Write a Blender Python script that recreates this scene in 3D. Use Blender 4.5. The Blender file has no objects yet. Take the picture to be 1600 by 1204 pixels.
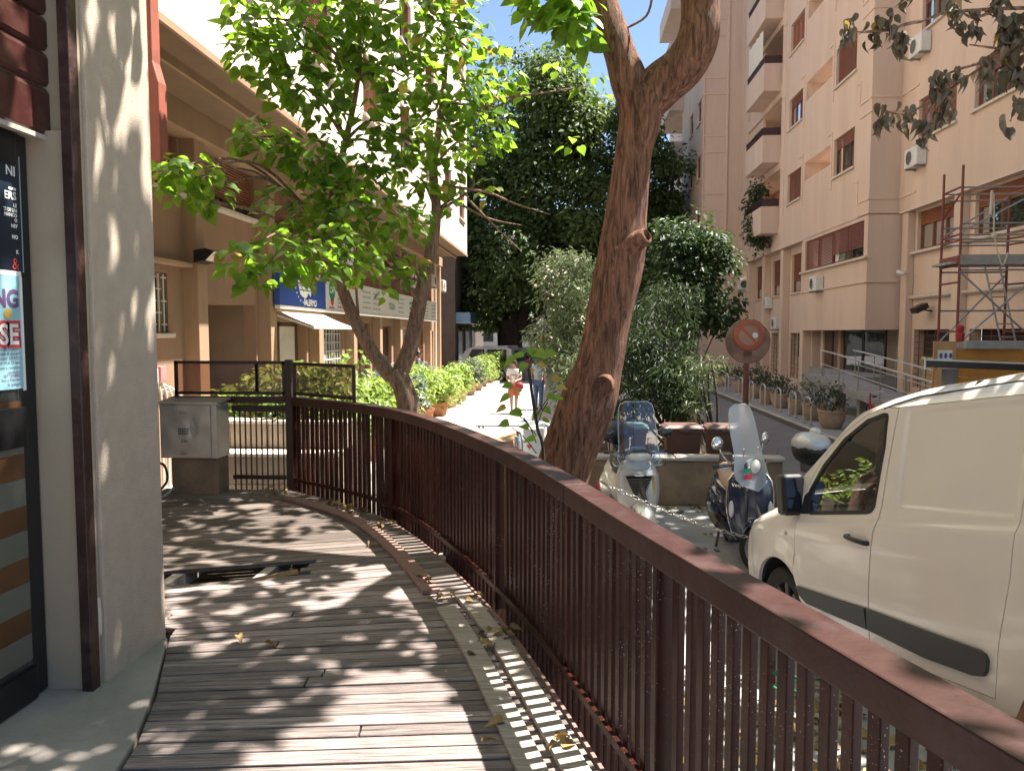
import bpy, bmesh, math, random
from math import sin, cos, pi, radians as rad, sqrt, atan2, hypot
from mathutils import Vector as V, Matrix, Quaternion, noise as mnoise
from mathutils.geometry import delaunay_2d_cdt
random.seed(7)
SC = bpy.context.scene
COL = SC.collection
# ------------------------------------------------------------------ camera
FPX, CX, CY, VPU, HOR, CZ = 1210., 800., 602., 885., 520., 2.5
PITCH = math.atan((CY - HOR) / FPX)
YAW = atan2(VPU - CX, hypot(FPX, CY - HOR))
cam = bpy.data.cameras.new('camera'); cam_o = bpy.data.objects.new('camera', cam); COL.objects.link(cam_o)
cam_o.location = (0, 0, CZ); cam_o.rotation_euler = (pi/2 - PITCH, 0, YAW)
cam.sensor_width = 36; cam.lens = FPX/1600*36; cam.clip_end = 900; cam.clip_start = .05
SC.camera = cam_o
# ------------------------------------------------------------------ light
SUN = V((.388, .165, .907)).normalized()
w = bpy.data.worlds.new('World'); SC.world = w; w.use_nodes = True
nt = w.node_tree; bg = nt.nodes['Background']
sky = nt.nodes.new('ShaderNodeTexSky'); sky.sky_type = 'NISHITA'; sky.sun_disc = False
sky.sun_elevation = math.asin(SUN.z); sky.sun_rotation = atan2(SUN.x, SUN.y); sky.air_density = 1.0; sky.dust_density = .6; sky.ozone_density = 2.0
nt.links.new(sky.outputs[0], bg.inputs[0]); bg.inputs[1].default_value = .055
sl = bpy.data.lights.new('sun', 'SUN'); sl.energy = 5.0; sl.angle = rad(.55); sl.color = (1, .95, .87)
so = bpy.data.objects.new('sun', sl); COL.objects.link(so); so.rotation_euler = SUN.to_track_quat('Z', 'Y').to_euler(); so.location = (10, 5, 30)
SC.view_settings.view_transform = 'Standard'; SC.view_settings.look = 'None'; SC.view_settings.gamma = 1
SC.view_settings.exposure = 2.0; SC.view_settings.use_curve_mapping = False
SC.cycles.max_bounces = 8; SC.cycles.diffuse_bounces = 4; SC.cycles.transparent_max_bounces = 16
SC.cycles.sample_clamp_indirect = 6; SC.cycles.use_denoising = True
# ------------------------------------------------------------------ pixel helpers (photo pixel -> place in the scene)
_R = V((cos(YAW), sin(YAW), 0)); _F = V((-sin(YAW)*cos(PITCH), cos(YAW)*cos(PITCH), -sin(PITCH))); _U = _R.cross(_F); _C = V((0, 0, CZ))
def ray(u, v): return _F + _R*((u-CX)/FPX) - _U*((v-CY)/FPX)
def atz(u, v, z): r = ray(u, v); return _C + r*((z-CZ)/r.z)
def atx(u, v, x): r = ray(u, v); return _C + r*(x/r.x)
def aty(u, v, y): r = ray(u, v); return _C + r*(y/r.y)
def px(P):
    q = V(P) - _C; z = q.dot(_F); return (CX + FPX*q.dot(_R)/z, CY - FPX*q.dot(_U)/z) if z > .05 else (1e6, 1e6)
# ------------------------------------------------------------------ materials
MATS = {}
def mat(name, col, rough=.6, var=.12, sc=6., bump=0., bsc=40., metal=0., spec=.5, coat=0., coord='Object', stretch=(1, 1, 1), stain=0., stain_col=(.05, .04, .035), stain_sc=.8, rnd=0., bdist=.01, aniso_sc=None):
    if name in MATS: return MATS[name]
    m = bpy.data.materials.new(name); m.use_nodes = True; MATS[name] = m
    n = m.node_tree; N = n.nodes; L = n.links; b = N['Principled BSDF']
    b.inputs['Roughness'].default_value = rough; b.inputs['Metallic'].default_value = metal
    b.inputs['Specular IOR Level'].default_value = spec; b.inputs['Coat Weight'].default_value = coat; b.inputs['Coat Roughness'].default_value = .08
    tc = N.new('ShaderNodeTexCoord')
    if coord == 'World':
        g = N.new('ShaderNodeNewGeometry'); src = g.outputs['Position']
    else: src = tc.outputs[coord]
    mp = N.new('ShaderNodeMapping'); mp.inputs['Scale'].default_value = stretch; L.new(src, mp.inputs[0]); src = mp.outputs[0]
    oi = N.new('ShaderNodeObjectInfo')
    if coord == 'Object' and rnd > 0:
        cmb = N.new('ShaderNodeVectorMath'); cmb.operation = 'ADD'; L.new(src, cmb.inputs[0])
        mul = N.new('ShaderNodeMath'); mul.operation = 'MULTIPLY'; mul.inputs[1].default_value = 57.; L.new(oi.outputs['Random'], mul.inputs[0]); L.new(mul.outputs[0], cmb.inputs[1]); src = cmb.outputs[0]
    n1 = N.new('ShaderNodeTexNoise'); n1.inputs['Scale'].default_value = sc; n1.inputs['Detail'].default_value = 6; n1.inputs['Roughness'].default_value = .65; L.new(src, n1.inputs['Vector'])
    cr = N.new('ShaderNodeValToRGB'); cr.color_ramp.elements[0].position = .3; cr.color_ramp.elements[1].position = .72
    c0 = [max(0, c*(1-var)) for c in col]; c1 = [min(1, c*(1+var)) for c in col]
    cr.color_ramp.elements[0].color = (*c0, 1); cr.color_ramp.elements[1].color = (*c1, 1); L.new(n1.outputs[0], cr.inputs[0])
    out = cr.outputs[0]
    if stain > 0:
        n2 = N.new('ShaderNodeTexNoise'); n2.inputs['Scale'].default_value = stain_sc; n2.inputs['Detail'].default_value = 8; n2.inputs['Roughness'].default_value = .7; L.new(src, n2.inputs['Vector'])
        r2 = N.new('ShaderNodeValToRGB'); r2.color_ramp.elements[0].position = .48; r2.color_ramp.elements[1].position = .75
        r2.color_ramp.elements[1].color = (stain, stain, stain, 1); r2.color_ramp.elements[0].color = (0, 0, 0, 1); L.new(n2.outputs[0], r2.inputs[0])
        mx = N.new('ShaderNodeMix'); mx.data_type = 'RGBA'; L.new(r2.outputs[0], mx.inputs['Factor']); L.new(out, mx.inputs['A']); mx.inputs['B'].default_value = (*stain_col, 1); out = mx.outputs['Result']
    if rnd > 0:
        hs = N.new('ShaderNodeHueSaturation'); mr = N.new('ShaderNodeMapRange'); mr.inputs['To Min'].default_value = 1-rnd; mr.inputs['To Max'].default_value = 1+rnd
        L.new(oi.outputs['Random'], mr.inputs['Value']); L.new(mr.outputs[0], hs.inputs['Value']); L.new(out, hs.inputs['Color']); out = hs.outputs[0]
    L.new(out, b.inputs['Base Color'])
    if bump > 0:
        n3 = N.new('ShaderNodeTexNoise'); n3.inputs['Scale'].default_value = bsc; n3.inputs['Detail'].default_value = 5; L.new(src, n3.inputs['Vector'])
        bp = N.new('ShaderNodeBump'); bp.inputs['Strength'].default_value = bump; bp.inputs['Distance'].default_value = bdist; L.new(n3.outputs[0], bp.inputs['Height']); L.new(bp.outputs[0], b.inputs['Normal'])
    rr = N.new('ShaderNodeMapRange'); rv = .015 if coat > 0 else .1; rr.inputs['To Min'].default_value = max(.02, rough-rv); rr.inputs['To Max'].default_value = min(1, rough+rv*1.2); L.new(n1.outputs[0], rr.inputs['Value']); L.new(rr.outputs[0], b.inputs['Roughness'])
    return m
def leafmat(name, col, trans, rough=.4, var=.25, sc=.7, rnd=.25, tw=.45, spec=.5):
    if name in MATS: return MATS[name]
    m = mat(name, col, rough=rough, var=var, sc=sc, coord='World', rnd=rnd, spec=spec)
    n = m.node_tree; N = n.nodes; L = n.links; b = N['Principled BSDF']; o = N['Material Output']
    t = N.new('ShaderNodeBsdfTranslucent'); t.inputs[0].default_value = (*trans, 1)
    mx = N.new('ShaderNodeMixShader'); mx.inputs[0].default_value = tw
    L.new(b.outputs[0], mx.inputs[1]); L.new(t.outputs[0], mx.inputs[2]); L.new(mx.outputs[0], o.inputs[0])
    # per-leaf brightness through the island index
    g = N.new('ShaderNodeNewGeometry'); hs = N.new('ShaderNodeHueSaturation'); mr = N.new('ShaderNodeMapRange'); mr.inputs['To Min'].default_value = .55; mr.inputs['To Max'].default_value = 1.35
    L.new(g.outputs['Random Per Island'], mr.inputs['Value']); L.new(mr.outputs[0], hs.inputs['Value'])
    src = b.inputs['Base Color'].links[0].from_socket; L.new(src, hs.inputs['Color']); L.new(hs.outputs[0], b.inputs['Base Color'])
    h2 = N.new('ShaderNodeHueSaturation'); h2.inputs['Color'].default_value = (*trans, 1); L.new(mr.outputs[0], h2.inputs['Value']); L.new(h2.outputs[0], t.inputs[0])
    return m
def glassmat(name, tint=(.9, .93, .92), refl=1.0, rough=.02, base=0.04, dirt=0.):
    if name in MATS: return MATS[name]
    m = bpy.data.materials.new(name); m.use_nodes = True; MATS[name] = m
    n = m.node_tree; N = n.nodes; L = n.links; N.remove(N['Principled BSDF']); o = N['Material Output']
    t = N.new('ShaderNodeBsdfTransparent'); t.inputs[0].default_value = (*tint, 1)
    g = N.new('ShaderNodeBsdfGlossy'); g.inputs['Roughness'].default_value = rough
    fr = N.new('ShaderNodeFresnel'); fr.inputs[0].default_value = 1.5
    mu = N.new('ShaderNodeMath'); mu.operation = 'MULTIPLY_ADD'; mu.inputs[1].default_value = refl; mu.inputs[2].default_value = base; mu.use_clamp = True; L.new(fr.outputs[0], mu.inputs[0])
    mx = N.new('ShaderNodeMixShader'); L.new(mu.outputs[0], mx.inputs[0]); L.new(t.outputs[0], mx.inputs[1]); L.new(g.outputs[0], mx.inputs[2])
    last = mx
    if dirt > 0:
        d = N.new('ShaderNodeBsdfDiffuse'); d.inputs[0].default_value = (.75, .75, .72, 1)
        nn = N.new('ShaderNodeTexNoise'); nn.inputs['Scale'].default_value = 7; nn.inputs['Detail'].default_value = 6
        m2 = N.new('ShaderNodeMath'); m2.operation = 'MULTIPLY'; m2.inputs[1].default_value = dirt*2; m2.use_clamp = True; L.new(nn.outputs[0], m2.inputs[0])
        mx2 = N.new('ShaderNodeMixShader'); L.new(m2.outputs[0], mx2.inputs[0]); L.new(mx.outputs[0], mx2.inputs[1]); L.new(d.outputs[0], mx2.inputs[2]); last = mx2
    L.new(last.outputs[0], o.inputs[0]); return m
def milky(name):
    m = glassmat(name, (.8, .86, .9), .9, .1, .06); n = m.node_tree; N = n.nodes; o = N['Material Output']; src = o.inputs[0].links[0].from_socket
    d = N.new('ShaderNodeBsdfDiffuse'); d.inputs[0].default_value = (.8, .84, .88, 1); t = N.new('ShaderNodeBsdfTranslucent'); t.inputs[0].default_value = (.8, .84, .88, 1)
    a = N.new('ShaderNodeMixShader'); a.inputs[0].default_value = .5; b = N.new('ShaderNodeMixShader'); b.inputs[0].default_value = .5
    n.links.new(d.outputs[0], a.inputs[1]); n.links.new(t.outputs[0], a.inputs[2]); n.links.new(src, b.inputs[1]); n.links.new(a.outputs[0], b.inputs[2]); n.links.new(b.outputs[0], o.inputs[0]); return m
# ------------------------------------------------------------------ mesh builder
class MB:
    def __init__(s): s.v = []; s.f = []
    def add(s, vs, fs):
        k = len(s.v); s.v += [tuple(p) for p in vs]; s.f += [tuple(i+k for i in f) for f in fs]; return s
    def box(s, x0, x1, y0, y1, z0, z1):
        return s.add([(x0,y0,z0),(x1,y0,z0),(x1,y1,z0),(x0,y1,z0),(x0,y0,z1),(x1,y0,z1),(x1,y1,z1),(x0,y1,z1)],
                     [(0,3,2,1),(4,5,6,7),(0,1,5,4),(1,2,6,5),(2,3,7,6),(3,0,4,7)])
    def obox(s, c, ax, ay, az):
        c, ax, ay, az = V(c), V(ax), V(ay), V(az)
        return s.add([c-ax-ay-az, c+ax-ay-az, c+ax+ay-az, c-ax+ay-az, c-ax-ay+az, c+ax-ay+az, c+ax+ay+az, c-ax+ay+az],
                     [(0,3,2,1),(4,5,6,7),(0,1,5,4),(1,2,6,5),(2,3,7,6),(3,0,4,7)])
    def bar(s, p, q, w, h=None, up=(0, 0, 1)):
        p, q = V(p), V(q); d = (q-p); l = d.length; d.normalize(); up = V(up)
        if abs(d.dot(up)) > .98: up = V((1, 0, 0)) if abs(d.x) < .9 else V((0, 1, 0))
        a = d.cross(up).normalized(); b = a.cross(d).normalized(); h = w if h is None else h
        return s.obox((p+q)/2, a*w/2, d*l/2, b*h/2)
    def tube(s, pts, r, n=8, caps=True):
        pts = [V(p) for p in pts]; k0 = len(s.v); m = len(pts)
        if not hasattr(r, '__len__'): r = [r]*m
        prev = None
        for i, p in enumerate(pts):
            t = (pts[min(i+1, m-1)] - pts[max(i-1, 0)]).normalized()
            if prev is None:
                a = t.cross(V((0, 0, 1)));
                if a.length < .05: a = t.cross(V((0, 1, 0)))
                a.normalize()
            else: a = (prev - t*prev.dot(t)).normalized()
            prev = a; b = t.cross(a)
            for j in range(n): an = 2*pi*j/n; s.v.append(tuple(p + (a*cos(an) + b*sin(an))*r[i]))
        for i in range(m-1):
            for j in range(n):
                j2 = (j+1) % n; s.f.append((k0+i*n+j, k0+i*n+j2, k0+(i+1)*n+j2, k0+(i+1)*n+j))
        if caps: s.f.append(tuple(k0+j for j in range(n))[::-1]); s.f.append(tuple(k0+(m-1)*n+j for j in range(n)))
        return s
    def prism(s, poly, d):
        poly = [V(p) for p in poly]; d = V(d); n = len(poly); k = len(s.v)
        s.v += [tuple(p) for p in poly] + [tuple(p+d) for p in poly]
        s.f.append(tuple(range(k, k+n))[::-1]); s.f.append(tuple(range(k+n, k+2*n)))
        for i in range(n): j = (i+1) % n; s.f.append((k+i, k+j, k+n+j, k+n+i))
        return s
    def lathe(s, prof, o=(0, 0, 0), ax=(0, 0, 1), n=16, caps=True):
        o = V(o); ax = V(ax).normalized(); a = ax.orthogonal().normalized(); b = ax.cross(a); k = len(s.v); m = len(prof)
        for r, h in prof:
            for j in range(n): t = 2*pi*j/n; s.v.append(tuple(o + ax*h + (a*cos(t)+b*sin(t))*r))
        for i in range(m-1):
            for j in range(n): j2 = (j+1) % n; s.f.append((k+i*n+j, k+i*n+j2, k+(i+1)*n+j2, k+(i+1)*n+j))
        if caps: s.f.append(tuple(k+j for j in range(n))[::-1]); s.f.append(tuple(k+(m-1)*n+j for j in range(n)))
        return s
    def ball(s, c, rx, ry=None, rz=None, n=12, m=8):
        ry = rx if ry is None else ry; rz = rx if rz is None else rz; c = V(c); k = len(s.v)
        for i in range(1, m):
            t = pi*i/m
            for j in range(n): a = 2*pi*j/n; s.v.append((c.x+rx*sin(t)*cos(a), c.y+ry*sin(t)*sin(a), c.z+rz*cos(t)))
        top = len(s.v); s.v.append((c.x, c.y, c.z+rz)); s.v.append((c.x, c.y, c.z-rz))
        for i in range(m-2):
            for j in range(n): j2 = (j+1) % n; s.f.append((k+i*n+j, k+(i+1)*n+j, k+(i+1)*n+j2, k+i*n+j2))
        for j in range(n): j2 = (j+1) % n; s.f.append((top, k+j, k+j2)); s.f.append((top+1, k+(m-2)*n+j2, k+(m-2)*n+j))
        return s
    def grid(s, rows, close=False):
        k = len(s.v); n = len(rows[0]); m = len(rows)
        for r in rows: s.v += [tuple(p) for p in r]
        for i in range(m-1):
            for j in range(n if close else n-1):
                j2 = (j+1) % n; s.f.append((k+i*n+j, k+i*n+j2, k+(i+1)*n+j2, k+(i+1)*n+j))
        return s
    def tr(s, M):
        s.v = [tuple(M @ V(p)) for p in s.v]; return s
    def mesh(s, name, smooth=False):
        me = bpy.data.meshes.new(name); me.from_pydata(s.v, [], s.f); me.update()
        if smooth: me.shade_smooth()
        return me
    def build(s, name, m, parent=None, smooth=False, bevel=0., fix=True, seg=2):
        me = s.mesh(name)
        if fix:
            bm = bmesh.new(); bm.from_mesh(me); bmesh.ops.recalc_face_normals(bm, faces=bm.faces); bm.to_mesh(me); bm.free()
        return put(name, me, m, parent, smooth, bevel, seg)
WORLD = {}
def put(name, me, m, parent=None, smooth=False, bevel=0., seg=2):
    o = bpy.data.objects.new(name, me); COL.objects.link(o)
    if m is not None:
        if len(me.materials) == 0: me.materials.append(MATS[m] if isinstance(m, str) else m)
    if smooth:
        me.shade_smooth()
        if smooth != 'full': me.set_sharp_from_angle(angle=rad(40))
    if bevel:
        bv = o.modifiers.new('bevel', 'BEVEL'); bv.width = bevel; bv.segments = seg; bv.limit_method = 'ANGLE'; bv.angle_limit = rad(35)
    if parent is not None:
        o.parent = parent
        if parent in WORLD: o.location = -WORLD[parent]
    return o
def tag(o, label=None, cat=None, group=None, kind=None):
    if label: o['label'] = label
    if cat: o['category'] = cat
    if group: o['group'] = group
    if kind: o['kind'] = kind
    return o
def thing(name, label, cat, loc=(0, 0, 0), group=None, rz=None, kind=None, rot=None):
    """Empty at the base. rz None: parts are given in world coordinates; else parts are local."""
    o = bpy.data.objects.new(name, None); COL.objects.link(o); o.location = loc; o.empty_display_size = .2
    tag(o, label, cat, group, kind)
    if rot is not None: o.rotation_euler = rot
    elif rz is None: WORLD[o] = V(loc)
    else: o.rotation_euler = (0, 0, rz)
    return o
def copy_tree(o, loc, rz=None, label=None, group=None, scale=None):
    def cp(a, par):
        c = a.copy(); COL.objects.link(c); c.parent = par
        for ch in a.children: cp(ch, c)
        return c
    c = cp(o, None); c.location = loc
    if rz is not None: c.rotation_euler = (0, 0, rz)
    if scale: c.scale = (scale,)*3 if not hasattr(scale, '__len__') else scale
    if label: c['label'] = label
    if group: c['group'] = group
    return c
def textmesh(s, size, name='text', ext=.0, bold=0., align='CENTER'):
    cu = bpy.data.curves.new(name, 'FONT'); cu.body = s; cu.size = size; cu.extrude = ext; cu.offset = bold; cu.align_x = align; cu.align_y = 'CENTER'; cu.resolution_u = 3
    o = bpy.data.objects.new(name, cu); COL.objects.link(o)
    dg = bpy.context.evaluated_depsgraph_get(); me = bpy.data.meshes.new_from_object(o.evaluated_get(dg)); bpy.data.objects.remove(o); bpy.data.curves.remove(cu)
    return me
def text(s, size, M, m, parent, name='lettering', bold=0., align='CENTER', squeeze=1.):
    me = textmesh(s, size, name, 0, bold, align); me.transform(M @ Matrix.Diagonal((squeeze, 1, 1, 1))); me.materials.clear()
    return put(name, me, m, parent)
def frame_axes(o, xa, ya):
    xa, ya = V(xa).normalized(), V(ya).normalized(); za = xa.cross(ya)
    return Matrix(((xa.x, ya.x, za.x, o[0]), (xa.y, ya.y, za.y, o[1]), (xa.z, ya.z, za.z, o[2]), (0, 0, 0, 1)))
def spline(P, n=12):
    P = [V(p) for p in P]; out = []
    for i in range(len(P)-1):
        a, b, c, d = P[max(i-1, 0)], P[i], P[i+1], P[min(i+2, len(P)-1)]
        for k in range(n):
            t = k/n; out.append(.5*((2*b) + (c-a)*t + (2*a-5*b+4*c-d)*t*t + (3*b-a-3*c+d)*t**3))
    out.append(P[-1]); return out
def lerp(a, b, t): return a + (b-a)*t
def interp(x, xs, ys):
    if x <= xs[0]: return ys[0]
    for i in range(len(xs)-1):
        if x <= xs[i+1]: return lerp(ys[i], ys[i+1], (x-xs[i])/(xs[i+1]-xs[i]))
    return ys[-1]
R = random.uniform
# ------------------------------------------------------------------ palette
mat('asphalt', (.17, .163, .17), .85, .25, 3, .5, 90, coord='World', stain=.35, stain_col=(.09, .088, .09), stain_sc=.5)
mat('paving', (.38, .35, .31), .8, .18, 1.2, .35, 60, coord='World', stain=.4, stain_col=(.2, .18, .16), stain_sc=.6)
mat('pavement', (.5, .46, .4), .8, .15, 1.5, .3, 50, coord='World', stain=.35, stain_col=(.27, .24, .2))
mat('concrete', (.27, .27, .27), .85, .2, 2.5, .4, 50, coord='World', stain=.4, stain_col=(.12, .115, .11), stain_sc=1.5)
mat('soil', (.09, .065, .045), .95, .45, 4, .9, 30, coord='World', bdist=.03)
mat('kerb', (.42, .39, .35), .8, .2, 3, .3, 60, rnd=.15, stain=.3)
mat('ceramic_wall', (.25, .17, .11), .9, .3, 3, .6, 25, coord='World', stain=.55, stain_col=(.09, .06, .045), stain_sc=1.4)
mat('wall_cap', (.42, .38, .33), .85, .25, 4, .4, 40, coord='World', stain=.4, stain_col=(.15, .13, .11))
# ground: one sheet to the horizon
MB().add([(-300, -150, -.03), (300, -150, -.03), (300, 500, -.03), (-300, 500, -.03)], [(0, 1, 2, 3)]).build('ground', 'asphalt')['kind'] = 'structure'
def sheet(name, x0, x1, y0, y1, z, m, nx=1, ny=1):
    o = MB().add([(x0, y0, z), (x1, y0, z), (x1, y1, z), (x0, y1, z)], [(0, 1, 2, 3)]).build(name, m); o['kind'] = 'structure'; return o
sheet('street_paving', -3.3, 3.3, 5.2, 60, 0., 'paving')
road = sheet('road', 3.4, 6.1, 5.2, 90, 0.0, 'asphalt')
pk = sheet('parking_floor', -.6, 8.5, 5.6, 11.15, .005, 'concrete')
mat('joint', (.11, .1, .09), .9)
# paving joints of the street are real grooves filled dark: slabs as separate pieces
random.seed(3)
slab_meshes = {}
for iy in range(18):
    for ix in range(4):
        x0 = -3.28 + ix*1.0; y0 = 11.6 + iy*1.1
        if x0 > .1: continue
        key = 's'; me = slab_meshes.get(key)
        if me is None:
            me = MB().box(.008, .992, .008, 1.092, 0, .02).mesh('slab'); slab_meshes[key] = me
        o = put('slab', me, 'paving', bpy.data.objects['street_paving']); o.location = (x0, y0, .002 + R(0, .004))
# left pavement with kerb stones
pv = MB().box(-6.25, -3.32, 8.3, 60, -.02, .12).build('pavement', 'pavement'); pv['kind'] = 'structure'
kb = MB().box(-3.44, -3.3, 8.3, 60, -.02, .116).build('kerb', 'joint'); kb['kind'] = 'structure'
kme = MB().box(-.14, 0, .005, .895, 0, .13).mesh('kerb_stone')
for i in range(46):
    o = put('kerb_stone', kme, 'kerb', kb, bevel=.012); o.location = (-3.295, 10 + i*.9, .0 + R(-.004, .006))
# right pavement
pv2 = MB().box(6.1, 13, 12, 90, -.02, .13).build('pavement_by_ramp', 'concrete'); pv2['kind'] = 'structure'
kb2 = MB().box(6.0, 6.1, 12, 90, -.02, .118).build('kerb_by_ramp', 'joint'); kb2['kind'] = 'structure'
for i in range(40):
    o = put('kerb_stone', kme, 'kerb', kb2, bevel=.012); o.location = (6.145, 14 + i*.9, .004)
# sloping street beside the deck (it climbs towards the camera)
HX, HY = -.2185, .976
def ramp_z(x, y):
    s = HX*x + HY*y; d = 5.71 - s
    if d <= -.3: z = 0
    elif d < .5: z = .163*(d+.3)**2/1.6
    else: z = .163*(d+.1)*.99
    return min(z, .80)
RAILP = [(-2.80, 7.70), (-1.50, 6.54), (-.407, 4.46), (.293, 2.44), (.72, 1.20), (1.10, .15), (1.55, -1.2)]
RAIL = spline([(a, b, 0) for a, b in RAILP], 30)
def rail_x(y):
    for i in range(len(RAIL)-1):
        a, b = RAIL[i], RAIL[i+1]
        if b.y <= y <= a.y: return lerp(b.x, a.x, (y-b.y)/(a.y-b.y))
    return RAIL[0].x if y > RAIL[0].y else RAIL[-1].x
m = MB(); rows = []
for i in range(80):
    y = 6.3 - i*.1; xl = max(rail_x(min(y, 7.6)) + .12, -1.0 + 0*y); row = [(xl, y, 0)]
    for j in range(30): x = lerp(xl, 13, (j/29)**1.5); row.append((x, y, ramp_z(x, y) + .012))
    rows.append(row)
m.grid(rows); o = m.build('street_ramp', 'concrete', smooth=True, fix=False); o['kind'] = 'structure'
# planted island with low wall
isl = thing('planter_wall', 'low brown plastered planter wall with pale coping behind the parked scooters', 'wall', (1.6, 11.2, 0))
MB().box(.05, 3.1, 11.22, 11.45, 0, .66).build('front_wall', 'ceramic_wall', isl, bevel=.02)
MB().box(2.88, 3.1, 11.45, 24, 0, .5).build('side_wall', 'ceramic_wall', isl, bevel=.02)
MB().box(.05, .27, 11.45, 24, 0, .5).build('side_wall', 'ceramic_wall', isl, bevel=.02)
for i in range(4):
    MB().box(.02 + i*.78, .79 + i*.78 , 11.18, 11.49, .662, .72 + R(-.006, .008)).build('coping_stone', 'wall_cap', isl, bevel=.015)
m = MB(); rows = []
for i in range(26):
    rows.append([(.27 + 2.61*j/12, 11.45 + 12.5*i/25, .42 + .10*mnoise.noise(V((j*.7, i*.8, 0)))) for j in range(13)])
o = m.grid(rows).build('bed_soil', 'soil', smooth=True, fix=False); o['kind'] = 'structure'
# ------------------------------------------------------------------ deck
D = .9
def woodmat(name, dark, light, grain=(1.2, 26, 26), rough=.75, worn=.5):
    m = mat(name, light, rough, .3, 1., .6, 1., rnd=.34, stretch=grain, bdist=.004)
    N = m.node_tree.nodes; L = m.node_tree.links; cr = [n for n in N if n.type == 'VALTORGB'][0]
    e = cr.color_ramp.elements; e[0].color = (*dark, 1); e[1].color = (*light, 1); e[0].position = .36; e[1].position = .66
    for n in N:
        if n.type == 'TEX_NOISE': n.inputs['Scale'].default_value = 2.6; n.inputs['Detail'].default_value = 9; n.inputs['Roughness'].default_value = .75; n.inputs['Distortion'].default_value = .6
    return m
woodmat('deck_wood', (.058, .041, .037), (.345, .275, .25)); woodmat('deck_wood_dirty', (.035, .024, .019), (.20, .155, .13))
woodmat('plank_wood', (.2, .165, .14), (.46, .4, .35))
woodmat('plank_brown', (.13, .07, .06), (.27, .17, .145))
woodmat('rotten_wood', (.16, .085, .04), (.5, .3, .15), grain=(1.5, 40, 40))
LEFT = [(-1.30, -1.4), (-1.42, 1.7), (-1.66, 2.8), (-1.80, 3.2), (-2.085, 3.86), (-2.11, 3.98), (-4.12, 3.98), (-4.12, 7.66)]
rightpts = [(p.x - .06, p.y - .02) for p in RAIL if p.y > -1.4]
OUT = [V((a, b)) for a, b in LEFT] + [V((-2.83, 7.66))] + [V(p) for p in rightpts if p[1] < 7.6]
sub = MB().prism([(q.x, q.y, .02) for q in OUT], (0, 0, .40)).build('deck_floor', 'soil'); sub['kind'] = 'structure'
def clip(poly, p, n):
    r = []
    for i in range(len(poly)):
        a, b = poly[i], poly[(i+1) % len(poly)]; da, db = (a-p).dot(n), (b-p).dot(n)
        if da >= 0: r.append(a)
        if da*db < 0: r.append(a + (b-a)*(da/(da-db)))
    return r
AY = [-2, 2., 3.1, 4., 4.9, 5.4, 6.2, 9.5]; AA = [4, 6, 8, 12, 19, 20, 18, 13]
def board_line(y): a = rad(interp(y, AY, AA)); return V((-1.3, y)), V((cos(a), sin(a)))
def board(poly, name, m, z, th, ang, parent, tilt=0.):
    c = sum(poly, V((0, 0)))/len(poly); ca, sa = cos(-ang), sin(-ang)
    pts = [V((ca*(p.x-c.x)-sa*(p.y-c.y), sa*(p.x-c.x)+ca*(p.y-c.y), 0)) for p in poly]
    o = MB().prism([(p.x, p.y, -th) for p in pts], (0, 0, th)).build(name, m, parent, bevel=.004)
    o.location = (c.x, c.y, z); o.rotation_euler = (R(-1, 1)*tilt, 0, ang); return o
random.seed(11)
y = -1.0; hole0 = None; nb = 0
while y < 9.3:
    wd = .092 + R(-.004, .004)
    p0, d0 = board_line(y); p1, d1 = board_line(y + wd)
    gap = R(.005, .013)
    poly = clip(OUT, p0 + V((-d0.y, d0.x))*gap/2, V((-d0.y, d0.x))); poly = clip(poly, p1 - V((-d1.y, d1.x))*gap/2, -V((-d1.y, d1.x)))
    hole = 5.06 < y < 5.37
    if hole and poly: poly = clip(poly, V((-1.72 + R(-.08, .1), 5.0)), V((1, .15)).normalized())
    if len(poly) > 2:
        ang = atan2(d0.y, d0.x)
        if (nb % 5 == 2 or R(0, 1) < .12) and not hole and y > 1.5:      # board made of two lengths
            xs = [p.x for p in poly]; cutx = lerp(min(xs), max(xs), R(.3, .75))
            a_ = clip(poly, V((cutx-.004, 0)), V((-1, -.12)).normalized()); b_ = clip(poly, V((cutx+.004, 0)), V((1, .12)).normalized())
            for q in (a_, b_):
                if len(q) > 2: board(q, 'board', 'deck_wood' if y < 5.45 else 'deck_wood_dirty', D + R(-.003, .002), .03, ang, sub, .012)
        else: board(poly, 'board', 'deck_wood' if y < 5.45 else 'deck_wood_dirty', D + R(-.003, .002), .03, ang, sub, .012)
    y += wd; nb += 1
# joists seen through the hole, and the rotten piece
for x in (-2.62, -2.05, -1.5, -.9): MB().box(x-.035, x+.035, 4.0, 6.2, .78, .868).build('joist', 'plank_wood', sub)
a = atz(372, 912, D-.02); b = atz(462, 892, D-.02); d = (b-a).normalized(); nrm = V((-d.y, d.x, 0))
m = MB(); rows = []
for i in range(15):
    t = i/14; p = a + (b-a)*t; wv = .05 + .02*mnoise.noise(V((i*.6, 3, 0)))
    rows.append([p - nrm*wv, p - nrm*wv*.4 + V((0, 0, .012+.012*R(0, 1))), p + nrm*wv*.3 + V((0, 0, .015*R(0, 1))), p + nrm*wv])
m.grid(rows).build('board', 'rotten_wood', sub, fix=False)
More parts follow.
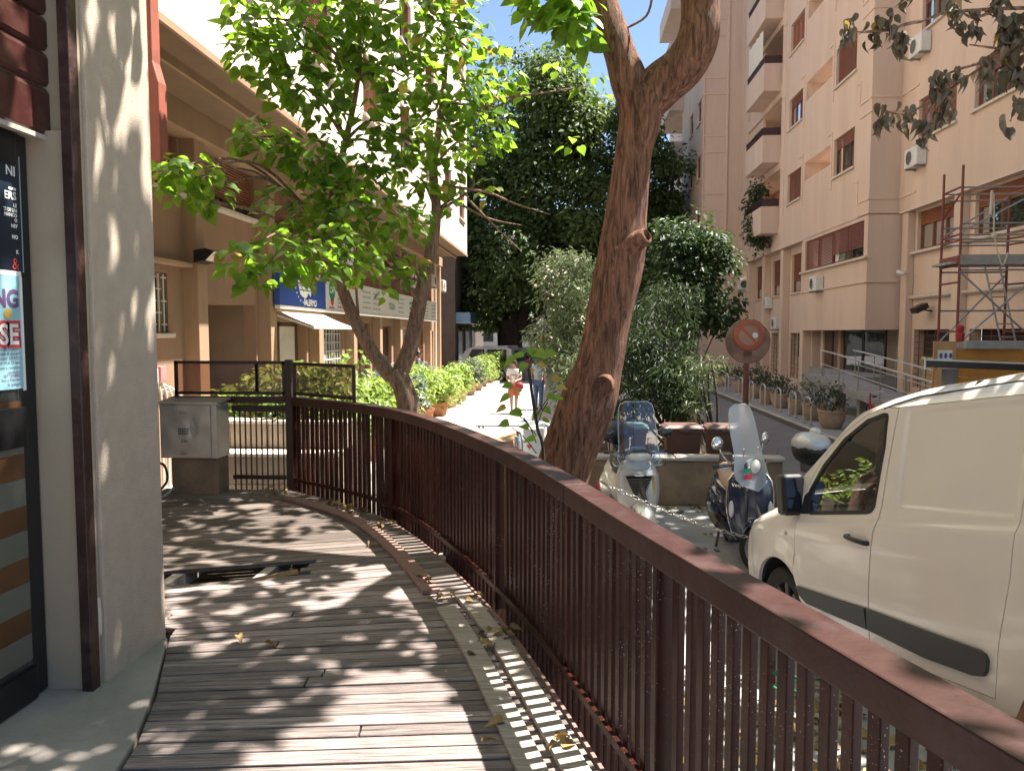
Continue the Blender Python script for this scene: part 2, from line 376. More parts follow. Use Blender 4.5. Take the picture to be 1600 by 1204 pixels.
# planks laid lengthwise beside the railing
def edge_plank(y0, y1, off0, off1, z, m, name='edge_plank', th=.025):
    pts = [p for p in RAIL if y1 <= p.y <= y0]; L_, R_ = [], []
    for i, p in enumerate(pts):
        t = (pts[min(i+1, len(pts)-1)] - pts[max(i-1, 0)]).normalized(); n = V((t.y, -t.x, 0));  n = n if n.x < 0 else -n
        f = i/max(1, len(pts)-1); L_.append(p + n*(off1)); R_.append(p + n*(off0))
    poly = [(q.x, q.y, z) for q in L_] + [(q.x, q.y, z) for q in R_[::-1]]
    c = V(poly[0]); o = MB().prism([V(q)-c for q in poly], (0, 0, th)).build(name, m, sub, bevel=.003); o.location = c; return o
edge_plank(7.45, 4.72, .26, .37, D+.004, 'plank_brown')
edge_plank(4.52, 2.6, .25, .36, D+.003, 'plank_wood')
edge_plank(2.58, 0.4, .255, .365, D+.003, 'plank_wood')
edge_plank(4.60, 2.2, .10, .20, D+.002, 'plank_wood')
edge_plank(2.18, .3, .10, .205, D+.002, 'plank_wood')
# ------------------------------------------------------------------ railing
mat('rail_paint', (.033, .0078, .0055), .33, .3, 5, .25, 55, rnd=.2, spec=.22, stain=.3, stain_col=(.06, .026, .02), stain_sc=7, bdist=.003)
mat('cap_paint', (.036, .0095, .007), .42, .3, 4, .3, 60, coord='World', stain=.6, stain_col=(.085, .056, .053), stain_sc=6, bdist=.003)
def speckle(name, thr=.70, sc=150, col=(.42, .36, .33)):
    m = MATS[name]; N = m.node_tree.nodes; L = m.node_tree.links; b = N['Principled BSDF']; src = b.inputs['Base Color'].links[0].from_socket
    g = N.new('ShaderNodeNewGeometry'); n = N.new('ShaderNodeTexNoise'); n.inputs['Scale'].default_value = sc; n.inputs['Detail'].default_value = 2; L.new(g.outputs['Position'], n.inputs['Vector'])
    n2 = N.new('ShaderNodeTexNoise'); n2.inputs['Scale'].default_value = 4; L.new(g.outputs['Position'], n2.inputs['Vector'])
    ad = N.new('ShaderNodeMath'); ad.operation = 'MULTIPLY_ADD'; ad.inputs[1].default_value = .35; L.new(n2.outputs[0], ad.inputs[0]); L.new(n.outputs[0], ad.inputs[2])
    r = N.new('ShaderNodeMapRange'); r.inputs['From Min'].default_value = thr+.17; r.inputs['From Max'].default_value = thr+.20; L.new(ad.outputs[0], r.inputs['Value'])
    mx = N.new('ShaderNodeMix'); mx.data_type = 'RGBA'; L.new(r.outputs[0], mx.inputs['Factor']); L.new(src, mx.inputs['A']); mx.inputs['B'].default_value = (*col, 1); L.new(mx.outputs['Result'], b.inputs['Base Color'])
speckle('rail_paint', .715, 170)
rl = thing('railing', 'dark brown painted wooden railing curving along the deck edge', 'railing', (RAILP[2][0], RAILP[2][1], D))
acc = [0.]
for i in range(1, len(RAIL)): acc.append(acc[-1] + (RAIL[i]-RAIL[i-1]).length)
def rail_at(s):
    for i in range(len(RAIL)-1):
        if acc[i] <= s <= acc[i+1]:
            t = (s-acc[i])/(acc[i+1]-acc[i]); p = RAIL[i].lerp(RAIL[i+1], t); tg = (RAIL[min(i+2, len(RAIL)-1)]-RAIL[max(i-1, 0)]).normalized(); n = V((-tg.y, tg.x, 0)); return p, tg, (n if n.x > 0 else -n)
    return RAIL[-1], (RAIL[-1]-RAIL[-2]).normalized(), V((1, 0, 0))
def rail_s(y):
    return min(range(len(RAIL)), key=lambda i: abs(RAIL[i].y-y))
def sweep(s0, s1, prof, name, m=None, step=.12, bevel=.006):
    """prof: list of (outward offset, z)"""
    mb = MB(); rows = []; n = max(2, int((s1-s0)/step)+1)
    for i in range(n):
        p, t, nn = rail_at(lerp(s0, s1, i/(n-1))); rows.append([p + nn*a + V((0, 0, z)) for a, z in prof])
    mb.grid(rows, close=True); k = len(prof); L = len(mb.v)
    mb.f.append(tuple(range(k))); mb.f.append(tuple(range(L-k, L)))
    return mb.build(name, m or 'rail_paint', rl, bevel=bevel)
post_s = [acc[0]+.02, acc[30], acc[60], acc[90], acc[90]+2.15]
cuts = [acc[0]] + [acc[45], acc[75]+.1, acc[-1]-.02]
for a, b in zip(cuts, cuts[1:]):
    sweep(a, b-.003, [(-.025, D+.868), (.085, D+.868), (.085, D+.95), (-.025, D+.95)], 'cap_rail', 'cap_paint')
    sweep(a, b-.003, [(-.008, D+.085), (.012, D+.085), (.012, D+.12), (-.008, D+.12)], 'bottom_rail', bevel=.003)
for s in post_s:
    p, t, n = rail_at(s); MB().obox(p + n*.02 + V((0, 0, D+.42)), t*.019, n*.03, V((0, 0, .447))).build('post', 'rail_paint', rl, bevel=.006)
bme = MB().box(-.019, .019, -.0125, .0125, -.2, .867).mesh('baluster'); s = .09; k = 0
while s < acc[-1]-.05:
    if all(abs(s-q) > .05 for q in post_s):
        p, t, n = rail_at(s); o = put('baluster', bme, 'rail_paint', rl, bevel=.003); o.location = V((p.x, p.y, D)) + n*.032 - WORLD[rl]; o.rotation_euler = (R(-.004, .004), R(-.006, .006), atan2(t.y, t.x) + R(-.03, .03))
    s += .078
# fascia under the deck edge
sweep(acc[0], acc[-1]-.05, [(-.05, .1), (-.02, .1), (-.02, D-.02), (-.05, D-.02)], 'fascia_board', 'plank_brown')
# green twine knotted round one bar
mat('twine', (.02, .2, .08), .6)
tw = thing('green_twine', 'green twine wound round a bar of the near railing', 'twine', (0, 0, 0), rz=0)
p, t, n = rail_at(post_s[3] + .62)
tw.location = (p.x, p.y, D)
for z in (.77, .735):
    q = [V((t*.028*cx_ + n*(.045 + .018*cy_))) + V((0, 0, z)) for cx_, cy_ in ((-1, -1), (1, -1), (1, 1), (-1, 1), (-1, -1))]
    MB().tube(q, .003, 6).build('loop', 'twine', tw)
# ------------------------------------------------------------------ gate and screen panels at the far end
mat('dark_brown_metal', (.03, .014, .011), .5, .25, 6, .15, 60, rnd=.1)
gt = thing('railing_gate', 'dark brown barred gate section between the gas cabinet and the corner post', 'gate', (-3.1, 7.70, D))
yg = 7.70
MB().box(-4.05, -2.86, yg-.03, yg+.05, D+.885, D+.95).build('top_rail', 'dark_brown_metal', gt, bevel=.006)
MB().box(-3.42, -2.86, yg-.02, yg+.02, D+.10, D+.14).build('bottom_rail', 'dark_brown_metal', gt)
MB().box(-3.42, -2.86, yg-.02, yg+.02, D+.80, D+.86).build('mid_rail', 'dark_brown_metal', gt)
for i in range(10): MB().box(-3.40+i*.057-.006, -3.40+i*.057+.006, yg-.008, yg+.008, D-.05, D+.80).build('bar', 'dark_brown_metal', gt)
MB().box(-2.85, -2.775, yg-.04, yg+.04, D-.1, D+.95).build('corner_post', 'dark_brown_metal', gt, bevel=.008)
scm = glassmat('tinted_screen', (.40, .28, .23), .5, .15, .03, dirt=.06)
sc = thing('screen_panels', 'brown framed tinted screen panels standing on top of the far railing', 'screen', (-3.4, yg, D+.95))
def framed(p, q, z0, z1, th=.03):
    p, q = V(p), V(q); d = (q-p).normalized()
    def P(a, z): return V((a.x, a.y, z))
    MB().bar(P(p, z1), P(q, z1), th, .03).build('frame_rail', 'dark_brown_metal', sc)
    MB().bar(P(p, z0), P(q, z0), th, .03).build('frame_rail', 'dark_brown_metal', sc)
    for e in (p+d*.012, q-d*.012): MB().bar(P(e, z0-.06), P(e, z1+.012), .03, .028).build('frame_post', 'dark_brown_metal', sc)
    n = V((-d.y, d.x, 0))
    MB().add([P(p, z0), P(q, z0), P(q, z1), P(p, z1)], [(0, 1, 2, 3)]).build('screen', scm, sc, fix=False)
framed((-4.02, yg+.005, 0), (-2.86, yg+.005, 0), D+.985, D+1.30)
MB().bar((-3.16, yg+.02, D+.99), (-3.16, yg+.02, D+1.30), .03).build('frame_post', 'dark_brown_metal', sc)
MB().box(-2.85, -2.785, yg-.035, yg+.035, D+.951, D+1.33).build('corner_post', 'dark_brown_metal', sc, bevel=.005)
q, t, n = rail_at(1.02)
framed((-2.75, yg-.05, 0), (q.x+.03, q.y+.03, 0), D+.99, D+1.29)
# ------------------------------------------------------------------ shop at the left, pillar, doorstep
mat('stucco', (.60, .485, .385), .95, .10, 10, 1.0, 240, coord='World', stain=.22, stain_col=(.3, .27, .23), stain_sc=1.2, bdist=.012)
mat('cream_panel', (.39, .315, .225), .6, .08, 3, .1, 60, coord='World', stain=.35, stain_col=(.16, .14, .11), stain_sc=1.5)
mat('channel_paint', (.035, .014, .012), .45, .3, 8, .3, 40, coord='World', stain=.3, stain_col=(.2, .12, .1), stain_sc=8)
mat('shutter_paint', (.055, .017, .014), .32, .2, 4, .12, 30, coord='World', stain=.25, stain_col=(.2, .11, .09), stain_sc=4)
mat('black_frame', (.012, .012, .013), .3, .3, 6, .05, 60, coord='World')
mat('interior_brown', (.22, .12, .06), .7, .4, 1.2, coord='World')
mat('film', (.125, .125, .10), .35, .1, 4, coord='World'); mat('reflection_orange', (.11, .05, .02), .3, .4, 3, coord='World')
mat('doorstep', (.31, .265, .235), .85, .2, 3, .4, 40, coord='World', stain=.4, stain_col=(.17, .16, .15), stain_sc=2)
glassmat('window_glass', (.75, .8, .78), 1.0, .02, .05, dirt=.03)
ds = MB().prism([(-2.75, -1.4, D-.2), (-1.315, -1.4, D-.2), (-1.435, 1.7, D-.2), (-1.675, 2.8, D-.2), (-1.815, 3.2, D-.2), (-2.075, 3.82, D-.2), (-2.095, 3.84, D-.2), (-2.75, 3.84, D-.2)], (0, 0, .212)).build('doorstep', 'doorstep', bevel=.01); ds['kind'] = 'structure'
pl = thing('pillar', 'tall rough plastered grey pillar beside the shop door', 'pillar', (-2.3, 3.5, D))
MB().box(-2.6, -2.088, 3.30, 3.835, D-.1, 9).build('pillar_body', 'stucco', pl, bevel=.012)
MB().box(-2.5, -2.105, 3.262, 3.30, D-.1, 9).build('edge_strip', 'cream_panel', pl)
mat('bare_plaster', (.62, .55, .47), .9, .1, 8)
cz_ = atx(159, 962, -2.105).z; MB().prism([(-2.100, 3.2605, cz_-.09), (-2.088, 3.2605, cz_-.07), (-2.086, 3.2605, cz_+.02), (-2.091, 3.2605, cz_+.10), (-2.103, 3.2605, cz_+.07), (-2.106, 3.2605, cz_-.03)], (0, .02, 0)).build('plaster_chip', 'bare_plaster', pl)
sh = thing('shopfront', 'shop front with black framed glass door under a brown roller shutter', 'shopfront', (-2.3, 2.2, D))
MB().box(-2.6, -2.135, 3.222, 3.262, D-.1, 3.36).build('jamb_panel', 'cream_panel', sh)
MB().box(-2.14, -2.09, 3.20, 3.262, D-.1, 9).build('shutter_channel', 'channel_paint', sh, bevel=.005)
MB().box(-3.6, -3.5, -1.4, 3.2, D-.1, 3.4).build('back_wall', 'interior_brown', sh)
MB().box(-3.5, -2.35, 3.19, 3.235, D-.1, 3.4).build('inner_wall', 'interior_brown', sh)
MB().box(-3.6, -2.4, -1.4, 3.262, 3.9, 9).build('upper_wall', 'cream_panel', sh)
# roller shutter slats
z = 3.335
for i, h in enumerate((.215, .15, .15, .15)):
    m = MB(); x = -2.235
    prof = [(x, z+.004), (x+.012, z+.02), (x+.012, z+h-.03), (x+.004, z+h-.015), (x-.006, z+h-.004), (x-.02, z+h-.004), (x-.02, z+.004)]
    m.grid([[(a, y, c) for a, c in prof] for y in (-1.4, 3.258)], close=True).build('shutter_slat', 'shutter_paint', sh); z += h
MB().box(-2.25, -2.215, -1.4, 3.221, 3.318, 3.338).build('bottom_bar', 'wall_cap', sh)
m = MB()
for k in range(6): m.box(-2.262, -2.24, -1.4, 3.215, z + .012 + k*.05, z + .040 + k*.05)
m.build('vent_grille', 'black_frame', sh)
MB().box(-2.30, -2.275, -1.4, 3.2, z, z+.32).build('grille_backing', 'interior_brown', sh)
# door leaf
dr = MB()
dr.box(-2.345, -2.306, 3.125, 3.215, D+.02, 3.33).box(-2.335, -2.285, -1.2, 3.125, D+.02, D+.16).box(-2.335, -2.285, -1.2, 3.125, 2.02, 2.19).box(-2.335, -2.285, -1.2, 3.125, 3.2, 3.33).box(-2.335, -2.285, 1.55, 1.66, D+.16, 3.2)
dr = dr.build('door_frame', 'black_frame', sh, bevel=.004)
MB().box(-2.314, -2.306, 1.66, 3.125, D+.16, 2.02).build('pane', 'window_glass', sh); MB().box(-2.314, -2.306, 1.66, 3.125, 2.19, 3.2).build('pane', 'window_glass', sh)
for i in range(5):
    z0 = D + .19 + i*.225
    MB().box(-2.3045, -2.3025, 1.67, 3.12, z0, z0+.118).build('film_reflection_band', 'film', sh); MB().box(-2.3045, -2.3025, 1.67, 3.12, z0+.1185, z0+.224).build('film_reflection_band', 'reflection_orange', sh)  # orange strips paint the warm reflection in clear glass between frosted films
# posters on the glass
mat('poster_dark', (.012, .02, .035), .35, .2, 5); mat('poster_blue', (.30, .55, .60), .4, .08, 3); mat('print_white', (.8, .8, .76), .6); mat('print_purple', (.16, .08, .2), .6); mat('print_red', (.55, .06, .06), .6); mat('print_grey', (.25, .33, .37), .6); mat('print_gold', (.65, .42, .1), .6)
def yz(u, v, x=-2.30): p = atx(u, v, x); return p.y, p.z
MX = lambda y, z, x: frame_axes((x, y, z), (0, 1, 0), (0, 0, 1))
p1 = thing('event_poster', 'dark navy poster with white lettering on the upper door glass', 'poster', (-2.3, 2.85, 2.95))
yr, zt = yz(30, 245); _, zb = yz(32, 425); yl = yr - .46
MB().box(-2.3035, -2.300, yl, yr, zb, zt).build('sheet', 'poster_dark', p1)
MB().box(-2.3038, -2.2995, yr-.006, yr, zb, zt).build('border', 'print_grey', p1)
for s_, v_, sz in (('NI', 270, .056), ('uarto', 296, .02), ('ERS', 308, .045), ('LE', 322, .02), ('TI DI UN', 330, .02), ('MANCO', 337.5, .02), ('O', 345, .02), ('NEY', 354, .02), ('MO', 371, .022), ('K', 394, .022)):
    text(s_, sz, MX(yr-.03, yz(25, v_)[1], -2.2985), 'print_white', p1, bold=.001, align='RIGHT')
text('&', .07, MX(yr-.05, yz(15, 412)[1], -2.2985), 'print_red', p1)
p2 = thing('event_poster', 'pale blue poster with purple and red lettering on the door glass', 'poster', (-2.3, 2.85, 2.4))
yr, zt = yz(33, 432); _, zb = yz(38, 606); yl = yr - .46
MB().box(-2.3035, -2.300, yl, yr, zb, zt).build('sheet', 'poster_blue', p2)
MB().box(-2.3038, -2.2995, yr-.012, yr+.003, zb-.01, zt).build('border', 'print_white', p2); MB().box(-2.3038, -2.2993, yl, yr, zt, zt+.02).build('border', 'print_white', p2)
text('ING', .10, MX(yr-.02, yz(20, 468)[1], -2.2985), 'print_purple', p2, bold=.004, align='RIGHT')
MB().lathe([(.022, 0), (.022, .002)], (-2.299, yr-.09, yz(15, 490)[1]), (1, 0, 0), 14).build('sun_print', 'print_gold', p2)
text('USE', .12, MX(yr-.03, yz(16, 524)[1], -2.2992), 'print_red', p2, bold=.016, align='RIGHT'); text('USE', .12, MX(yr-.03, yz(16, 524)[1], -2.2982), 'print_white', p2, bold=.002, align='RIGHT')
for s_, v_ in (('prima del Duemila', 545), ('suona di una del', 552), ('super GRATIS', 559), ('dal 14 al 23 sett', 566), ('sere a rompere', 574), ('settimana', 581), ('SETTEMBRE', 587), ('live a Palermo', 593), ('la spiaggia', 600)):
    text(s_, .0195, MX(yr-.03, yz(20, v_)[1], -2.2985), 'print_purple', p2, align='RIGHT')
# wall stretch behind the pillar, downpipe, red duct
mat('side_wall', (.42, .33, .25), .9, .15, 3, .4, 60, coord='World', stain=.3, stain_col=(.25, .18, .13))
bw = MB().box(-6.3, -4.22, 3.9, 7.62, .0, 9).build('return_wall', 'side_wall'); tag(bw, 'plastered wall stretch behind the rough pillar', 'wall')
mat('grey_pipe', (.20, .195, .19), .5, .2, 8, .15, 40); mat('red_duct', (.30, .085, .055), .6, .15, 5, .1, 40)
dp = thing('downpipe', 'grey metal downpipe beside the gas cabinet', 'pipe', (-4.12, 7.42, D))
MB().tube([(-4.12, 7.40, D-.02), (-4.12, 7.40, 3.86)], .052, 12).build('pipe', 'grey_pipe', dp, smooth=True)
for zz in (1.4, 2.3, 3.2): MB().lathe([(.057, -.015), (.06, 0), (.057, .015)], (-4.12, 7.40, zz), n=12).build('bracket', 'grey_pipe', dp, smooth=True)
rd = thing('red_duct', 'red painted angular duct above the grey downpipe', 'duct', (-4.1, 7.45, 4.2))
pa, pb = aty(226, 240, 7.45), aty(255, 240, 7.45); pc = aty(241, 60, 7.45)
MB().prism([(pa.x-.1, 7.40, 4.15), (pb.x, 7.40, 4.15), (pb.x, 7.40, 4.92), (pc.x, 7.40, 5.12), (pc.x, 7.40, 9), (pa.x-.1, 7.40, 9)], (0, .16, 0)).build('duct_body', 'red_duct', rd, bevel=.015)
# gas cabinet
mat('galvanised', (.5, .49, .48), .34, .15, 5, .08, 20, metal=.75, stain=.35, stain_col=(.22, .2, .18), stain_sc=3); mat('dark_hole', (.01, .01, .01), .8)
gb = thing('gas_cabinet', 'dented galvanised gas meter cabinet on a concrete plinth at the deck end', 'cabinet', (-3.72, 7.5, D))
MB().box(-3.93, -3.44, 7.40, 7.64, D-.03, D+.36).build('plinth', 'ceramic_wall', gb, bevel=.015)
MB().box(-4.01, -3.43, 7.36, 7.645, D+.362, D+.90).build('box', 'galvanised', gb, bevel=.006)
MB().prism([(-4.04, 7.33, D+.90), (-4.04, 7.65, D+.925), (-4.04, 7.65, D+.945), (-4.04, 7.33, D+.92)], (.63, 0, 0)).build('lid', 'galvanised', gb, bevel=.004)
m = MB(); rows = []
for i in range(19):
    row = []
    for j in range(19):
        x = -3.995 + .505*j/18; zz = D + .375 + .515*i/18; dent = .020*math.exp(-(((x+3.68)/.03)**2 + ((zz-D-.66)/.075)**2)) + .006*mnoise.noise(V((x*6, zz*6, 0)))
        row.append((x, 7.352 + dent, zz))
    rows.append(row)
dd = m.grid(rows).build('cabinet_door', 'galvanised', gb, smooth='full', fix=False)
for zz in (D+.83, D+.43):
    for k in range(2): MB().lathe([(.045, 0), (.045, .001), (.02, .012)], (0, 0, 0), (0, -1, 0), 12).tr(Matrix.Translation((-3.77, 7.353, zz-.022*k)) @ Matrix.Diagonal((1, 1, .2, 1))).build('vent_louvre', 'galvanised', dd, smooth=True)
hm = MB()
for a in range(6):
    for b in range(4): hm.box(-3.815+a*.018, -3.806+a*.018, 7.343, 7.349, D+.60+b*.018, D+.609+b*.018)
hm.build('vent_holes', 'dark_hole', dd)
text('GAS', .035, frame_axes((-3.76, 7.345, D+.535), (1, 0, 0), (0, 0, 1)), 'dark_hole', dd)
mat('rubber_hose', (.02, .02, .02), .5); mat('grey_hose', (.3, .3, .3), .5)
hs = thing('hose', 'black and grey hoses curling on the deck by the cabinet plinth', 'hose', (-4.0, 7.2, D))
MB().tube(spline([(-4.10, 7.28, D+.02), (-3.98, 7.22, D+.05), (-3.9, 7.26, D+.16), (-3.96, 7.32, D+.30), (-4.08, 7.33, D+.31)], 8), .013, 8).build('black_hose', 'rubber_hose', hs, smooth=True)
MB().tube(spline([(-4.12, 7.20, D+.015), (-3.98, 7.14, D+.015), (-3.86, 7.12, D+.03), (-3.78, 7.16, D+.11)], 8), .014, 8).build('grey_hose', 'grey_hose', hs, smooth=True)
# ------------------------------------------------------------------ left building
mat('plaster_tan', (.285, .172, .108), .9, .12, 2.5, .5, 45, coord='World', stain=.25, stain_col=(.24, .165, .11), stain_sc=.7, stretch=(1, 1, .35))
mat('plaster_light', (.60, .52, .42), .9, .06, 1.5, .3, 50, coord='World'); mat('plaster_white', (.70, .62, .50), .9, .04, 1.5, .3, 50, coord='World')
mat('pilaster_tan', (.33, .21, .13), .9, .1, 3, .5, 45, coord='World', stain=.2, stain_col=(.25, .17, .12), stretch=(1, 1, .4))
mat('window_brown', (.13, .045, .025), .5, .25, 8, .1, 40); mat('shutter_brown', (.24, .085, .04), .5, .2, 6, .1, 40, rnd=.15)
mat('sill_stone', (.55, .47, .39), .8, .12, 6, .2, 50); mat('white_plastic', (.62, .61, .57), .5, .08, 6, stain=.2, stain_col=(.35, .32, .28), stain_sc=4)
mat('curtain', (.30, .27, .23), .8, .3, 6, stretch=(1, 6, .3)); mat('room_dark', (.035, .03, .028), .9)
mat('grille_white', (.55, .53, .48), .5, .1, 5)
def facade(name, x, sg, y0, y1, z0, z1, holes, depth, m, parent):
    """wall on the plane x facing sg*X, with recessed openings"""
    ys = sorted({y0, y1, *[h[0] for h in holes], *[h[1] for h in holes]}); zs = sorted({z0, z1, *[h[2] for h in holes], *[h[3] for h in holes]})
    mb = MB(); xi = x - sg*depth
    for a, b in zip(ys, ys[1:]):
        for c, d in zip(zs, zs[1:]):
            if any(h[0] <= a and b <= h[1] and h[2] <= c and d <= h[3] for h in holes): continue
            mb.add([(x, a, c), (x, b, c), (x, b, d), (x, a, d)], [(0, 1, 2, 3) if sg > 0 else (3, 2, 1, 0)])
    for a, b, c, d in holes:
        mb.add([(x, a, c), (x, b, c), (x, b, d), (x, a, d), (xi, a, c), (xi, b, c), (xi, b, d), (xi, a, d)], [(0, 4, 5, 1), (1, 5, 6, 2), (2, 6, 7, 3), (3, 7, 4, 0)])
    return mb.build(name, m, parent, fix=False)
def slats(mb, x, sg, y0, y1, z0, z1, pitch=.05, t=.016):
    n = max(1, int((z1-z0)/pitch)); h = (z1-z0)/n
    for i in range(n):
        a = z0+i*h; mb.add([(x, y0, a+.004), (x, y1, a+.004), (x+sg*t, y1, a+h*.45), (x+sg*t, y0, a+h*.45), (x, y1, a+h-.004), (x, y0, a+h-.004)], [(0, 1, 2, 3), (3, 2, 4, 5)])
def window(parent, x, sg, y0, y1, z0, z1, shut=.5, leaves=2, sill=True, mf='window_brown', ms='shutter_brown', glass=True, depth=.16, sillout=.08):
    xi = x - sg*depth; f = .07; fm = MB(); lo, hi = min(xi, xi+sg*.06), max(xi, xi+sg*.06)
    fm.box(lo, hi, y0, y0+f, z0, z1).box(lo, hi, y1-f, y1, z0, z1).box(lo, hi, y0+f, y1-f, z1-f, z1).box(lo, hi, y0+f, y1-f, z0, z0+f)
    for k in range(1, leaves): c = lerp(y0, y1, k/leaves); fm.box(lo, hi, c-.04, c+.04, z0+f, z1-f)
    w_ = fm.build('window', mf, parent)
    if shut < .99:
        g = xi + sg*.02; MB().add([(g, y0+f, z0+f), (g, y1-f, z0+f), (g, y1-f, z1-f), (g, y0+f, z1-f)], [(0, 1, 2, 3)]).build('pane', 'window_glass', w_)
        g = xi - sg*.12; cm = MB(); n = 14
        cm.grid([[(g + .03*sin(i*2.4), lerp(y0, y1, i/n), zz) for i in range(n+1)] for zz in (z0, z1)]).build('curtain', 'curtain', w_, smooth=True)
    if shut > .01:
        sm = MB(); slats(sm, xi + sg*.065, sg, y0+.02, y1-.02, z1-(z1-z0)*shut, z1-.005); sm.build('shutter', ms, w_, fix=False)
    if sill:
        lo, hi = sorted((x - sg*.1, x + sg*sillout)); MB().box(lo, hi, y0-.08, y1+.08, z0-.075, z0-.003).build('sill', 'sill_stone', w_, bevel=.01)
    return w_
def ac_unit(loc, rz, label, group='air conditioner units'):
    t = thing('air_conditioner', label, 'air conditioner', loc, group, rz=rz)   # local: front faces -Y
    MB().box(-.40, .40, -.14, .14, .02, .56).build('case', 'white_plastic', t, bevel=.02)
    MB().lathe([(.225, -.002), (.225, .012), (.20, .012), (.195, .004)], (-.10, -.142, .29), (0, -1, 0), 20, caps=False).build('fan_ring', 'white_plastic', t)
    MB().lathe([(.19, 0), (.19, .004)], (-.10, -.143, .29), (0, -1, 0), 20).build('fan_opening', 'dark_hole', t)
    g = MB()
    for k in range(7): g.box(-.10 - sqrt(max(0, .2**2-((k-3)*.055)**2)), -.10 + sqrt(max(0, .2**2-((k-3)*.055)**2)), -.156, -.150, .285 + (k-3)*.055, .293 + (k-3)*.055)
    g.build('fan_guard', 'white_plastic', t)
    for sx in (-.3, .3): MB().box(sx-.02, sx+.02, -.16, .26, -.03, .018).box(sx-.02, sx+.02, .22, .26, -.25, -.03).build('bracket', 'grey_pipe', t)
    return t
LB = thing('left_building', 'tan plastered building on the left with an overhanging pale upper facade', 'building', (-6, 20, 0))
XF, XP, XO, ZO = -6.2, -5.95, -4.55, 6.02
PY = [9.33 + 3.07*k for k in range(9)] + [36.5]
# ground floor + mezzanine wall with openings per bay
gh = [(12.75, 15.15, .12, 3.05), (15.7, 18.1, .15, 2.75), (18.9, 21.1, .9, 2.7), (22.0, 24.2, .3, 2.8), (25.0, 27.2, .15, 2.75), (28.1, 30.3, .8, 2.7), (31.1, 33.4, .15, 2.75), (34.3, 35.9, .15, 2.6)]
bar_win = (10.75, 11.72, 2.50, 3.42)
mh = [(PY[k]+.45, PY[k+1]-.25, 4.72, 5.60) for k in range(0, 8)]
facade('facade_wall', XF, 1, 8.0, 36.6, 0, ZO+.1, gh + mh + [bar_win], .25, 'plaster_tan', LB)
MB().box(-14, XF, 36.6, 36.9, 0, 6.0).build('end_wall', 'plaster_tan', LB); MB().box(-14, XF-.02, 7.6, 8, 0, 6.0).build('end_wall', 'plaster_tan', LB)
for k, yp in enumerate(PY):
    MB().box(XF-.05, XP, yp-.17, yp+.17, 0, ZO+.02).build('pilaster', 'pilaster_tan', LB, bevel=.015)
MB().box(XF-.02, XP-.06, 8.0, 12.2, 3.55, 3.62).build('string_course', 'pilaster_tan', LB, bevel=.01)
# overhang with its upper facade
uh = []
for k in range(7):
    for fz in range(6): uh.append((9.6+k*3.9, 11.2+k*3.9, 7.4+fz*3.1, 8.8+fz*3.1))
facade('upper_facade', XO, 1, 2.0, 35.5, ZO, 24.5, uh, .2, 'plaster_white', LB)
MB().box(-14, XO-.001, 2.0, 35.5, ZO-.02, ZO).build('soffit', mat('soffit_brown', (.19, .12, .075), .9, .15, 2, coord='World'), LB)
MB().box(-14, XO-.001, 35.3, 35.49, ZO, 24.5).build('end_wall', 'plaster_light', LB)
MB().box(-14, XO-.001, 2.0, 35.5, 24.3, 24.49).build('roof', 'plaster_light', LB)
MB().box(XF-.02, XP+.12, 8.0, 36.4, 5.60, ZO-.021).build('lintel_beam', 'pilaster_tan', LB, bevel=.01); MB().box(XO-.5, XO-.45, 8.0, 35.3, ZO-.14, ZO-.021).build('drip_beam', 'pilaster_tan', LB)
MB().box(XO-.02, XO+.03, 2.0, 35.52, ZO-.05, ZO+.04).build('edge_moulding', 'pilaster_tan', LB)
for h in uh: window(LB, XO, 1, *h, shut=random.choice((.35, .6, 1.)), leaves=2)
for h in mh: window(LB, XF, 1, *h, shut=random.choice((.75, 1., 1., .9)), leaves=2, sillout=.16)
# barred window
wb = window(LB, XF, 1, *bar_win, shut=0, leaves=2, mf='pilaster_tan')
g = MB()
for i in range(6): g.box(XF-.02, XF, bar_win[0]+.1+i*.15, bar_win[0]+.125+i*.15, bar_win[2]+.02, bar_win[3]-.02)
for i in range(5):
    for j in range(6):
        if (i+j) % 2: g.box(XF-.018, XF-.004, bar_win[0]+.1+j*.15-.06, bar_win[0]+.1+j*.15+.1, bar_win[2]+.12+i*.18, bar_win[2]+.14+i*.18)
g.build('grille', 'grille_white', wb)
# what stands in each ground-floor opening
mat('porch_wall', (.25, .165, .11), .9, .12, 2, .3, 40, coord='World'); mat('door_brown', (.10, .05, .03), .5, .2, 5); mat('white_door', (.58, .55, .5), .6, .1, 4)
MB().box(-7.8, -7.7, 12.5, 15.4, .1, 3.2).build('porch_back_wall', 'porch_wall', LB)
MB().box(-7.7, XF-.24, 12.55, 12.74, .1, 3.06).build('porch_side_wall', 'porch_wall', LB); MB().box(-7.7, XF-.24, 15.16, 15.35, .1, 3.06).build('porch_side_wall', 'porch_wall', LB)
MB().box(-7.7, XF-.24, 12.74, 15.16, 3.05, 3.15).build('porch_ceiling', 'plaster_tan', LB)
d = MB().box(-7.05, -6.98, 13.1, 13.18, .1, 3.0).box(-7.05, -6.98, 14.1, 14.18, .1, 3.0).box(-7.05, -6.98, 13.18, 14.1, 2.4, 2.5).box(-7.05, -6.98, 13.58, 13.68, .1, 2.4).box(-7.05, -6.98, 13.18, 14.1, 2.92, 3.0).build('door', 'door_brown', LB)
MB().box(-7.02, -7.01, 13.18, 14.1, .15, 2.92).build('pane', 'window_glass', d)
MB().box(-6.55, -6.30, 12.76, 13.0, .12, 3.04).build('porch_column', 'plaster_light', LB, bevel=.01)
mat('green_screen', (.02, .25, .12), .5)
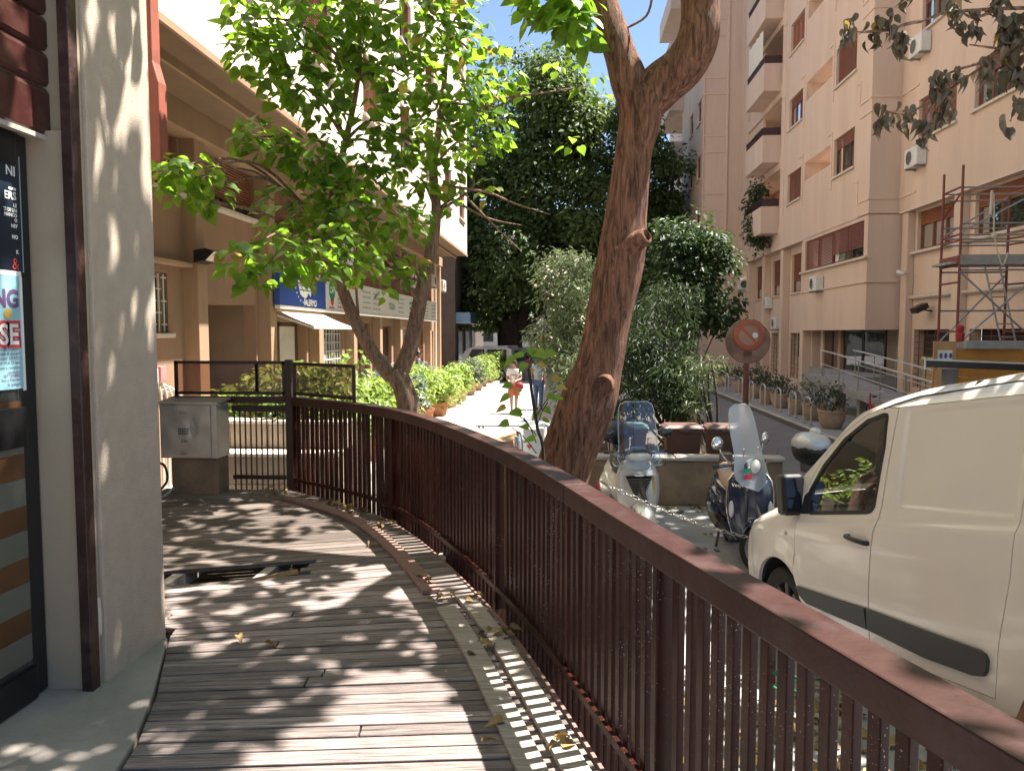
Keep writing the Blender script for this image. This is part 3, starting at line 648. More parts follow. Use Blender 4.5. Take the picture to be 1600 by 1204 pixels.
d = MB().box(-6.46, -6.4, 15.7, 15.8, .15, 2.75).box(-6.46, -6.4, 16.85, 16.95, .15, 2.75).box(-6.46, -6.4, 18.0, 18.1, .15, 2.75).box(-6.46, -6.4, 15.8, 18.0, 2.65, 2.75).build('door', 'door_brown', LB)
MB().box(-6.44, -6.43, 16.95, 18.0, .2, 2.65).build('door_leaf', 'white_door', d)
MB().box(-7.3, -7.2, 15.6, 18.2, .1, 2.9).build('inner_wall', 'porch_wall', LB)
MB().box(-7.19, -7.15, 15.95, 16.7, 1.3, 2.2).build('notice_board', 'green_screen', LB)
def grille(y0, y1, z0, z1, nh, nv, m, nm='grille'):
    g = MB()
    for i in range(nv+1): c = lerp(y0, y1, i/nv); g.box(XF-.07, XF-.045, c-.014, c+.014, z0, z1)
    for i in range(nh+1): c = lerp(z0, z1, i/nh); g.box(XF-.075, XF-.04, y0, y1, c-.014, c+.014)
    return g.build(nm, m, LB)
for h, st in zip(gh[2:], ('bars', 'glass', 'glass', 'bars', 'roll', 'white')):
    y0, y1, z0, z1 = h
    if st == 'bars':
        window(LB, XF, 1, y0, y1, z0, z1, shut=0, leaves=3, sill=True); grille(y0+.02, y1-.02, z0, z1, 8, 9, 'grille_white')
    elif st == 'glass': window(LB, XF, 1, y0, y1, z0, z1, shut=0, leaves=3, sill=False)
    elif st == 'roll':
        sm = MB(); slats(sm, XF-.2, 1, y0, y1, z0, z1, .14, .03); sm.build('rolling_shutter', 'sill_stone', LB, fix=False); grille(y0, y1, z0, z1, 16, 2, 'window_brown')
    else: MB().box(XF-.22, XF-.16, y0, y1, z0, z1).build('door', 'white_door', LB)
# notices and pipe clutter on the wall
MB().tube([(XF+.05, 36.2, .1), (XF+.05, 36.2, ZO)], .06, 10).build('drain_pipe', 'plaster_light', LB, smooth=True)
mat('conduit', (.5, .47, .42), .5, .1, 6); mat('meter_red', (.55, .2, .2), .5)
pcl = thing('gas_pipes', 'bent pale gas pipes with meter boxes under the barred window', 'pipes', (XF+.1, 11.6, .12))
for k in range(5):
    y0 = 11.25+k*.17; MB().tube(spline([(XF+.06, y0-.5, 1.78-k*.05), (XF+.07, y0-.15, 1.8-k*.05), (XF+.08, y0+.02, 1.62-k*.06), (XF+.08, y0+.04, 1.2), (XF+.08, y0+.04, .12)], 6), .022, 8).build('pipe', 'conduit', pcl, smooth=True)
MB().box(XF+.01, XF+.14, 10.95, 11.13, 1.75, 1.98).build('meter', 'white_plastic', pcl, bevel=.01); MB().box(XF+.01, XF+.14, 11.2, 11.36, 1.78, 2.0).build('meter', 'meter_red', pcl, bevel=.01)
lm = thing('wall_lamp', 'angular floodlight lamp on the tan wall above the porch', 'lamp', (XP, 12.35, 3.7))
MB().prism([(XP, 12.1, 3.82), (XP, 12.1, 3.62), (XP+.2, 12.1, 3.66), (XP+.34, 12.1, 3.80), (XP+.2, 12.1, 3.85)], (0, .42, 0)).build('housing', 'black_frame', lm)
MB().add([(XP+.20, 12.09, 3.655), (XP+.345, 12.09, 3.795), (XP+.345, 12.53, 3.795), (XP+.20, 12.53, 3.655)], [(0, 1, 2, 3)]).build('lens', 'sill_stone', lm)
for (u, v, lab) in ((538, 392, 'white air conditioner under the left mezzanine windows behind the leaves'), (642, 432, 'white air conditioner on the left wall above the sign, nearest of three'), (675, 432, 'white air conditioner on the left wall above the sign, middle of three'), (690, 440, 'white air conditioner on the left wall above the sign, farthest of three')):
    p = atx(u, v+8, XF+.2); ac_unit((XF+.22, p.y, p.z-.25), pi/2, lab, 'air conditioners on the left building')
# ------------------------------------------------------------------ shop sign
mat('sign_white', (.68, .67, .6), .45, .06, 2, coord='World'); mat('sign_blue', (.025, .07, .28), .4, .1, 1.5, coord='World'); mat('print_green', (.02, .22, .1), .5); mat('print_light', (.36, .38, .36), .6); mat('sign_edge', (.7, .68, .62), .5)
sg_ = thing('shop_sign', 'long fascia sign, blue end panel then white panels with faded lettering', 'sign', (-5.9, 25, 3.07))
XS = -5.80; SZ0, SZ1 = 3.07, 3.82
pan = [15.4, 18.45, 21.5, 24.6, 27.6, 30.6, 34.4]
for k, (a, b) in enumerate(zip(pan, pan[1:])): MB().box(XS-.12, XS, a+.01, b-.01, SZ0, SZ1).build('sign_panel', 'sign_blue' if k == 0 else 'sign_white', sg_, bevel=.006)
MB().box(XS-.1, XS+.012, pan[0], pan[-1], SZ0-.07, SZ0-.004).build('bottom_edge', 'sign_edge', sg_); MB().box(XS-.1, XS+.012, pan[0], pan[-1], SZ1+.004, SZ1+.03).build('top_edge', 'sign_edge', sg_)
T = lambda y, z, dx=.004: frame_axes((XS+dx, y, z), (0, 1, 0), (0, 0, 1))
text('PALERMO', .2, T(17.3, 3.17), 'print_white', sg_, bold=.006)
# emblem: toothed white shape with red tops, green bars, ring of small stars
cy, cz = 16.95, 3.46
pts = [(XS+.004, cy-.45, cz+.18), (XS+.004, cy-.38, cz-.02), (XS+.004, cy-.3, cz-.12), (XS+.004, cy-.18, cz-.16), (XS+.004, cy-.02, cz-.2), (XS+.004, cy+.12, cz-.16), (XS+.004, cy+.22, cz-.06), (XS+.004, cy+.36, cz-.15), (XS+.004, cy+.42, cz-.02), (XS+.004, cy+.45, cz+.18)]
MB().prism(pts, (.001, 0, 0)).build('emblem', 'print_white', sg_)
for zz in (cz+.075, cz-.02): MB().box(XS+.006, XS+.007, cy-.36, cy+.44, zz-.012, zz+.012).build('emblem_bar', 'print_green', sg_)
for k in range(3): MB().lathe([(.11, 0), (.11, .002)], (XS+.005, cy-.26+k*.28, cz+.2), (1, 0, 0), 12).build('emblem_dome', 'print_red', sg_)
for k in range(3): MB().lathe([(.075, 0), (.075, .002)], (XS+.0075, cy-.26+k*.28, cz+.235), (1, 0, 0), 12).build('emblem_dome', 'print_white', sg_)
for k in range(8): a = 2.9 + k*.26; MB().lathe([(.022, 0), (.022, .002)], (XS+.003, cy + .62*cos(a), cz + .12 + .42*sin(a)), (1, 0, 0), 8).build('emblem_star', 'print_white', sg_)
MB().lathe([(.25, 0), (.25, .002)], (XS+.003, 18.95, 3.55), (1, 0, 0), 24).build('round_logo', 'print_green', sg_); text('CAF', .22, T(18.95, 3.55, .008), 'print_white', sg_, bold=.004)
MB().prism([(XS+.003, 18.8, 3.33), (XS+.003, 18.85, 3.22), (XS+.003, 18.95, 3.16), (XS+.003, 19.05, 3.22), (XS+.003, 19.1, 3.33)], (.002, 0, 0)).build('shield_logo', 'print_red', sg_)
def strokes(y, z, wd, n, dz, m, h=.05):
    mb = MB()
    for k in range(n):
        c = y - wd/2
        while c < y + wd/2 - .05: l = R(.06, .2); mb.box(XS+.003, XS+.004, c, min(c+l, y+wd/2), z-k*dz, z-k*dz+h*R(.7, 1)); c += l + .04
    mb.build('small_print', m, sg_)['kind'] = 'stuff'
strokes(18.95, 3.10, .5, 1, .1, 'print_red'); strokes(19.8, 3.64, .7, 3, .2, 'print_grey'); strokes(19.8, 3.54, .8, 3, .2, 'print_red'); strokes(20.7, 3.68, 1.2, 1, .1, 'print_red', .09)
for yy in (22.3, 23.5, 27.0, 31.9, 33.6): strokes(yy, 3.65, .95, 4, .15, 'print_light', .07)
strokes(29.2, 3.55, 1.5, 3, .19, 'print_green', .12)
text('nasi', .48, T(25.6, 3.42), 'print_green', sg_, squeeze=1.2); text('nasi', .48, T(31.0, 3.42), 'print_grey', sg_, squeeze=1.0)
# awning
mat('awning_cloth', (.62, .57, .48), .8, .05, 3)
aw = thing('awning', 'white cloth awning spread below the blue sign panel', 'awning', (-5.6, 17, 2.7))
rows = [[(lerp(-5.92, -5.15, i/6), y, 2.98 - .33*i/6 - .02*sin(pi*i/6)) for i in range(7)] for y in (15.55, 16.5, 17.4, 18.35)]
MB().grid(rows).build('cloth', 'awning_cloth', aw, smooth=True, fix=False)
MB().box(-5.17, -5.13, 15.53, 18.37, 2.58, 2.655).build('front_bar', 'sign_edge', aw, bevel=.01); MB().tube([(-5.93, 15.5, 2.99), (-5.93, 18.4, 2.99)], .05, 10).build('roller', 'pilaster_tan', aw)
for y in (15.6, 18.3): MB().bar((-5.93, y, 2.86), (-5.16, y, 2.60), .03).build('arm', 'sign_edge', aw)
# ------------------------------------------------------------------ right building
mat('plaster_pink', (.585, .44, .355), .9, .08, 1.2, .25, 45, coord='World', stain=.42, stain_col=(.42, .30, .225), stain_sc=1.1, stretch=(1, 1, .16))
mat('moulding', (.63, .465, .37), .9, .08, 3, .2, 45, coord='World')
mat('shutter_red', (.22, .085, .055), .5, .15, 6, .1, 40, rnd=.12); mat('rail_dark', (.045, .017, .018), .5)
mat('block_cream', (.50, .40, .27), .85, .15, 4, .3, 40, rnd=.18)
RB = thing('right_building', 'tall beige apartment building with brown shutters along the right side', 'building', (10, 30, 0))
XA, XN, XT = 9.2, 10.1, 7.27       # main facade, set-back near part, far tower
YA0, YA1 = 24.69, 42.07; ZB = 6.13
fl = [7.85 + 3.04*k for k in range(5)]
# main facade
hA, wins = [], []
for k, z in enumerate(fl):
    wins += [(26.05, 27.97, z, z+1.27), (31.75, 33.6, z, z+1.2)]
    hA.append((28.35, 31.3, z+.53, z+1.22))
hA += wins
hB = [(34.8, 41.0, z-.75, z+1.75) for z in fl]
facade('main_facade', XA, -1, YA0, YA1, ZB, 24, hA + hB, .25, 'plaster_pink', RB)
for h in hA[:5] if False else [h for h in hA if h not in wins]:       # loggia interiors
    MB().box(XA+.24, XA+1.5, h[0]-.02, h[0], h[2]-1.2, h[3]).build('loggia_wall', 'plaster_pink', RB); MB().box(XA+1.5, XA+1.55, h[0], h[1], h[2]-1.2, h[3]).build('loggia_wall', 'plaster_pink', RB)
    MB().box(XA+.24, XA+1.5, h[1], h[1]+.02, h[2]-1.2, h[3]).build('loggia_wall', 'plaster_pink', RB); MB().box(XA+.24, XA+1.5, h[0], h[1], h[3], h[3]+.02).build('loggia_ceiling', 'plaster_pink', RB)
    MB().box(XA+1.44, XA+1.49, h[0]+.8, h[0]+2, h[2]-1.2, h[3]-.08).build('loggia_door', 'shutter_red', RB)
random.seed(5)
for h in wins: window(RB, XA, -1, *h, shut=random.choice((.25, .5, .98, 1., .3)), leaves=3, ms='shutter_red')
# corner return and set-back wall
MB().add([(XA, YA0, ZB), (XN, YA0, ZB), (XN, YA0, 24), (XA, YA0, 24)], [(0, 1, 2, 3)]).build('corner_wall', 'plaster_pink', RB, fix=False)
nw = []
for z in fl[:4]: nw += [(21.36, 23.55, z+.17, z+1.32), (18.55, 20.45, z+.17, z+1.32), (13.4, 15.2, z+.17, z+1.32)]
facade('set_back_facade', XN, -1, 6, YA0, ZB, 17.4, nw, .25, 'plaster_pink', RB)
for h in nw: window(RB, XN, -1, *h, shut=random.choice((.55, .8, .7, .35)), leaves=3, ms='shutter_red')
MB().box(XA+.001, 16, YA0+.002, 42, 23.8, 24).build('roof', 'plaster_pink', RB); MB().box(XN+.001, 16, 6, YA0, 17.2, 17.39).build('roof', 'plaster_pink', RB)
MB().box(XN+.002, 16, 6, 6.2, 0, 17.2).build('end_wall', 'plaster_pink', RB)
# horizontal bands round the corner, stepped mouldings on the facades
for z in fl:
    zz = z - 1.28
    for dz, t in ((0, .05), (-.42, .03)):
        MB().box(XA-.03, XN+.02, YA0-.03, YA0+.0, zz+dz, zz+dz+t).build('band', 'moulding', RB); MB().box(XA-.03, XA+.0, YA0+.001, YA0+.9, zz+dz, zz+dz+t).build('band', 'moulding', RB)
    MB().box(XA-.03, XA, YA0+.9, YA0+.95, zz, zz+.75).build('moulding_step', 'moulding', RB); MB().box(XA-.03, XA, YA0+.951, YA0+1.15, zz+.7, zz+.75).build('moulding_step', 'moulding', RB)
    MB().box(XN-.03, XN, 23.55, YA0-.031, zz, zz+.05).build('band', 'moulding', RB)
    for yy in (28.16, 31.5, 34.2): MB().box(XA-.03, XA, yy-.035, yy+.035, z-.4, z+1.6).build('moulding_step', 'moulding', RB); MB().box(XA-.03, XA, yy+.036, yy+.5, z+1.55, z+1.6).build('moulding_step', 'moulding', RB)
# balconies in the recess column
for k, z in enumerate(fl):
    fz = z - .75
    MB().box(XA+1.3, XA+1.35, 34.7, 41.1, fz, z+1.75).build('recess_wall', 'plaster_pink', RB); MB().box(XA+.24, XA+1.3, 34.75, 34.8, fz, z+1.75).build('recess_wall', 'plaster_pink', RB); MB().box(XA+.24, XA+1.3, 41.0, 41.05, fz, z+1.75).build('recess_wall', 'plaster_pink', RB)
    MB().box(XA+.24, XA+1.3, 34.8, 41.0, z+1.72, z+1.75).build('recess_ceiling', 'plaster_pink', RB); MB().box(XA+1.24, XA+1.29, 35.6, 37.2, fz, z+1.4).build('balcony_door', 'shutter_red', RB)
    MB().box(XA+.1, XA+.2, 38.3, 41.0, fz, z+1.75).build('recess_front', 'plaster_pink', RB)
    window(RB, XA+.1, -1, 38.45, 39.95, z-.1, z+1.35, shut=.5, leaves=2, ms='shutter_red', depth=.02, sill=True)
    b = MB().box(XA-.75, XA-.65, 34.9, 38.2, fz-.25, z+.15).box(XA-.65, XA+.1, 34.9, 35.0, fz-.25, z+.15).box(XA-.65, XA+.1, 38.1, 38.2, fz-.25, z+.15).box(XA-.75, XA+1.3, 34.9, 38.2, fz-.27, fz-.252).build('balcony', 'plaster_pink', RB, bevel=.02)
    r_ = MB().box(XA-.73, XA-.67, 34.92, 38.18, z+.42, z+.48)
    for i in range(22): r_.box(XA-.715, XA-.69, 34.95+i*.15, 34.98+i*.15, z+.15, z+.43)
    r_.box(XA-.73, XA+.0, 34.93, 34.98, z+.42, z+.48).box(XA-.73, XA-.0, 34.94, 34.97, z+.15, z+.43); r_.build('balcony_railing', 'rail_dark', b)
# step wall and far tower
MB().add([(XT, 42.9, 0), (XA+.3, 42.9, 0), (XA+.3, 42.9, 26), (XT, 42.9, 26)], [(0, 1, 2, 3)]).build('tower_front', 'plaster_pink', RB, fix=False)
MB().box(XA-.02, XA+.4, YA1, 42.89, 0, 25).build('tower_recess', 'plaster_pink', RB)
tw_ = []
for z in [4.85 + 3.04*k for k in range(7)]: tw_ += [(43.7, 44.9, z, z+1.25), (46.4, 47.6, z, z+1.25)]
facade('tower_facade', XT, -1, 42.9, 50.7, 0, 26, tw_, .2, 'plaster_pink', RB)
for h in tw_: window(RB, XT, -1, *h, shut=random.choice((0.3, .6, 1.)), leaves=2, ms='shutter_red')
for z in [3.0 + 3.04*k for k in range(8)]:
    for dz in (0, .85): MB().box(XT-.04, XA-.75, 42.85, 42.9, z+dz, z+dz+.06).build('band', 'moulding', RB)
    MB().box(XT-.04, XT, 42.901, 43.6, z, z+.06).build('band', 'moulding', RB)
MB().box(XT-.03, XT+.03, 42.84, 42.9, 3, 26).build('edge_strip', 'moulding', RB)
MB().box(XA-.75, XA-.65, 42.82, 42.9, 3, 26).build('edge_strip', 'moulding', RB)
MB().box(XT+.001, 16, 42.91, 50.7, 25.8, 26).build('roof', 'plaster_pink', RB)
for k in range(7):
    z = 4.2+3.1*k
    MB().box(XT-.9, XT+1, 50.2, 56, z-.2, z).box(XT-.9, XT-.8, 50.2, 56, z, z+1.0).box(XT-.8, XT+.1, 50.2, 50.3, z, z+1.0).build('balcony', 'plaster_pink', RB, bevel=.02)
MB().box(XT+.9, 16, 50, 64, 0, 26).build('far_wing', 'plaster_pink', RB)
# mezzanine and ground floor of the near part
MB().box(XA+.0, XN+6, YA0+.0, 42, ZB-.02, ZB-.002).build('soffit', 'moulding', RB); MB().box(XN+.0, 16, 6, YA0-.002, ZB-.02, ZB-.002).build('soffit', 'moulding', RB)
XM = 10.37
mz = [(21.67, 24.0, 4.93, 6.05), (17.6, 20.75, 4.93, 6.05), (13.4, 16.6, 4.93, 6.05)]
gr = [(21.7, 24.0, .9, 2.6), (17.8, 20.8, .9, 2.6), (13.6, 16.6, .9, 2.6)]
facade('lower_facade', XM, -1, 6, YA0+1.5, 0, ZB, mz + gr, .3, 'plaster_pink', RB)
for h in mz: window(RB, XM, -1, *h, shut=random.choice((1., .35)), leaves=3, sill=False, ms='shutter_brown')
MB().box(XM-.14, XM, 10, 24.6, 4.83, 4.91).build('ledge', 'sill_stone', RB, bevel=.015)
for yy in (24.35, 21.2, 17.1): MB().box(XM-.22, XM, yy-.2, yy+.2, 0, ZB-.03).build('pilaster', 'plaster_pink', RB, bevel=.02)
mat('glass_dark', (.03, .035, .035), .15, .2, 4)
bk = MB().box(-.006, .05, .004, .196, .004, .096).mesh('block')
for (a, b, c, d) in gr:
    MB().box(XM+.31, XM+.36, a, b, c, d).build('window_back', 'room_dark', RB)
    nz = 9
    for i in range(nz):
        off = .1 if i % 2 else 0
        for j in range(int((b-a)/.2)):
            o = put('block', bk, 'block_cream', RB); o.location = V((XM+.2, a + .02 + j*.2 + off*.9, c + i*.1)) - WORLD[RB]
    g = MB()
    for i in range(9): g.box(XM+.02, XM+.04, a, b, c+i*.19, c+i*.19+.014)
    for i in range(int((b-a)/.5)+1): g.box(XM+.02, XM+.04, a+i*.5, a+i*.5+.014, c, d)
    g.build('grille', 'window_brown', RB)
# lower bay under the main facade
MB().add([(XA, YA0-.0, 2.62), (XN+.3, YA0, 2.62), (XN+.3, YA0, ZB), (XA, YA0, ZB)], [(0, 1, 2, 3)]).build('bay_end', 'plaster_pink', RB, fix=False)
bay = (25.0, 30.95, 4.87, 6.0)
facade('bay_wall', XA, -1, YA0, 31.3, 2.62, ZB, [bay], .15, 'plaster_pink', RB)
MB().box(XA+.001, XN+1, YA0+.002, 31.3, 2.60, 2.62).build('bay_soffit', 'moulding', RB)
for k in range(4): y0 = lerp(bay[0], bay[1], k/4); window(RB, XA, -1, y0+.01, lerp(bay[0], bay[1], (k+1)/4)-.01, 4.87, 6.0, shut=(.72, .72, 1., 1.)[k], leaves=1, sill=False, ms='shutter_red', depth=.12)
MB().box(XA-.12, XA, YA0-.1, 31.3, 4.78, 4.86).build('ledge', 'sill_stone', RB, bevel=.015)
MB().box(XA-.05, XN+.0, YA0-.05, YA0+.0, 4.05, 4.1).build('band', 'moulding', RB); MB().box(XA-.05, XA, YA0+.001, 31.3, 4.05, 4.1).build('band', 'moulding', RB)
XG = 9.6
gg = [(32.2, 34.1, .6, 2.5), (35.0, 37.2, .6, 2.5), (38.2, 40.4, .6, 2.5)]; mg = [(32.2, 34.1, 4.2, 5.8), (35.0, 37.2, 4.2, 5.8), (38.2, 40.4, 4.2, 5.8)]
facade('ground_facade', XG, -1, 31.3, 42, 0, ZB, gg + mg, .3, 'plaster_pink', RB)
for h in mg: window(RB, XG, -1, *h, shut=random.choice((.7, 1.)), leaves=2, ms='shutter_brown')
for yy in (31.5, 34.55, 37.7, 40.9): MB().box(XG-.32, XG, yy-.2, yy+.2, 0, ZB-.03).build('pilaster', 'plaster_pink', RB, bevel=.02)
for (a, b, c, d) in gg:
    MB().box(XG+.31, XG+.36, a, b, c, d).build('window_back', 'glass_dark', RB)
    for i in range(9):
        for j in range(int((b-a)/.2)):
            o = put('block', bk, 'block_cream', RB); o.location = V((XG+.2, a + .02 + j*.2 + (.09 if i % 2 else 0), c + i*.1)) - WORLD[RB]
    g = MB()
    for i in range(9): g.box(XG+.02, XG+.04, a, b, c+i*.2, c+i*.2+.014)
    for i in range(5): g.box(XG+.02, XG+.04, a+i*.44, a+i*.44+.014, c, d)
    g.build('grille', 'window_brown', RB)
# entrance recess under the bay
MB().box(12.3, 12.4, YA0-.5, 31.3, .1, 2.7).build('entrance_back', 'glass_dark', RB); MB().box(XG, 12.3, 31.15, 31.29, .1, 2.62).build('entrance_side', 'plaster_pink', RB)
for yy, m_ in ((30.6, 'plaster_pink'), (28.7, 'pilaster_tan')): MB().box(9.8, 10.1, yy-.15, yy+.15, .1, 2.6).build('entrance_pillar', m_, RB, bevel=.015)
d = MB().box(9.85, 9.93, 29.6, 30.4, 1.2, 2.58).build('entrance_door', 'door_brown', RB)
for a, b in ((24.9, 26.7), (26.75, 28.5)):
    f_ = MB().box(9.9, 9.96, a, a+.06, 1.2, 2.6).box(9.9, 9.96, b-.06, b, 1.2, 2.6).box(9.9, 9.96, a, b, 2.52, 2.6).build('entrance_window', 'black_frame', RB); MB().box(9.92, 9.93, a+.06, b-.06, 1.2, 2.52).build('pane', 'window_glass', f_)
MB().box(9.5, 12.3, 24.75, 31.1, .1, 1.19).build('entrance_platform', 'concrete', RB)
# pipe, floodlight, camera on the near wall
mat('cream_pipe', (.48, .42, .34), .5)
MB().tube([(XM-.1, 10, 3.55), (XM-.1, 24.4, 3.55)], .05, 8).build('wall_pipe', 'cream_pipe', RB, smooth=True)
fl_ = thing('floodlight', 'small black floodlight on the beige wall left of the scaffold', 'lamp', (XM-.2, 22.4, 3.1)); MB().obox((XM-.35, 22.9, 3.2), V((.16, 0, .08)), V((0, .2, 0)), V((-.03, 0, .07))).build('head', 'black_frame', fl_); MB().bar((XM, 22.9, 3.12), (XM-.28, 22.9, 3.16), .04).build('arm', 'black_frame', fl_)
cc = thing('security_camera', 'white security camera on the beige pilaster', 'camera', (XM-.3, 24.2, 4.3)); MB().lathe([(.02, -.12), (.07, -.1), (.07, .08), (.05, .12)], (XM-.4, 24.1, 4.3), (.6, -.7, -.3), 12).build('body', 'white_plastic', cc, smooth=True); MB().bar((XM-.2, 24.2, 4.3), (XM-.4, 24.12, 4.3), .03).build('bracket', 'white_plastic', cc)
for (u, v, xx, rz, lab) in ((1437, 62, XN-.15, -pi/2, 'white air conditioner on the set-back wall, upper of the two by the dead twigs'), (1430, 237, XN-.15, -pi/2, 'white air conditioner on the set-back wall, lower of the two by the dead twigs'), (1275, 433, XA-.15, -pi/2, 'white air conditioner below the shuttered bay windows'), (1181, 70, XA-.15, -pi/2, 'white air conditioner between the balconies high up'), (1199, 462, XG-.15, -pi/2, 'white air conditioner left of the bay, upper one'), (1213, 494, XG-.15, -pi/2, 'white air conditioner left of the bay, lower one')):
    p = atx(u, v+14, xx); ac_unit(tuple(p + V((0, 0, -.2))), rz, lab, 'air conditioners on the right building')
p = aty(1165, 444, 42.0); ac_unit((p.x, 42.0, p.z-.3), 0, 'white air conditioner on the tower front above the small tree', 'air conditioners on the right building')
# awning cloth on balcony
p = aty(1203, 95, 36)
bc = thing('balcony_blind', 'cream cloth blind hanging over an upper balcony', 'awning', (XA-.5, 36, fl[2]+.4))
MB().grid([[(XA-.72+.03*sin(i*1.9), 35.3+i*.2, z_) for i in range(14)] for z_ in (fl[2]+.5, fl[2]+1.7)]).build('cloth', 'awning_cloth', bc, smooth=True, fix=False)
# ------------------------------------------------------------------ access ramp with handrails
mat('steel', (.55, .54, .52), .35, .12, 8, metal=.35); mat('steel_dull', (.30, .29, .28), .45, .15, 8, metal=.6)
ar = thing('access_ramp', 'grey access ramp with steel handrails under the bay', 'ramp', (7.9, 20, .13))
ya, yb = 13.5, 23.7
def rz_(y): return lerp(.45, 1.2, (y-ya)/(yb-ya))
MB().prism([(7.55, ya, .25), (7.55, yb, 1.02), (7.55, yb, 1.2), (7.55, ya, .45)], (1.0, 0, 0)).build('slab', 'concrete', ar)
for xx in (7.58, 8.52):
    for h, r in ((.80, .025), (.40, .014)): MB().tube([(xx, ya, rz_(ya)+h), (xx, yb-.8, rz_(yb-.8)+h), (xx, yb, rz_(yb)+h-.02)], r, 8).build('handrail', 'steel', ar, smooth=True)
    for i in range(8): y = ya + .1 + i*1.42; MB().tube([(xx, y, rz_(y)-.05), (xx, y, rz_(y)+.80)], .017, 8).build('handrail_post', 'steel_dull', ar, smooth=True)
MB().box(7.55, 9.49, 23.71, 25.4, 1.02, 1.195).build('landing', 'concrete', ar)
for y in (16, 19, 21.5, 23.4): MB().box(7.9, 8.2, y-.1, y+.1, .1, rz_(y)-.12).build('ramp_leg', 'concrete', ar)
# ------------------------------------------------------------------ trees and plants
def barkmat(name, dark, light, sc=1., bump=1.):
    m = mat(name, light, .9, .3, 3*sc, bump, 7*sc, stretch=(6, 6, .8), bdist=.045, rnd=.05)
    N = m.node_tree.nodes; e = [n for n in N if n.type == 'VALTORGB'][0].color_ramp.elements
    e[0].color = (*dark, 1); e[1].color = (*light, 1); e[0].position = .38; e[1].position = .66
    for n in N:
        if n.type == 'TEX_NOISE': n.inputs['Detail'].default_value = 10; n.inputs['Roughness'].default_value = .7; n.inputs['Distortion'].default_value = .8
    return m
barkmat('bark_big', (.055, .021, .011), (.38, .172, .098), 1.6, .8); barkmat('bark_young', (.09, .052, .033), (.36, .22, .145), 2., .5); barkmat('bark_dark', (.03, .022, .018), (.11, .085, .068), 1.)
leafmat('leaf_fresh', (.09, .175, .02), (.28, .47, .035), .38, tw=.5); leafmat('leaf_yellow', (.30, .24, .05), (.5, .36, .08), .5, tw=.4)
leafmat('leaf_dead', (.13, .10, .065), (.16, .11, .06), .6, tw=.2, rnd=.35); leafmat('leaf_ficus', (.09, .14, .045), (.18, .26, .06), .5, tw=.34, sc=.25, spec=.35)
leafmat('leaf_oleander', (.14, .18, .09), (.2, .25, .1), .5, tw=.3); leafmat('leaf_dark', (.04, .07, .03), (.075, .12, .035), .5, tw=.3, spec=.35); leafmat('leaf_bright', (.20, .30, .05), (.36, .46, .08), .45, tw=.35); leafmat('leaf_grey', (.14, .18, .13), (.18, .22, .14), .55, tw=.3)
leafmat('flower_pale', (.6, .5, .45), (.5, .42, .36), .6, tw=.3)
def heart(w=1., fold=.12, curl=.12):
    L = [(0, 0), (.22, -.06), (.42, .1), (.47, .32), (.34, .62), (.14, .88), (0, 1.08)]
    vs = []; fs = []
    for x, y in L: vs.append((0 if False else x*w, y, -fold*abs(x)*0 + fold*x - curl*y*y))
    k = len(vs)
    for x, y in L[1:-1]: vs.append((-x*w, y, fold*x - curl*y*y))
    right = list(range(7)); left = [0, 6] + list(range(k+4, k-1, -1))
    mid = [(0, .3, -curl*.09), (0, .65, -curl*.42)]; vs += mid; a = k+5; b = k+6
    fs = [(0, 1, 2, 3, a), (a, 3, 4, b), (b, 4, 5, 6), (0, a, k+2, k+1, k), (a, b, k+3, k+2), (b, 6, k+4, k+3)]
    return vs, fs
def diamond(w=.5, curl=.1): return [(0, 0, 0), (w*.5, .45, .05), (0, 1, -curl), (-w*.5, .45, .05)], [(0, 1, 2, 3)]
def lance(w=.22): return [(0, 0, 0), (w*.5, .4, .03), (0, 1, -.12), (-w*.5, .4, .03)], [(0, 1, 2, 3)]
def leaf_matrix(p, nrm, tip, s):
    z = V(nrm).normalized(); y = (V(tip) - z*V(tip).dot(z)); y = y.normalized() if y.length > 1e-3 else z.orthogonal().normalized(); x = y.cross(z)
    return Matrix(((x.x*s, y.x*s, z.x*s, p[0]), (x.y*s, y.y*s, z.y*s, p[1]), (x.z*s, y.z*s, z.z*s, p[2]), (0, 0, 0, 1)))
def scatter(mb, Ms, shape):
    vs, fs = shape; vs = [V(v) for v in vs]
    for M in Ms:
        k = len(mb.v); mb.v += [tuple(M @ v) for v in vs]; mb.f += [tuple(i+k for i in f) for f in fs]
def rvec(): 
    while True:
        v = V((R(-1, 1), R(-1, 1), R(-1, 1)))
        if .01 < v.length < 1: return v
def cluster_leaves(c, r, n, s, up=.9, droop=.5, shell=.45):
    out = []
    for _ in range(n):
        d = rvec(); d = d.normalized()*(d.length**shell); p = V((c[0]+d.x*r[0], c[1]+d.y*r[1], c[2]+d.z*r[2]))
        nrm = V((R(-.7, .7), R(-.7, .7), up)) + d*.5; tip = V((d.x, d.y, -droop)) + V((R(-.6, .6), R(-.6, .6), R(-.4, .4)))
        out.append(leaf_matrix(p, nrm, tip, s*R(.65, 1.25)))
    return out
def clumped(c, r, nclump, nleaf, s, cr=.3, **kw):
    out = []
    for _ in range(nclump):
        d = rvec(); d = d.normalized()*(d.length**.4); q = (c[0]+d.x*r[0], c[1]+d.y*r[1], c[2]+d.z*r[2]); k = R(.6, 1.3)*cr
        out += cluster_leaves(q, (k, k, k*.75), nleaf, s, **kw)
    return out
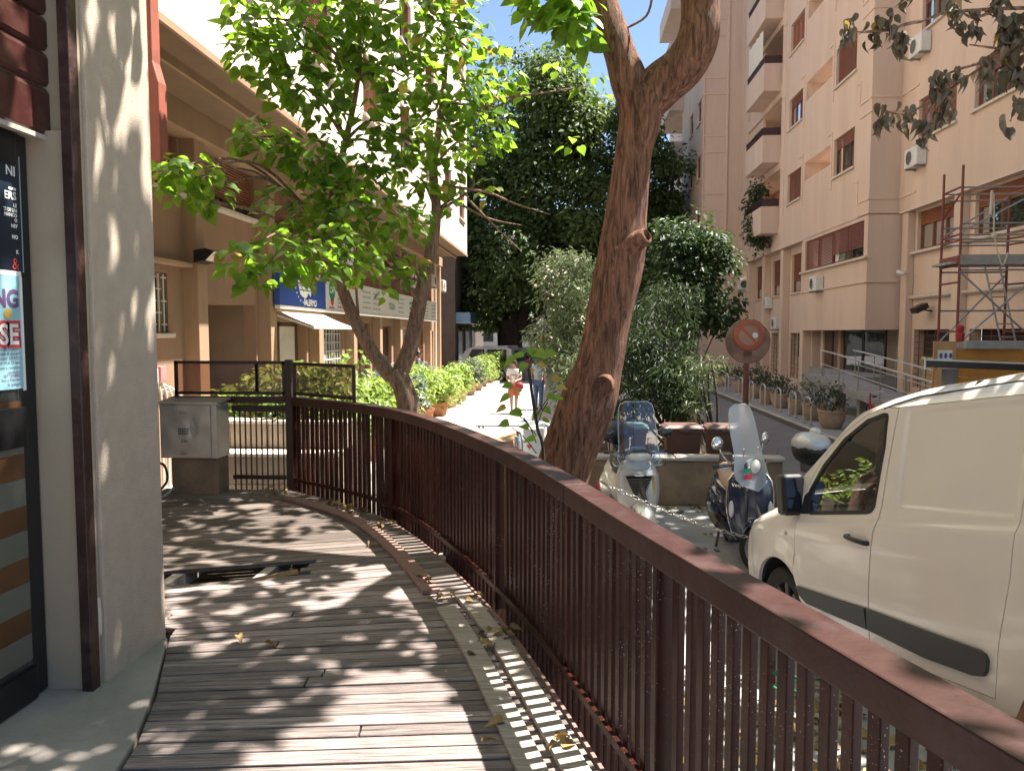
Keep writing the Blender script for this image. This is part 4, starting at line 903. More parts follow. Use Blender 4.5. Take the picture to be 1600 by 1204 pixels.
def bark_tube(pts, rad_, n, rings, amp, seed=0):
    """tapered limb with bark ridges in the mesh"""
    P = spline(pts, rings); rr = []
    for i in range(len(pts)-1):
        for k in range(rings): t = k/rings; t = t*t*(3-2*t); rr.append(lerp(rad_[i], rad_[i+1], t))
    rr.append(rad_[-1]); mb = MB(); mb.tube(P, rr, n); new = []
    for i in range(len(P)):
        for j in range(n):
            p = V(mb.v[i*n+j]); c = P[i]; d = (p-c); a = 2*pi*j/n; L = i*.9
            q = V((cos(a)*2.2, sin(a)*2.2, p.z*1.1 + seed)); f = mnoise.fractal(q*1.0, 1., 2., 4); rid = mnoise.noise(V((cos(a)*9, sin(a)*9, p.z*2.2+seed)))
            new.append(tuple(c + d*(1 + amp*(.9*f + .45*rid))))
    mb.v[:len(P)*n] = new; return mb
# ---- the big leaning tree by the railing
BT = thing('leaning_tree', 'big leaning tree with thick brown furrowed trunk behind the railing', 'tree', tuple(V((-.28, 6, 0))))
yb_ = 6.0; K = yb_/FPX
tr = [(-.30, 6, -.05), (-.26, 6, .35), (-.16, 6, .8)] + [tuple(aty(u, v, yb_)) for u, v in ((880, 735), (900, 675), (918, 628), (938, 560), (950, 500), (964, 433), (972, 385), (978, 332), (990, 240), (1000, 190), (1002, 158), (1003, 118))]
rr = [.34, .27, .235] + [K*w_ for w_ in (42, 43, 43, 36, 34, 36, 35, 31, 28, 32, 36, 14)]
bark_tube(tr, rr, 40, 7, .085, 1.).build('trunk', 'bark_big', BT, smooth='full')
bark_tube([tuple(aty(1000, 180, 6.0)), tuple(aty(984, 130, 6.0)), tuple(aty(966, 75, 6.0)), tuple(aty(945, 5, 6.05)), tuple(aty(925, -90, 6.2)), tuple(aty(880, -230, 6.5)), tuple(aty(820, -400, 6.8))], [K*w_ for w_ in (25, 28, 23, 20, 19, 15, 8)], 28, 7, .07, 5.).build('limb', 'bark_big', BT, smooth='full')
bark_tube([tuple(aty(1000, 180, 6.0)), tuple(aty(1028, 138, 6.0)), tuple(aty(1066, 105, 5.95)), tuple(aty(1091, 60, 5.9)), tuple(aty(1094, 0, 5.9)), tuple(aty(1085, -100, 5.8)), tuple(aty(1110, -260, 5.6)), tuple(aty(1160, -420, 5.4))], [K*w_ for w_ in (26, 34, 32, 30, 28, 26, 18, 9)], 28, 7, .07, 9.).build('limb', 'bark_big', BT, smooth='full')
# pruning scars: sawn branch stub and rings
def scar(u, v, y, r, nrm, depth=.05, eye=False):
    c = aty(u, v, y); nrm = V(nrm).normalized()
    if eye: MB().lathe([(r*1.6, -.05), (r*1.35, .004), (r*1.15, .016), (r*.95, .004), (r*.78, .014), (r*.6, .002), (r*.4, .012), (r*.2, .004), (.001, -.006)], c, nrm, 22, caps=False).build('pruning_scar', 'bark_big', BT, smooth='full'); return
    s_ = MB().lathe([(r*2.2, -.16), (r*1.7, -.09), (r*1.3, -.02), (r*1.12, depth*.5), (r*1.08, depth*.8), (r*.85, depth), (r*.7, depth*.6), (r*.55, depth*.2)], c, nrm, 18, caps=False).build('pruning_scar', 'bark_big', BT, smooth='full')
    MB().lathe([(r*.56, depth*.22), (r*.3, depth*.1), (.001, 0)], c, nrm, 14, caps=False).build('scar_heart', 'plank_brown', s_)
scar(1000, 374, 5.86, .058, (.75, -.55, .35), .07); scar(940, 603, 5.80, .062, (-.05, -1, -.1), .03, True)
# crown above the picture, which throws the dappled shade
random.seed(21); Ms = []
def hidden(p, m=30): return px(p)[1] < -m or px(p)[0] < -60 or px(p)[0] > 1680
BR = MB(); roots = [aty(820, -400, 6.8), aty(1160, -420, 5.4), aty(925, -90, 6.2), aty(1085, -100, 5.8)]
def land(c, z=.9): return c - SUN*((c.z-z)/SUN.z)
def sunny(L):      # places on the deck and the pillar where the light comes through
    return any(((L.x-a)/ra)**2 + ((L.y-b)/rb)**2 < 1 for a, b, ra, rb in ((-1.4, 5.25, 1.1, 1.05), (-.5, 2.65, 1.0, .85), (-3.5, 2.95, .5, .28), (-2.2, 6.3, .6, .4), (-1.0, 3.6, .25, .2), (-.55, 5.5, .7, .5)))
for k in range(230):
    x, y = R(-2.2, 4.6), R(1.2, 9.5); z = max(6.0, 2.5 + .47*y + .75) + R(0, 2.2); c = V((x, y, z))
    if not hidden(c, 110): continue
    L = land(c)
    if sunny(L) and R(0, 1) < .95: continue
    if L.x > .6 and R(0, 1) < .5: continue
    if R(0, 1) < .28: continue
    r0 = min(roots, key=lambda q: (q-c).length); mid = r0.lerp(c, .5) + V((R(-.3, .3), R(-.3, .3), R(0, .4)))
    if k % 4 == 0 and not sunny(land(mid)): BR.tube(spline([r0, mid, c], 4), [.03, .028, .026, .024, .02, .018, .014, .01, .006], 5)
    Ms += cluster_leaves(c, (R(.3, .6), R(.3, .6), R(.2, .35)), 34, .15, up=1.1)
for k in range(16):      # unseen leaf clusters added to shade the pillar and doorstep
    tx, ty, tz = ((R(-2.1, -2.05), R(3.25, 3.85), R(1.0, 2.9)) if k < 6 else (R(-2.1, -1.5), R(2.3, 3.7), .9)); z = R(6.6, 8.0); c = V((tx, ty, tz)) + SUN*((z-tz)/SUN.z)
    if hidden(c, 90): Ms += cluster_leaves(c, (.4, .4, .22), 36, .15, up=1.1)
far = []  # out-of-view leaf clusters with a bough, added to shade the parking floor
for k in range(60):
    tx, ty = R(-.6, 3.0), R(7.0, 11.8); z = R(9.3, 10.8); c = V((tx, ty, 0)) + SUN*(z/SUN.z)
    if not hidden(c, 90): continue
    far.append(c); Ms += cluster_leaves(c, (R(.5, .85), R(.5, .85), .4), 60, .17, up=1.1)
mid0 = V((3.2, 8.0, 8.6)); BR.tube(spline([roots[1], (roots[1]+mid0)/2 + V((0, 0, .5)), mid0], 5), [lerp(.09, .06, i/10) for i in range(11)], 7)
for c in far[::2]: BR.tube(spline([mid0, mid0.lerp(c, .5) + V((0, 0, .4)), c], 4), [lerp(.05, .008, i/8) for i in range(9)], 5)
for (u, v, y, r, n) in ((845, -8, 5.8, .22, 60), (890, 20, 5.6, .16, 42), (905, 55, 5.9, .12, 22), (880, -30, 5.6, .3, 70), (812, 4, 6.0, .1, 12)):
    Ms += cluster_leaves(aty(u, v, y), (r, r, r), n, .12)
mb = MB(); scatter(mb, Ms, heart()); o = mb.build('crown', 'leaf_fresh', BT, fix=False)
BR.tube(spline([aty(935, 66, 6.1), aty(905, 40, 5.9), aty(860, 0, 5.8)], 5), .012, 5).tube(spline([aty(975, 46, 6), aty(1010, 25, 5.9), aty(1020, -10, 5.9)], 5), .01, 5).build('branch', 'bark_young', BT)
# ---- sapling shoot with big leaves beside the trunk
SP = thing('sapling', 'thin sapling shoot with large green and yellowing leaves beside the leaning trunk', 'sapling', (-.3, 5.45, 0))
ys = 5.45; stem = [aty(855, 760, ys) + V((.02, 0, -.9)), aty(850, 720, ys), aty(840, 670, ys), aty(832, 620, ys), aty(828, 590, ys), aty(826, 575, ys)]
MB().tube(spline(stem, 5), .011, 6).build('stem', 'bark_dark', SP)
hm_ = [heart(1., .15, .2)]
lme = MB(); lme.add(*heart(1., .15, .2)); lme1 = lme.mesh('leaf', True)
lme = MB(); lme.add(*heart(.62, .55, .5)); lme2 = lme.mesh('leaf', True)
def leaf_obj(par, M, m, me=lme1):
    o = bpy.data.objects.new('leaf', me.copy() if False else me); COL.objects.link(o); o.parent = par
    if len(me.materials) == 0: me.materials.append(None)
    o.material_slots[0].link = 'OBJECT'; o.material_slots[0].material = MATS[m]
    off = WORLD.get(par)
    o.matrix_local = (Matrix.Translation(-off) @ M) if off is not None else M
    return o
random.seed(4)
for (u, v, sz, tilt, mm) in ((805, 566, .15, -1, 'leaf_fresh'), (818, 562, .14, -.6, 'leaf_fresh'), (838, 556, .15, .3, 'leaf_fresh'), (850, 562, .15, .8, 'leaf_fresh'), (830, 552, .13, 0, 'leaf_fresh'), (842, 578, .1, .5, 'leaf_yellow'), (834, 585, .09, -.3, 'leaf_yellow'), (796, 625, .13, -1, 'leaf_fresh'), (800, 610, .12, -.8, 'leaf_fresh'), (815, 618, .09, -.5, 'leaf_yellow'), (862, 598, .12, .8, 'leaf_yellow'), (872, 612, .1, 1, 'leaf_yellow'), (855, 625, .11, .7, 'leaf_fresh'), (868, 628, .09, .8, 'leaf_fresh'), (790, 643, .12, -1, 'leaf_yellow'), (815, 652, .14, -.9, 'leaf_fresh'), (842, 650, .12, -.4, 'leaf_fresh'), (850, 645, .1, .4, 'leaf_fresh'), (795, 668, .12, -.9, 'leaf_fresh'), (848, 663, .1, .6, 'leaf_fresh'), (836, 692, .13, -.3, 'leaf_fresh'), (826, 676, .1, -.6, 'leaf_fresh'), (822, 575, .13, -.3, 'leaf_fresh')):
    leaf_obj(SP, leaf_matrix(aty(u, v-8, ys+R(-.1, .1)), (R(-.5, .5), -.6, R(.5, 1.1)), (tilt, R(-.3, .3), -.4), sz*.66), mm)
tw_ = MB()
for (u, v) in ((798, 640), (818, 652), (870, 610), (800, 668), (856, 628)): tw_.tube(spline([aty(838, v+40, ys), aty((838+u)/2, v+15, ys), aty(u, v, ys)], 4), .004, 5)
tw_.build('twig', 'bark_dark', SP)
# ---- leafy tree on the left
LT = thing('leafy_tree', 'forked young tree with bright green heart shaped leaves over the planters', 'tree', (-2.05, 9, 0))
q = lambda u, v, y=9.: tuple(aty(u, v, y))
bark_tube([(-2.0, 9, -.05), (-1.98, 9, .8), q(637, 645), q(630, 605), q(616, 580)], [.16, .14, .13, .125, .13], 18, 6, .06, 2).build('trunk', 'bark_young', LT, smooth='full')
Lb = [q(612, 590), q(592, 565), q(570, 530), q(552, 495), q(530, 440), q(512, 400, 8.9), q(508, 360, 8.8), q(520, 300, 8.7), q(540, 220, 8.6), q(560, 120, 8.5), q(560, 20, 8.5)]
Rb = [q(622, 590), q(640, 545, 9.05), q(650, 500, 9.1), q(662, 440, 9.15), q(676, 380, 9.2), q(682, 330, 9.2), q(678, 260, 9.3), q(690, 170, 9.3), q(700, 60, 9.4)]
bark_tube(Lb, [.09, .085, .078, .075, .065, .058, .05, .042, .035, .025, .015], 14, 5, .06, 3).build('limb', 'bark_young', LT, smooth='full')
bark_tube(Rb, [.1, .095, .088, .08, .07, .058, .045, .035, .02], 14, 5, .06, 4).build('limb', 'bark_young', LT, smooth='full')
cl = [(285, 285, 7.0, 45, 26), (330, 300, 7.1, 34, 18), (262, 265, 6.9, 30, 14), (310, 265, 7.0, 30, 12), (375, 405, 6.8, 34, 16), (430, 400, 7.0, 46, 26), (480, 410, 7.2, 48, 26), (520, 385, 7.5, 46, 26), (560, 410, 8.0, 40, 18), (395, 440, 6.8, 22, 7),
      (440, 330, 7.8, 46, 26), (490, 350, 8.0, 48, 34), (540, 330, 8.2, 50, 36), (600, 345, 8.6, 48, 34), (640, 350, 8.8, 40, 22), (590, 400, 8.6, 40, 20), (640, 420, 8.9, 24, 9), (600, 455, 8.8, 16, 5),
      (395, 215, 7.6, 36, 18), (430, 225, 7.8, 44, 28), (480, 240, 8.0, 50, 38), (540, 250, 8.3, 52, 42), (600, 240, 8.6, 50, 36), (650, 215, 8.8, 44, 28), (570, 290, 8.4, 44, 30), (500, 290, 8.2, 42, 26), (650, 275, 9.0, 34, 16),
      (400, 90, 7.8, 44, 30), (390, 30, 7.8, 44, 34), (450, 60, 8.0, 56, 48), (450, 130, 8.0, 48, 36), (500, 150, 8.2, 50, 38), (510, 70, 8.2, 56, 50), (510, 0, 8.2, 60, 50), (570, 60, 8.4, 56, 46), (570, 140, 8.4, 50, 36), (630, 120, 8.6, 54, 44), (640, 40, 8.7, 58, 48), (700, 60, 9.0, 54, 40), (700, 130, 9.0, 54, 44), (690, 190, 9.2, 48, 34), (740, 160, 9.4, 44, 30), (740, 90, 9.4, 44, 28), (770, 200, 9.6, 36, 20), (740, 220, 9.5, 40, 22), (700, 260, 9.3, 40, 20), (690, 305, 9.2, 34, 14), (720, 20, 9.2, 48, 28), (790, 120, 9.7, 26, 9), (760, 300, 9.6, 22, 6), (600, 190, 8.5, 36, 18), (570, -50, 8.5, 70, 60), (680, -60, 9, 80, 60), (440, -50, 8.2, 70, 50)]
random.seed(31); allM = []; tb = MB()
Lpts = [V(p) for p in Lb[4:]] + [V(p) for p in Rb[3:]]
for (u, v, y, r, n) in cl:
    c = aty(u, v, y); k = y/FPX; rr_ = r*k
    near = min(Lpts, key=lambda p: (p-c).length + .8*max(0, p.z-c.z)); mid = near.lerp(c, .55) + V((0, 0, .18*(c-near).length))
    tb.tube(spline([near, mid, c], 5), [lerp(.022, .005, i/10) for i in range(11)], 6)
    for M in cluster_leaves(c, (rr_, rr_*1.2, rr_*.9), int(n*1.95), .125, up=.8, droop=.7, shell=.6): allM.append(M)
for pts in ([(770, 155, 9.5), (850, 145, 9.6), (920, 134, 9.7)], [(690, 290, 9.2), (760, 300, 9.3), (805, 318, 9.4), (860, 335, 9.5)], [(705, 310, 9.2), (760, 340, 9.2), (815, 352, 9.2)], [(730, 310, 9.2), (770, 350, 9.2), (812, 390, 9.2)], [(685, 330, 9.2), (740, 290, 9.3), (720, 250, 9.4)], [(560, 500, 9), (556, 440, 8.9), (553, 385, 8.8)], [(655, 480, 9.1), (630, 430, 8.9), (595, 390, 8.7)], [(330, 315, 7.1), (400, 330, 7.6), (470, 360, 8.3), (512, 395, 8.9)], [(700, 160, 9.3), (780, 165, 9.5), (830, 130, 9.6)]):
    tb.tube(spline([aty(*p) for p in pts], 6), [lerp(.02, .006, i/(6*(len(pts)-1))) for i in range(6*(len(pts)-1)+1)], 6)
tb.build('branch', 'bark_young', LT, smooth=True)
for (u, v, y) in ((800, 110, 9.6), (812, 130, 9.6), (905, 105, 9.7), (780, 75, 9.5), (870, 100, 9.6), (930, 120, 9.7), (935, 140, 9.7), (915, 150, 9.7), (895, 225, 9.7)): allM += cluster_leaves(aty(u, v, y), (.12, .12, .12), 5, .13)
# the largest 300 leaves are parts of their own, the rest is one mass
vis = [M for M in allM]; vis.sort(key=lambda M: M.translation.y - (0 if 0 < px(M.translation)[1] < 1204 else -50))
for M in vis[:300]: leaf_obj(LT, M, 'leaf_yellow' if R(0, 1) < .03 else 'leaf_fresh')
mb = MB(); mb2 = MB(); rest = vis[300:]; scatter(mb, [M for i, M in enumerate(rest) if i % 22 or px(M.translation)[0] < 620], heart(1, .15, .2)); scatter(mb2, [M for i, M in enumerate(rest) if not (i % 22 or px(M.translation)[0] < 620)], heart(1, .15, .2))
mb.build('foliage', 'leaf_fresh', LT, fix=False)['kind'] = 'stuff'; mb2.build('yellow_foliage', 'leaf_yellow', LT, fix=False)['kind'] = 'stuff'
# ---- tree at the right edge with withered hanging leaves
NT = thing('withered_tree', 'rough trunk at the right edge whose twigs hang withered leaf bunches overhead', 'tree', (1.5, 2.55, ramp_z(1.5, 2.55)))
z0 = ramp_z(1.5, 2.55)
bark_tube([(1.47, 2.6, z0-.05), (1.52, 2.6, z0+.35), (1.66, 2.62, 1.35), (1.95, 2.7, 2.3), (2.3, 2.9, 3.6), (2.9, 3.6, 5.2)], [.12, .1, .09, .085, .08, .05], 18, 6, .08, 6).build('trunk', 'bark_big', NT, smooth='full')
tb = MB()
E_ = lambda u, v, y=5.: aty(u, v, y)
src = V((2.9, 3.6, 5.2))
for pts in ([(1640, 12), (1560, 14), (1480, 20), (1440, 33), (1395, 42), (1370, 28)], [(1440, 33), (1405, 42), (1400, 60)], [(1395, 46), (1350, 50), (1325, 46)], [(1660, 45), (1600, 74), (1540, 102), (1480, 142), (1430, 172), (1400, 178), (1374, 168)], [(1600, 80), (1560, 76), (1515, 70)], [(1560, 90), (1500, 108), (1465, 122)], [(1470, 150), (1450, 175), (1440, 200)], [(1560, 14), (1520, 28), (1495, 10)]):
    tb.tube(spline([E_(*p) for p in pts], 5), [lerp(.012, .004, i/(5*(len(pts)-1))) for i in range(5*(len(pts)-1)+1)], 6)
tb.tube(spline([src, E_(1720, 30), E_(1640, 12)], 6), .02, 6).tube(spline([src, E_(1740, 80), E_(1660, 45)], 6), .02, 6).build('branch', 'bark_young', NT, smooth=True)
random.seed(8)
bun = [(1324, 62, 24), (1363, 66, 16), (1384, 50, 24), (1408, 82, 26), (1420, 4, 20), (1494, 34, 24), (1518, 52, 22), (1536, 122, 22), (1463, 150, 24), (1491, 141, 20), (1478, 184, 22), (1382, 198, 22), (1419, 202, 18), (1443, 222, 18), (1397, 186, 5), (1560, 30, 30), (1580, 60, 34), (1575, 95, 30), (1595, 20, 30), (1592, 110, 24)]
nl = 0
for (u, v, n) in bun:
    c = E_(u, v-14)
    for i in range(int(n*.78)):
        p = c + V((R(-.045, .045), R(-.05, .05), R(-.06, .09))); M = leaf_matrix(p, (R(-1, 1), R(-1, 1), R(-.2, .3)), (R(-.35, .35), R(-.35, .35), -1), R(.05, .085))
        if nl < 300: leaf_obj(NT, M, 'leaf_dead' if R(0, 1) < .97 else 'leaf_yellow', lme2); nl += 1
        else: allM.append(M)
mb = MB(); Ms = []
for (u, v, n) in ((1600, 40, 34), (1605, 90, 40), (1590, 180, 7), (1585, 130, 12)): Ms += cluster_leaves(E_(u, v), (.1, .1, .12), n, .09, up=.2, droop=1.2)
scatter(mb, Ms, heart(.8, .3, .3)); mb.build('foliage', 'leaf_dead', NT, fix=False)['kind'] = 'stuff'
# ---- generic crown builder for things farther off
def crown(par, blobs, s, m, shape, name='crown', cr=.35, nl=22, dens=1., **kw):
    Ms = []
    for (c, r, n) in blobs:
        Ms += clumped(c, tuple(q*.8 for q in r), int(n*dens*.5), nl, s, cr, **kw)
        for _ in range(5):       # uneven outline: sub-masses and stray sprays
            d = rvec().normalized()*R(.5, 1.05); k = R(.3, .6); Ms += clumped((c[0]+d.x*r[0], c[1]+d.y*r[1], c[2]+d.z*r[2]), tuple(q*k for q in r), max(1, int(n*dens*.1)), nl, s, cr, **kw)
    mb = MB(); scatter(mb, Ms, shape); return mb.build(name, m, par, fix=False)
random.seed(17)
FT = thing('ficus_tree', 'huge dark evergreen tree spreading over the far end of the street', 'tree', (-3.2, 46, 0))
bl = []
for (u, v, ru, rv, y) in ((800, 175, 85, 70, 46), (875, 190, 80, 80, 45), (950, 225, 80, 80, 46), (1015, 270, 50, 70, 47), (760, 290, 60, 70, 46), (850, 300, 90, 80, 44), (935, 340, 85, 80, 44), (735, 400, 40, 60, 46), (800, 400, 70, 70, 43), (880, 440, 80, 60, 45), (1020, 370, 50, 70, 47), (722, 330, 30, 60, 47), (860, 115, 40, 28, 46), (940, 480, 60, 50, 46), (760, 480, 50, 40, 47), (1030, 300, 30, 90, 48), (700, 430, 20, 40, 50)):
    k = y/FPX; bl.append((aty(u, v, y), (ru*k, 3.2, rv*k), int(ru*rv/62)))
crown(FT, bl, .34, 'leaf_ficus', diamond(.55), cr=.75, nl=34, up=.6, dens=1.9)
fb = MB()
fq = lambda u, v, y=46.: aty(u, v, y)
fb.tube(spline([fq(795, 585), fq(797, 540), fq(795, 500)], 4), [.95, .85, .8, .78, .75, .75, .75, .72, .7], 14)
for pts, r in (([(790, 520), (770, 460), (755, 400), (740, 330)], .45), ([(800, 520), (800, 440), (815, 350), (830, 260)], .45), ([(806, 520), (840, 440), (890, 380), (930, 320)], .4), ([(800, 530), (860, 480), (930, 450)], .3)):
    P = spline([fq(*p) for p in pts], 5); fb.tube(P, [lerp(r, .12, i/(len(P)-1)) for i in range(len(P))], 10)
fb.build('trunk', 'bark_dark', FT, smooth=True)
def bush(name, label, cat, loc, blobs, s, m, shape, stems=5, cr=.3, nl=20, group=None, h=1.0, sm='bark_dark', **kw):
    t = thing(name, label, cat, loc, group); crown(t, blobs, s, m, shape, 'foliage', cr, nl, **kw)
    sm_ = MB()
    for i in range(stems):
        c, r, n = blobs[i % len(blobs)]; a = V(loc) + V((R(-.12, .12), R(-.12, .12), -.05)); b_ = V(c) + V((R(-.4, .4)*r[0], R(-.4, .4)*r[1], R(-.2, .4)*r[2])); sm_.tube(spline([a, a.lerp(b_, .5) + V((R(-.1, .1), R(-.1, .1), .1)), b_], 4), [lerp(.03, .008, j/8) for j in range(9)], 6)
    sm_.build('stem', sm, t, smooth=True); return t
def B(u, v, ru, rv, y, n, d=None): k = y/FPX; return (aty(u, v, y), (ru*k, d or ru*k, rv*k), n)
bush('oleander_bush', 'tall pale green oleander bush in sun left of the leaning trunk', 'bush', (.65, 17, .45), [B(890, 450, 50, 50, 17, 80), B(870, 520, 45, 50, 17, 70), B(905, 560, 45, 45, 16.5, 60), B(930, 480, 40, 60, 17.5, 50), B(880, 410, 35, 20, 17, 26), B(910, 610, 40, 40, 16, 40)], .16, 'leaf_oleander', lance(.2), 9, .3, 24, up=.3)
t = bpy.data.objects['oleander_bush']; Ms = clumped(aty(880, 480, 16.6), (.7, .7, 1.3), 45, 5, .06, .12); mb = MB(); scatter(mb, Ms, diamond(.9)); mb.build('flowers', 'flower_pale', t, fix=False)['kind'] = 'stuff'
bush('oleander_bush', 'dense dark green oleander bush behind the bins', 'bush', (1.9, 14.2, .45), [B(1030, 540, 60, 60, 14.2, 80), B(1010, 600, 60, 50, 14, 70), B(1060, 600, 50, 50, 14, 60), B(980, 560, 45, 60, 14.6, 50), B(1050, 480, 40, 40, 14.6, 40), B(970, 640, 40, 30, 14, 30)], .15, 'leaf_dark', lance(.22), 10, .26, 24, up=.3)
bush('oleander_bush', 'small sparse leafy shrub at the road corner of the planted island', 'bush', (2.55, 13.2, .45), [B(1090, 590, 22, 30, 13.2, 14), B(1110, 570, 18, 20, 13.2, 8), B(1085, 625, 22, 24, 13.2, 10)], .12, 'leaf_oleander', lance(.24), 6, .2, 14, up=.3)
bush('island_tree', 'dark green small tree standing behind the leaning trunk on the island', 'tree', (2.6, 18, .45), [B(1070, 365, 55, 32, 18, 70), B(1100, 420, 40, 50, 18, 60), B(1045, 420, 35, 60, 18, 55), B(1090, 480, 45, 45, 18, 55), B(1135, 490, 28, 24, 18, 22), B(1050, 490, 40, 40, 18, 40), B(1120, 390, 20, 30, 18, 18)], .15, 'leaf_dark', diamond(.55), 9, .3, 24, up=.7)
# street trees behind the picture's right half
bush('far_tree', 'dark leafy tree beyond the ficus on the left', 'tree', (-9, 62, 0), [((-9, 62, 6), (4, 3, 4), 120), ((-5, 63, 5), (4, 3, 3), 100), ((-12, 62, 4), (3, 3, 3), 80)], .4, 'leaf_ficus', diamond(.55), 4, .8, 22)
bush('far_tree', 'dark leafy tree beyond the ficus on the right', 'tree', (3, 62, 0), [((3, 62, 6), (4, 3, 4), 130), ((7, 63, 5), (4, 3, 4), 110), ((0, 62, 4), (3, 3, 3), 80)], .4, 'leaf_ficus', diamond(.55), 4, .8, 22)
# ---- potted shrubs along the left kerb
mat('terracotta', (.42, .17, .085), .8, .15, 5, .2, 40, rnd=.12, stain=.3, stain_col=(.5, .4, .32), stain_sc=3); mat('planter_pink', (.46, .30, .20), .85, .15, 5, .2, 40, rnd=.12)
def pot(par, x, y, z, r, h, m):
    MB().lathe([(r*.72, 0), (r*.9, h*.45), (r, h*.85), (r*1.08, h*.86), (r*1.08, h), (r*.94, h), (r*.9, h*.85)], (x, y, z), n=18).build('pot', m, par, smooth=True)
random.seed(13)
kinds = ['leaf_bright', 'leaf_bright', 'leaf_grey', 'leaf_bright', 'leaf_bright', 'leaf_grey', 'leaf_bright', 'leaf_bright', 'leaf_bright', 'leaf_bright', 'leaf_bright']
order = ['first', 'second', 'third', 'fourth', 'fifth', 'sixth', 'seventh', 'eighth', 'ninth', 'tenth', 'eleventh', 'twelfth', 'thirteenth', 'fourteenth']
y = 12.3
for i in range(13):
    x = -3.78 + R(-.05, .05); mm = 'leaf_grey' if i in (3, 8) else 'leaf_bright'; hh = (1.45 if i < 5 else 1.28) + R(-.1, .12)
    t = thing('potted_shrub', '%s bushy potted shrub, %s of the kerb row from the camera' % ('grey green' if mm == 'leaf_grey' else 'yellow green', order[i]), 'potted plant', (x, y, .12), 'shrubs in pots along the left kerb')
    if i in (3, 4, 5): pot(t, x+.08, y, .12, .27, .40, 'terracotta')
    else: pot(t, x, y, .12, .34, .42, 'planter_pink')
    crown(t, [((x, y, .95 if i < 5 else .85), (.62, .75, .42), 34), ((x, y, hh-.15), (.48, .55, .3), 26)], .13, mm, diamond(.6), 'foliage', .22, 20, up=.7)
    MB().tube([(x, y, .5), (x+.02, y, .9)], .03, 6).tube([(x, y, .5), (x-.15, y+.1, 1.0)], .02, 6).tube([(x, y, .5), (x+.1, y-.15, 1.0)], .02, 6).build('stem', 'bark_dark', t)
    y += 1.95 if i < 5 else 2.5
# second rank of planters nearer the facade
for i in range(5):
    x = -5.0; y = 14.2 + i*3.1
    t = thing('potted_shrub', 'leafy shrub of the back rank by the left facade, %s from the camera' % order[i], 'potted plant', (x, y, .12), 'back rank of shrubs by the left facade'); pot(t, x, y, .12, .34, .42, 'planter_pink')
    crown(t, [((x, y, 1.1), (.55, .7, .5), 36)], .13, 'leaf_bright' if i % 2 else 'leaf_grey', diamond(.6), 'foliage', .22, 20, up=.7); MB().tube([(x, y, .45), (x, y, 1.0)], .03, 6).build('stem', 'bark_dark', t)
# ---- stepped stone planter behind the gate
mat('stone_block', (.36, .29, .22), .9, .2, 6, .5, 35, rnd=.15, coord='Object'); mat('ledge_pale', (.6, .54, .46), .8, .1, 5)
sp = thing('stone_planter', 'stepped stone planter with pale ledges behind the barred gate', 'planter', (-3.7, 9.3, 0))
for ix in range(4):
    for iz in range(3): MB().box(-4.72+ix*.5, -4.225+ix*.5, 9.02, 9.3, .02+iz*.33, .345+iz*.33).build('stone', 'stone_block', sp, bevel=.012)
    MB().box(-4.72+ix*.5, -4.225+ix*.5, 9.42, 9.7, 1.06, 1.36).build('stone', 'stone_block', sp, bevel=.012)
MB().box(-4.75, -2.72, 9.0, 9.42, 1.01, 1.055).build('ledge', 'ledge_pale', sp, bevel=.01); MB().box(-4.75, -2.72, 9.40, 9.74, 1.362, 1.405).build('ledge', 'ledge_pale', sp, bevel=.01)
MB().box(-4.7, -2.75, 9.74, 10.6, 0, 1.3).build('soil', 'soil', sp)
bush('planter_shrub', 'low glossy green shrub growing in the stone planter behind the screen', 'bush', (-3.8, 10.1, 1.3), [((-4.3, 10.0, 1.6), (.5, .4, .28), 26), ((-3.7, 10.1, 1.78), (.6, .4, .38), 38), ((-3.05, 10.0, 1.75), (.5, .4, .38), 34), ((-3.2, 9.75, 1.55), (.4, .2, .25), 14)], .12, 'leaf_bright', diamond(.6), 6, .18, 18, up=.7)
# ---- creeper hanging from the balcony
bush('hanging_creeper', 'dark green creeper hanging over a lower balcony of the right building', 'creeper', (9.2, 36.5, 7.6), [((8.75, 37.2, 8.3), (.35, .9, .6), 50), ((8.7, 37.0, 7.4), (.35, .8, .7), 46), ((8.7, 36.3, 6.6), (.3, .5, .6), 26), ((8.7, 36.6, 9.0), (.3, .9, .35), 24)], .16, 'leaf_dark', diamond(.6), 4, .28, 20)
# ------------------------------------------------------------------ white van
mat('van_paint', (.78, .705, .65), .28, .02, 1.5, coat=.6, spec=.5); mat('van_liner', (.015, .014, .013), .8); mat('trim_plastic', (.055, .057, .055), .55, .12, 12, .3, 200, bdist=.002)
mat('black_plastic', (.014, .014, .015), .35, .2, 8); mat('tyre', (.02, .019, .018), .85, .2, 10, .4, 60); mat('alloy', (.55, .55, .54), .35, .1, 6, metal=.7); mat('steel_rim', (.12, .10, .09), .6, .3, 8, metal=.3); mat('chrome', (.75, .75, .75), .08, .05, 5, metal=1.); mat('mirror_glass', (.14, .14, .15), .04, .02, 3, metal=1.)
glassmat('car_glass', (.78, .85, .82), 1.5, .01, .22)
mat('seat_cloth', (.12, .13, .14), .8, .2, 10); mat('dash_grey', (.2, .205, .21), .6, .2, 6); mat('rag_white', (.5, .5, .5), .8)
vyw, vpt = rad(12.62), rad(9.26)
vf = V((-sin(vyw)*cos(vpt), cos(vyw)*cos(vpt), -sin(vpt))); vl = V((-cos(vyw), -sin(vyw), 0)); vu = vf.cross(vl)
VM = Matrix(((vf.x, vl.x, vu.x), (vf.y, vl.y, vu.y), (vf.z, vl.z, vu.z)))
VO = V((2.551, 6.225, .031))
van = thing('delivery_van', 'white panel delivery van parked nose down beyond the railing', 'van', VO, rz=0); van.rotation_euler = VM.to_euler()
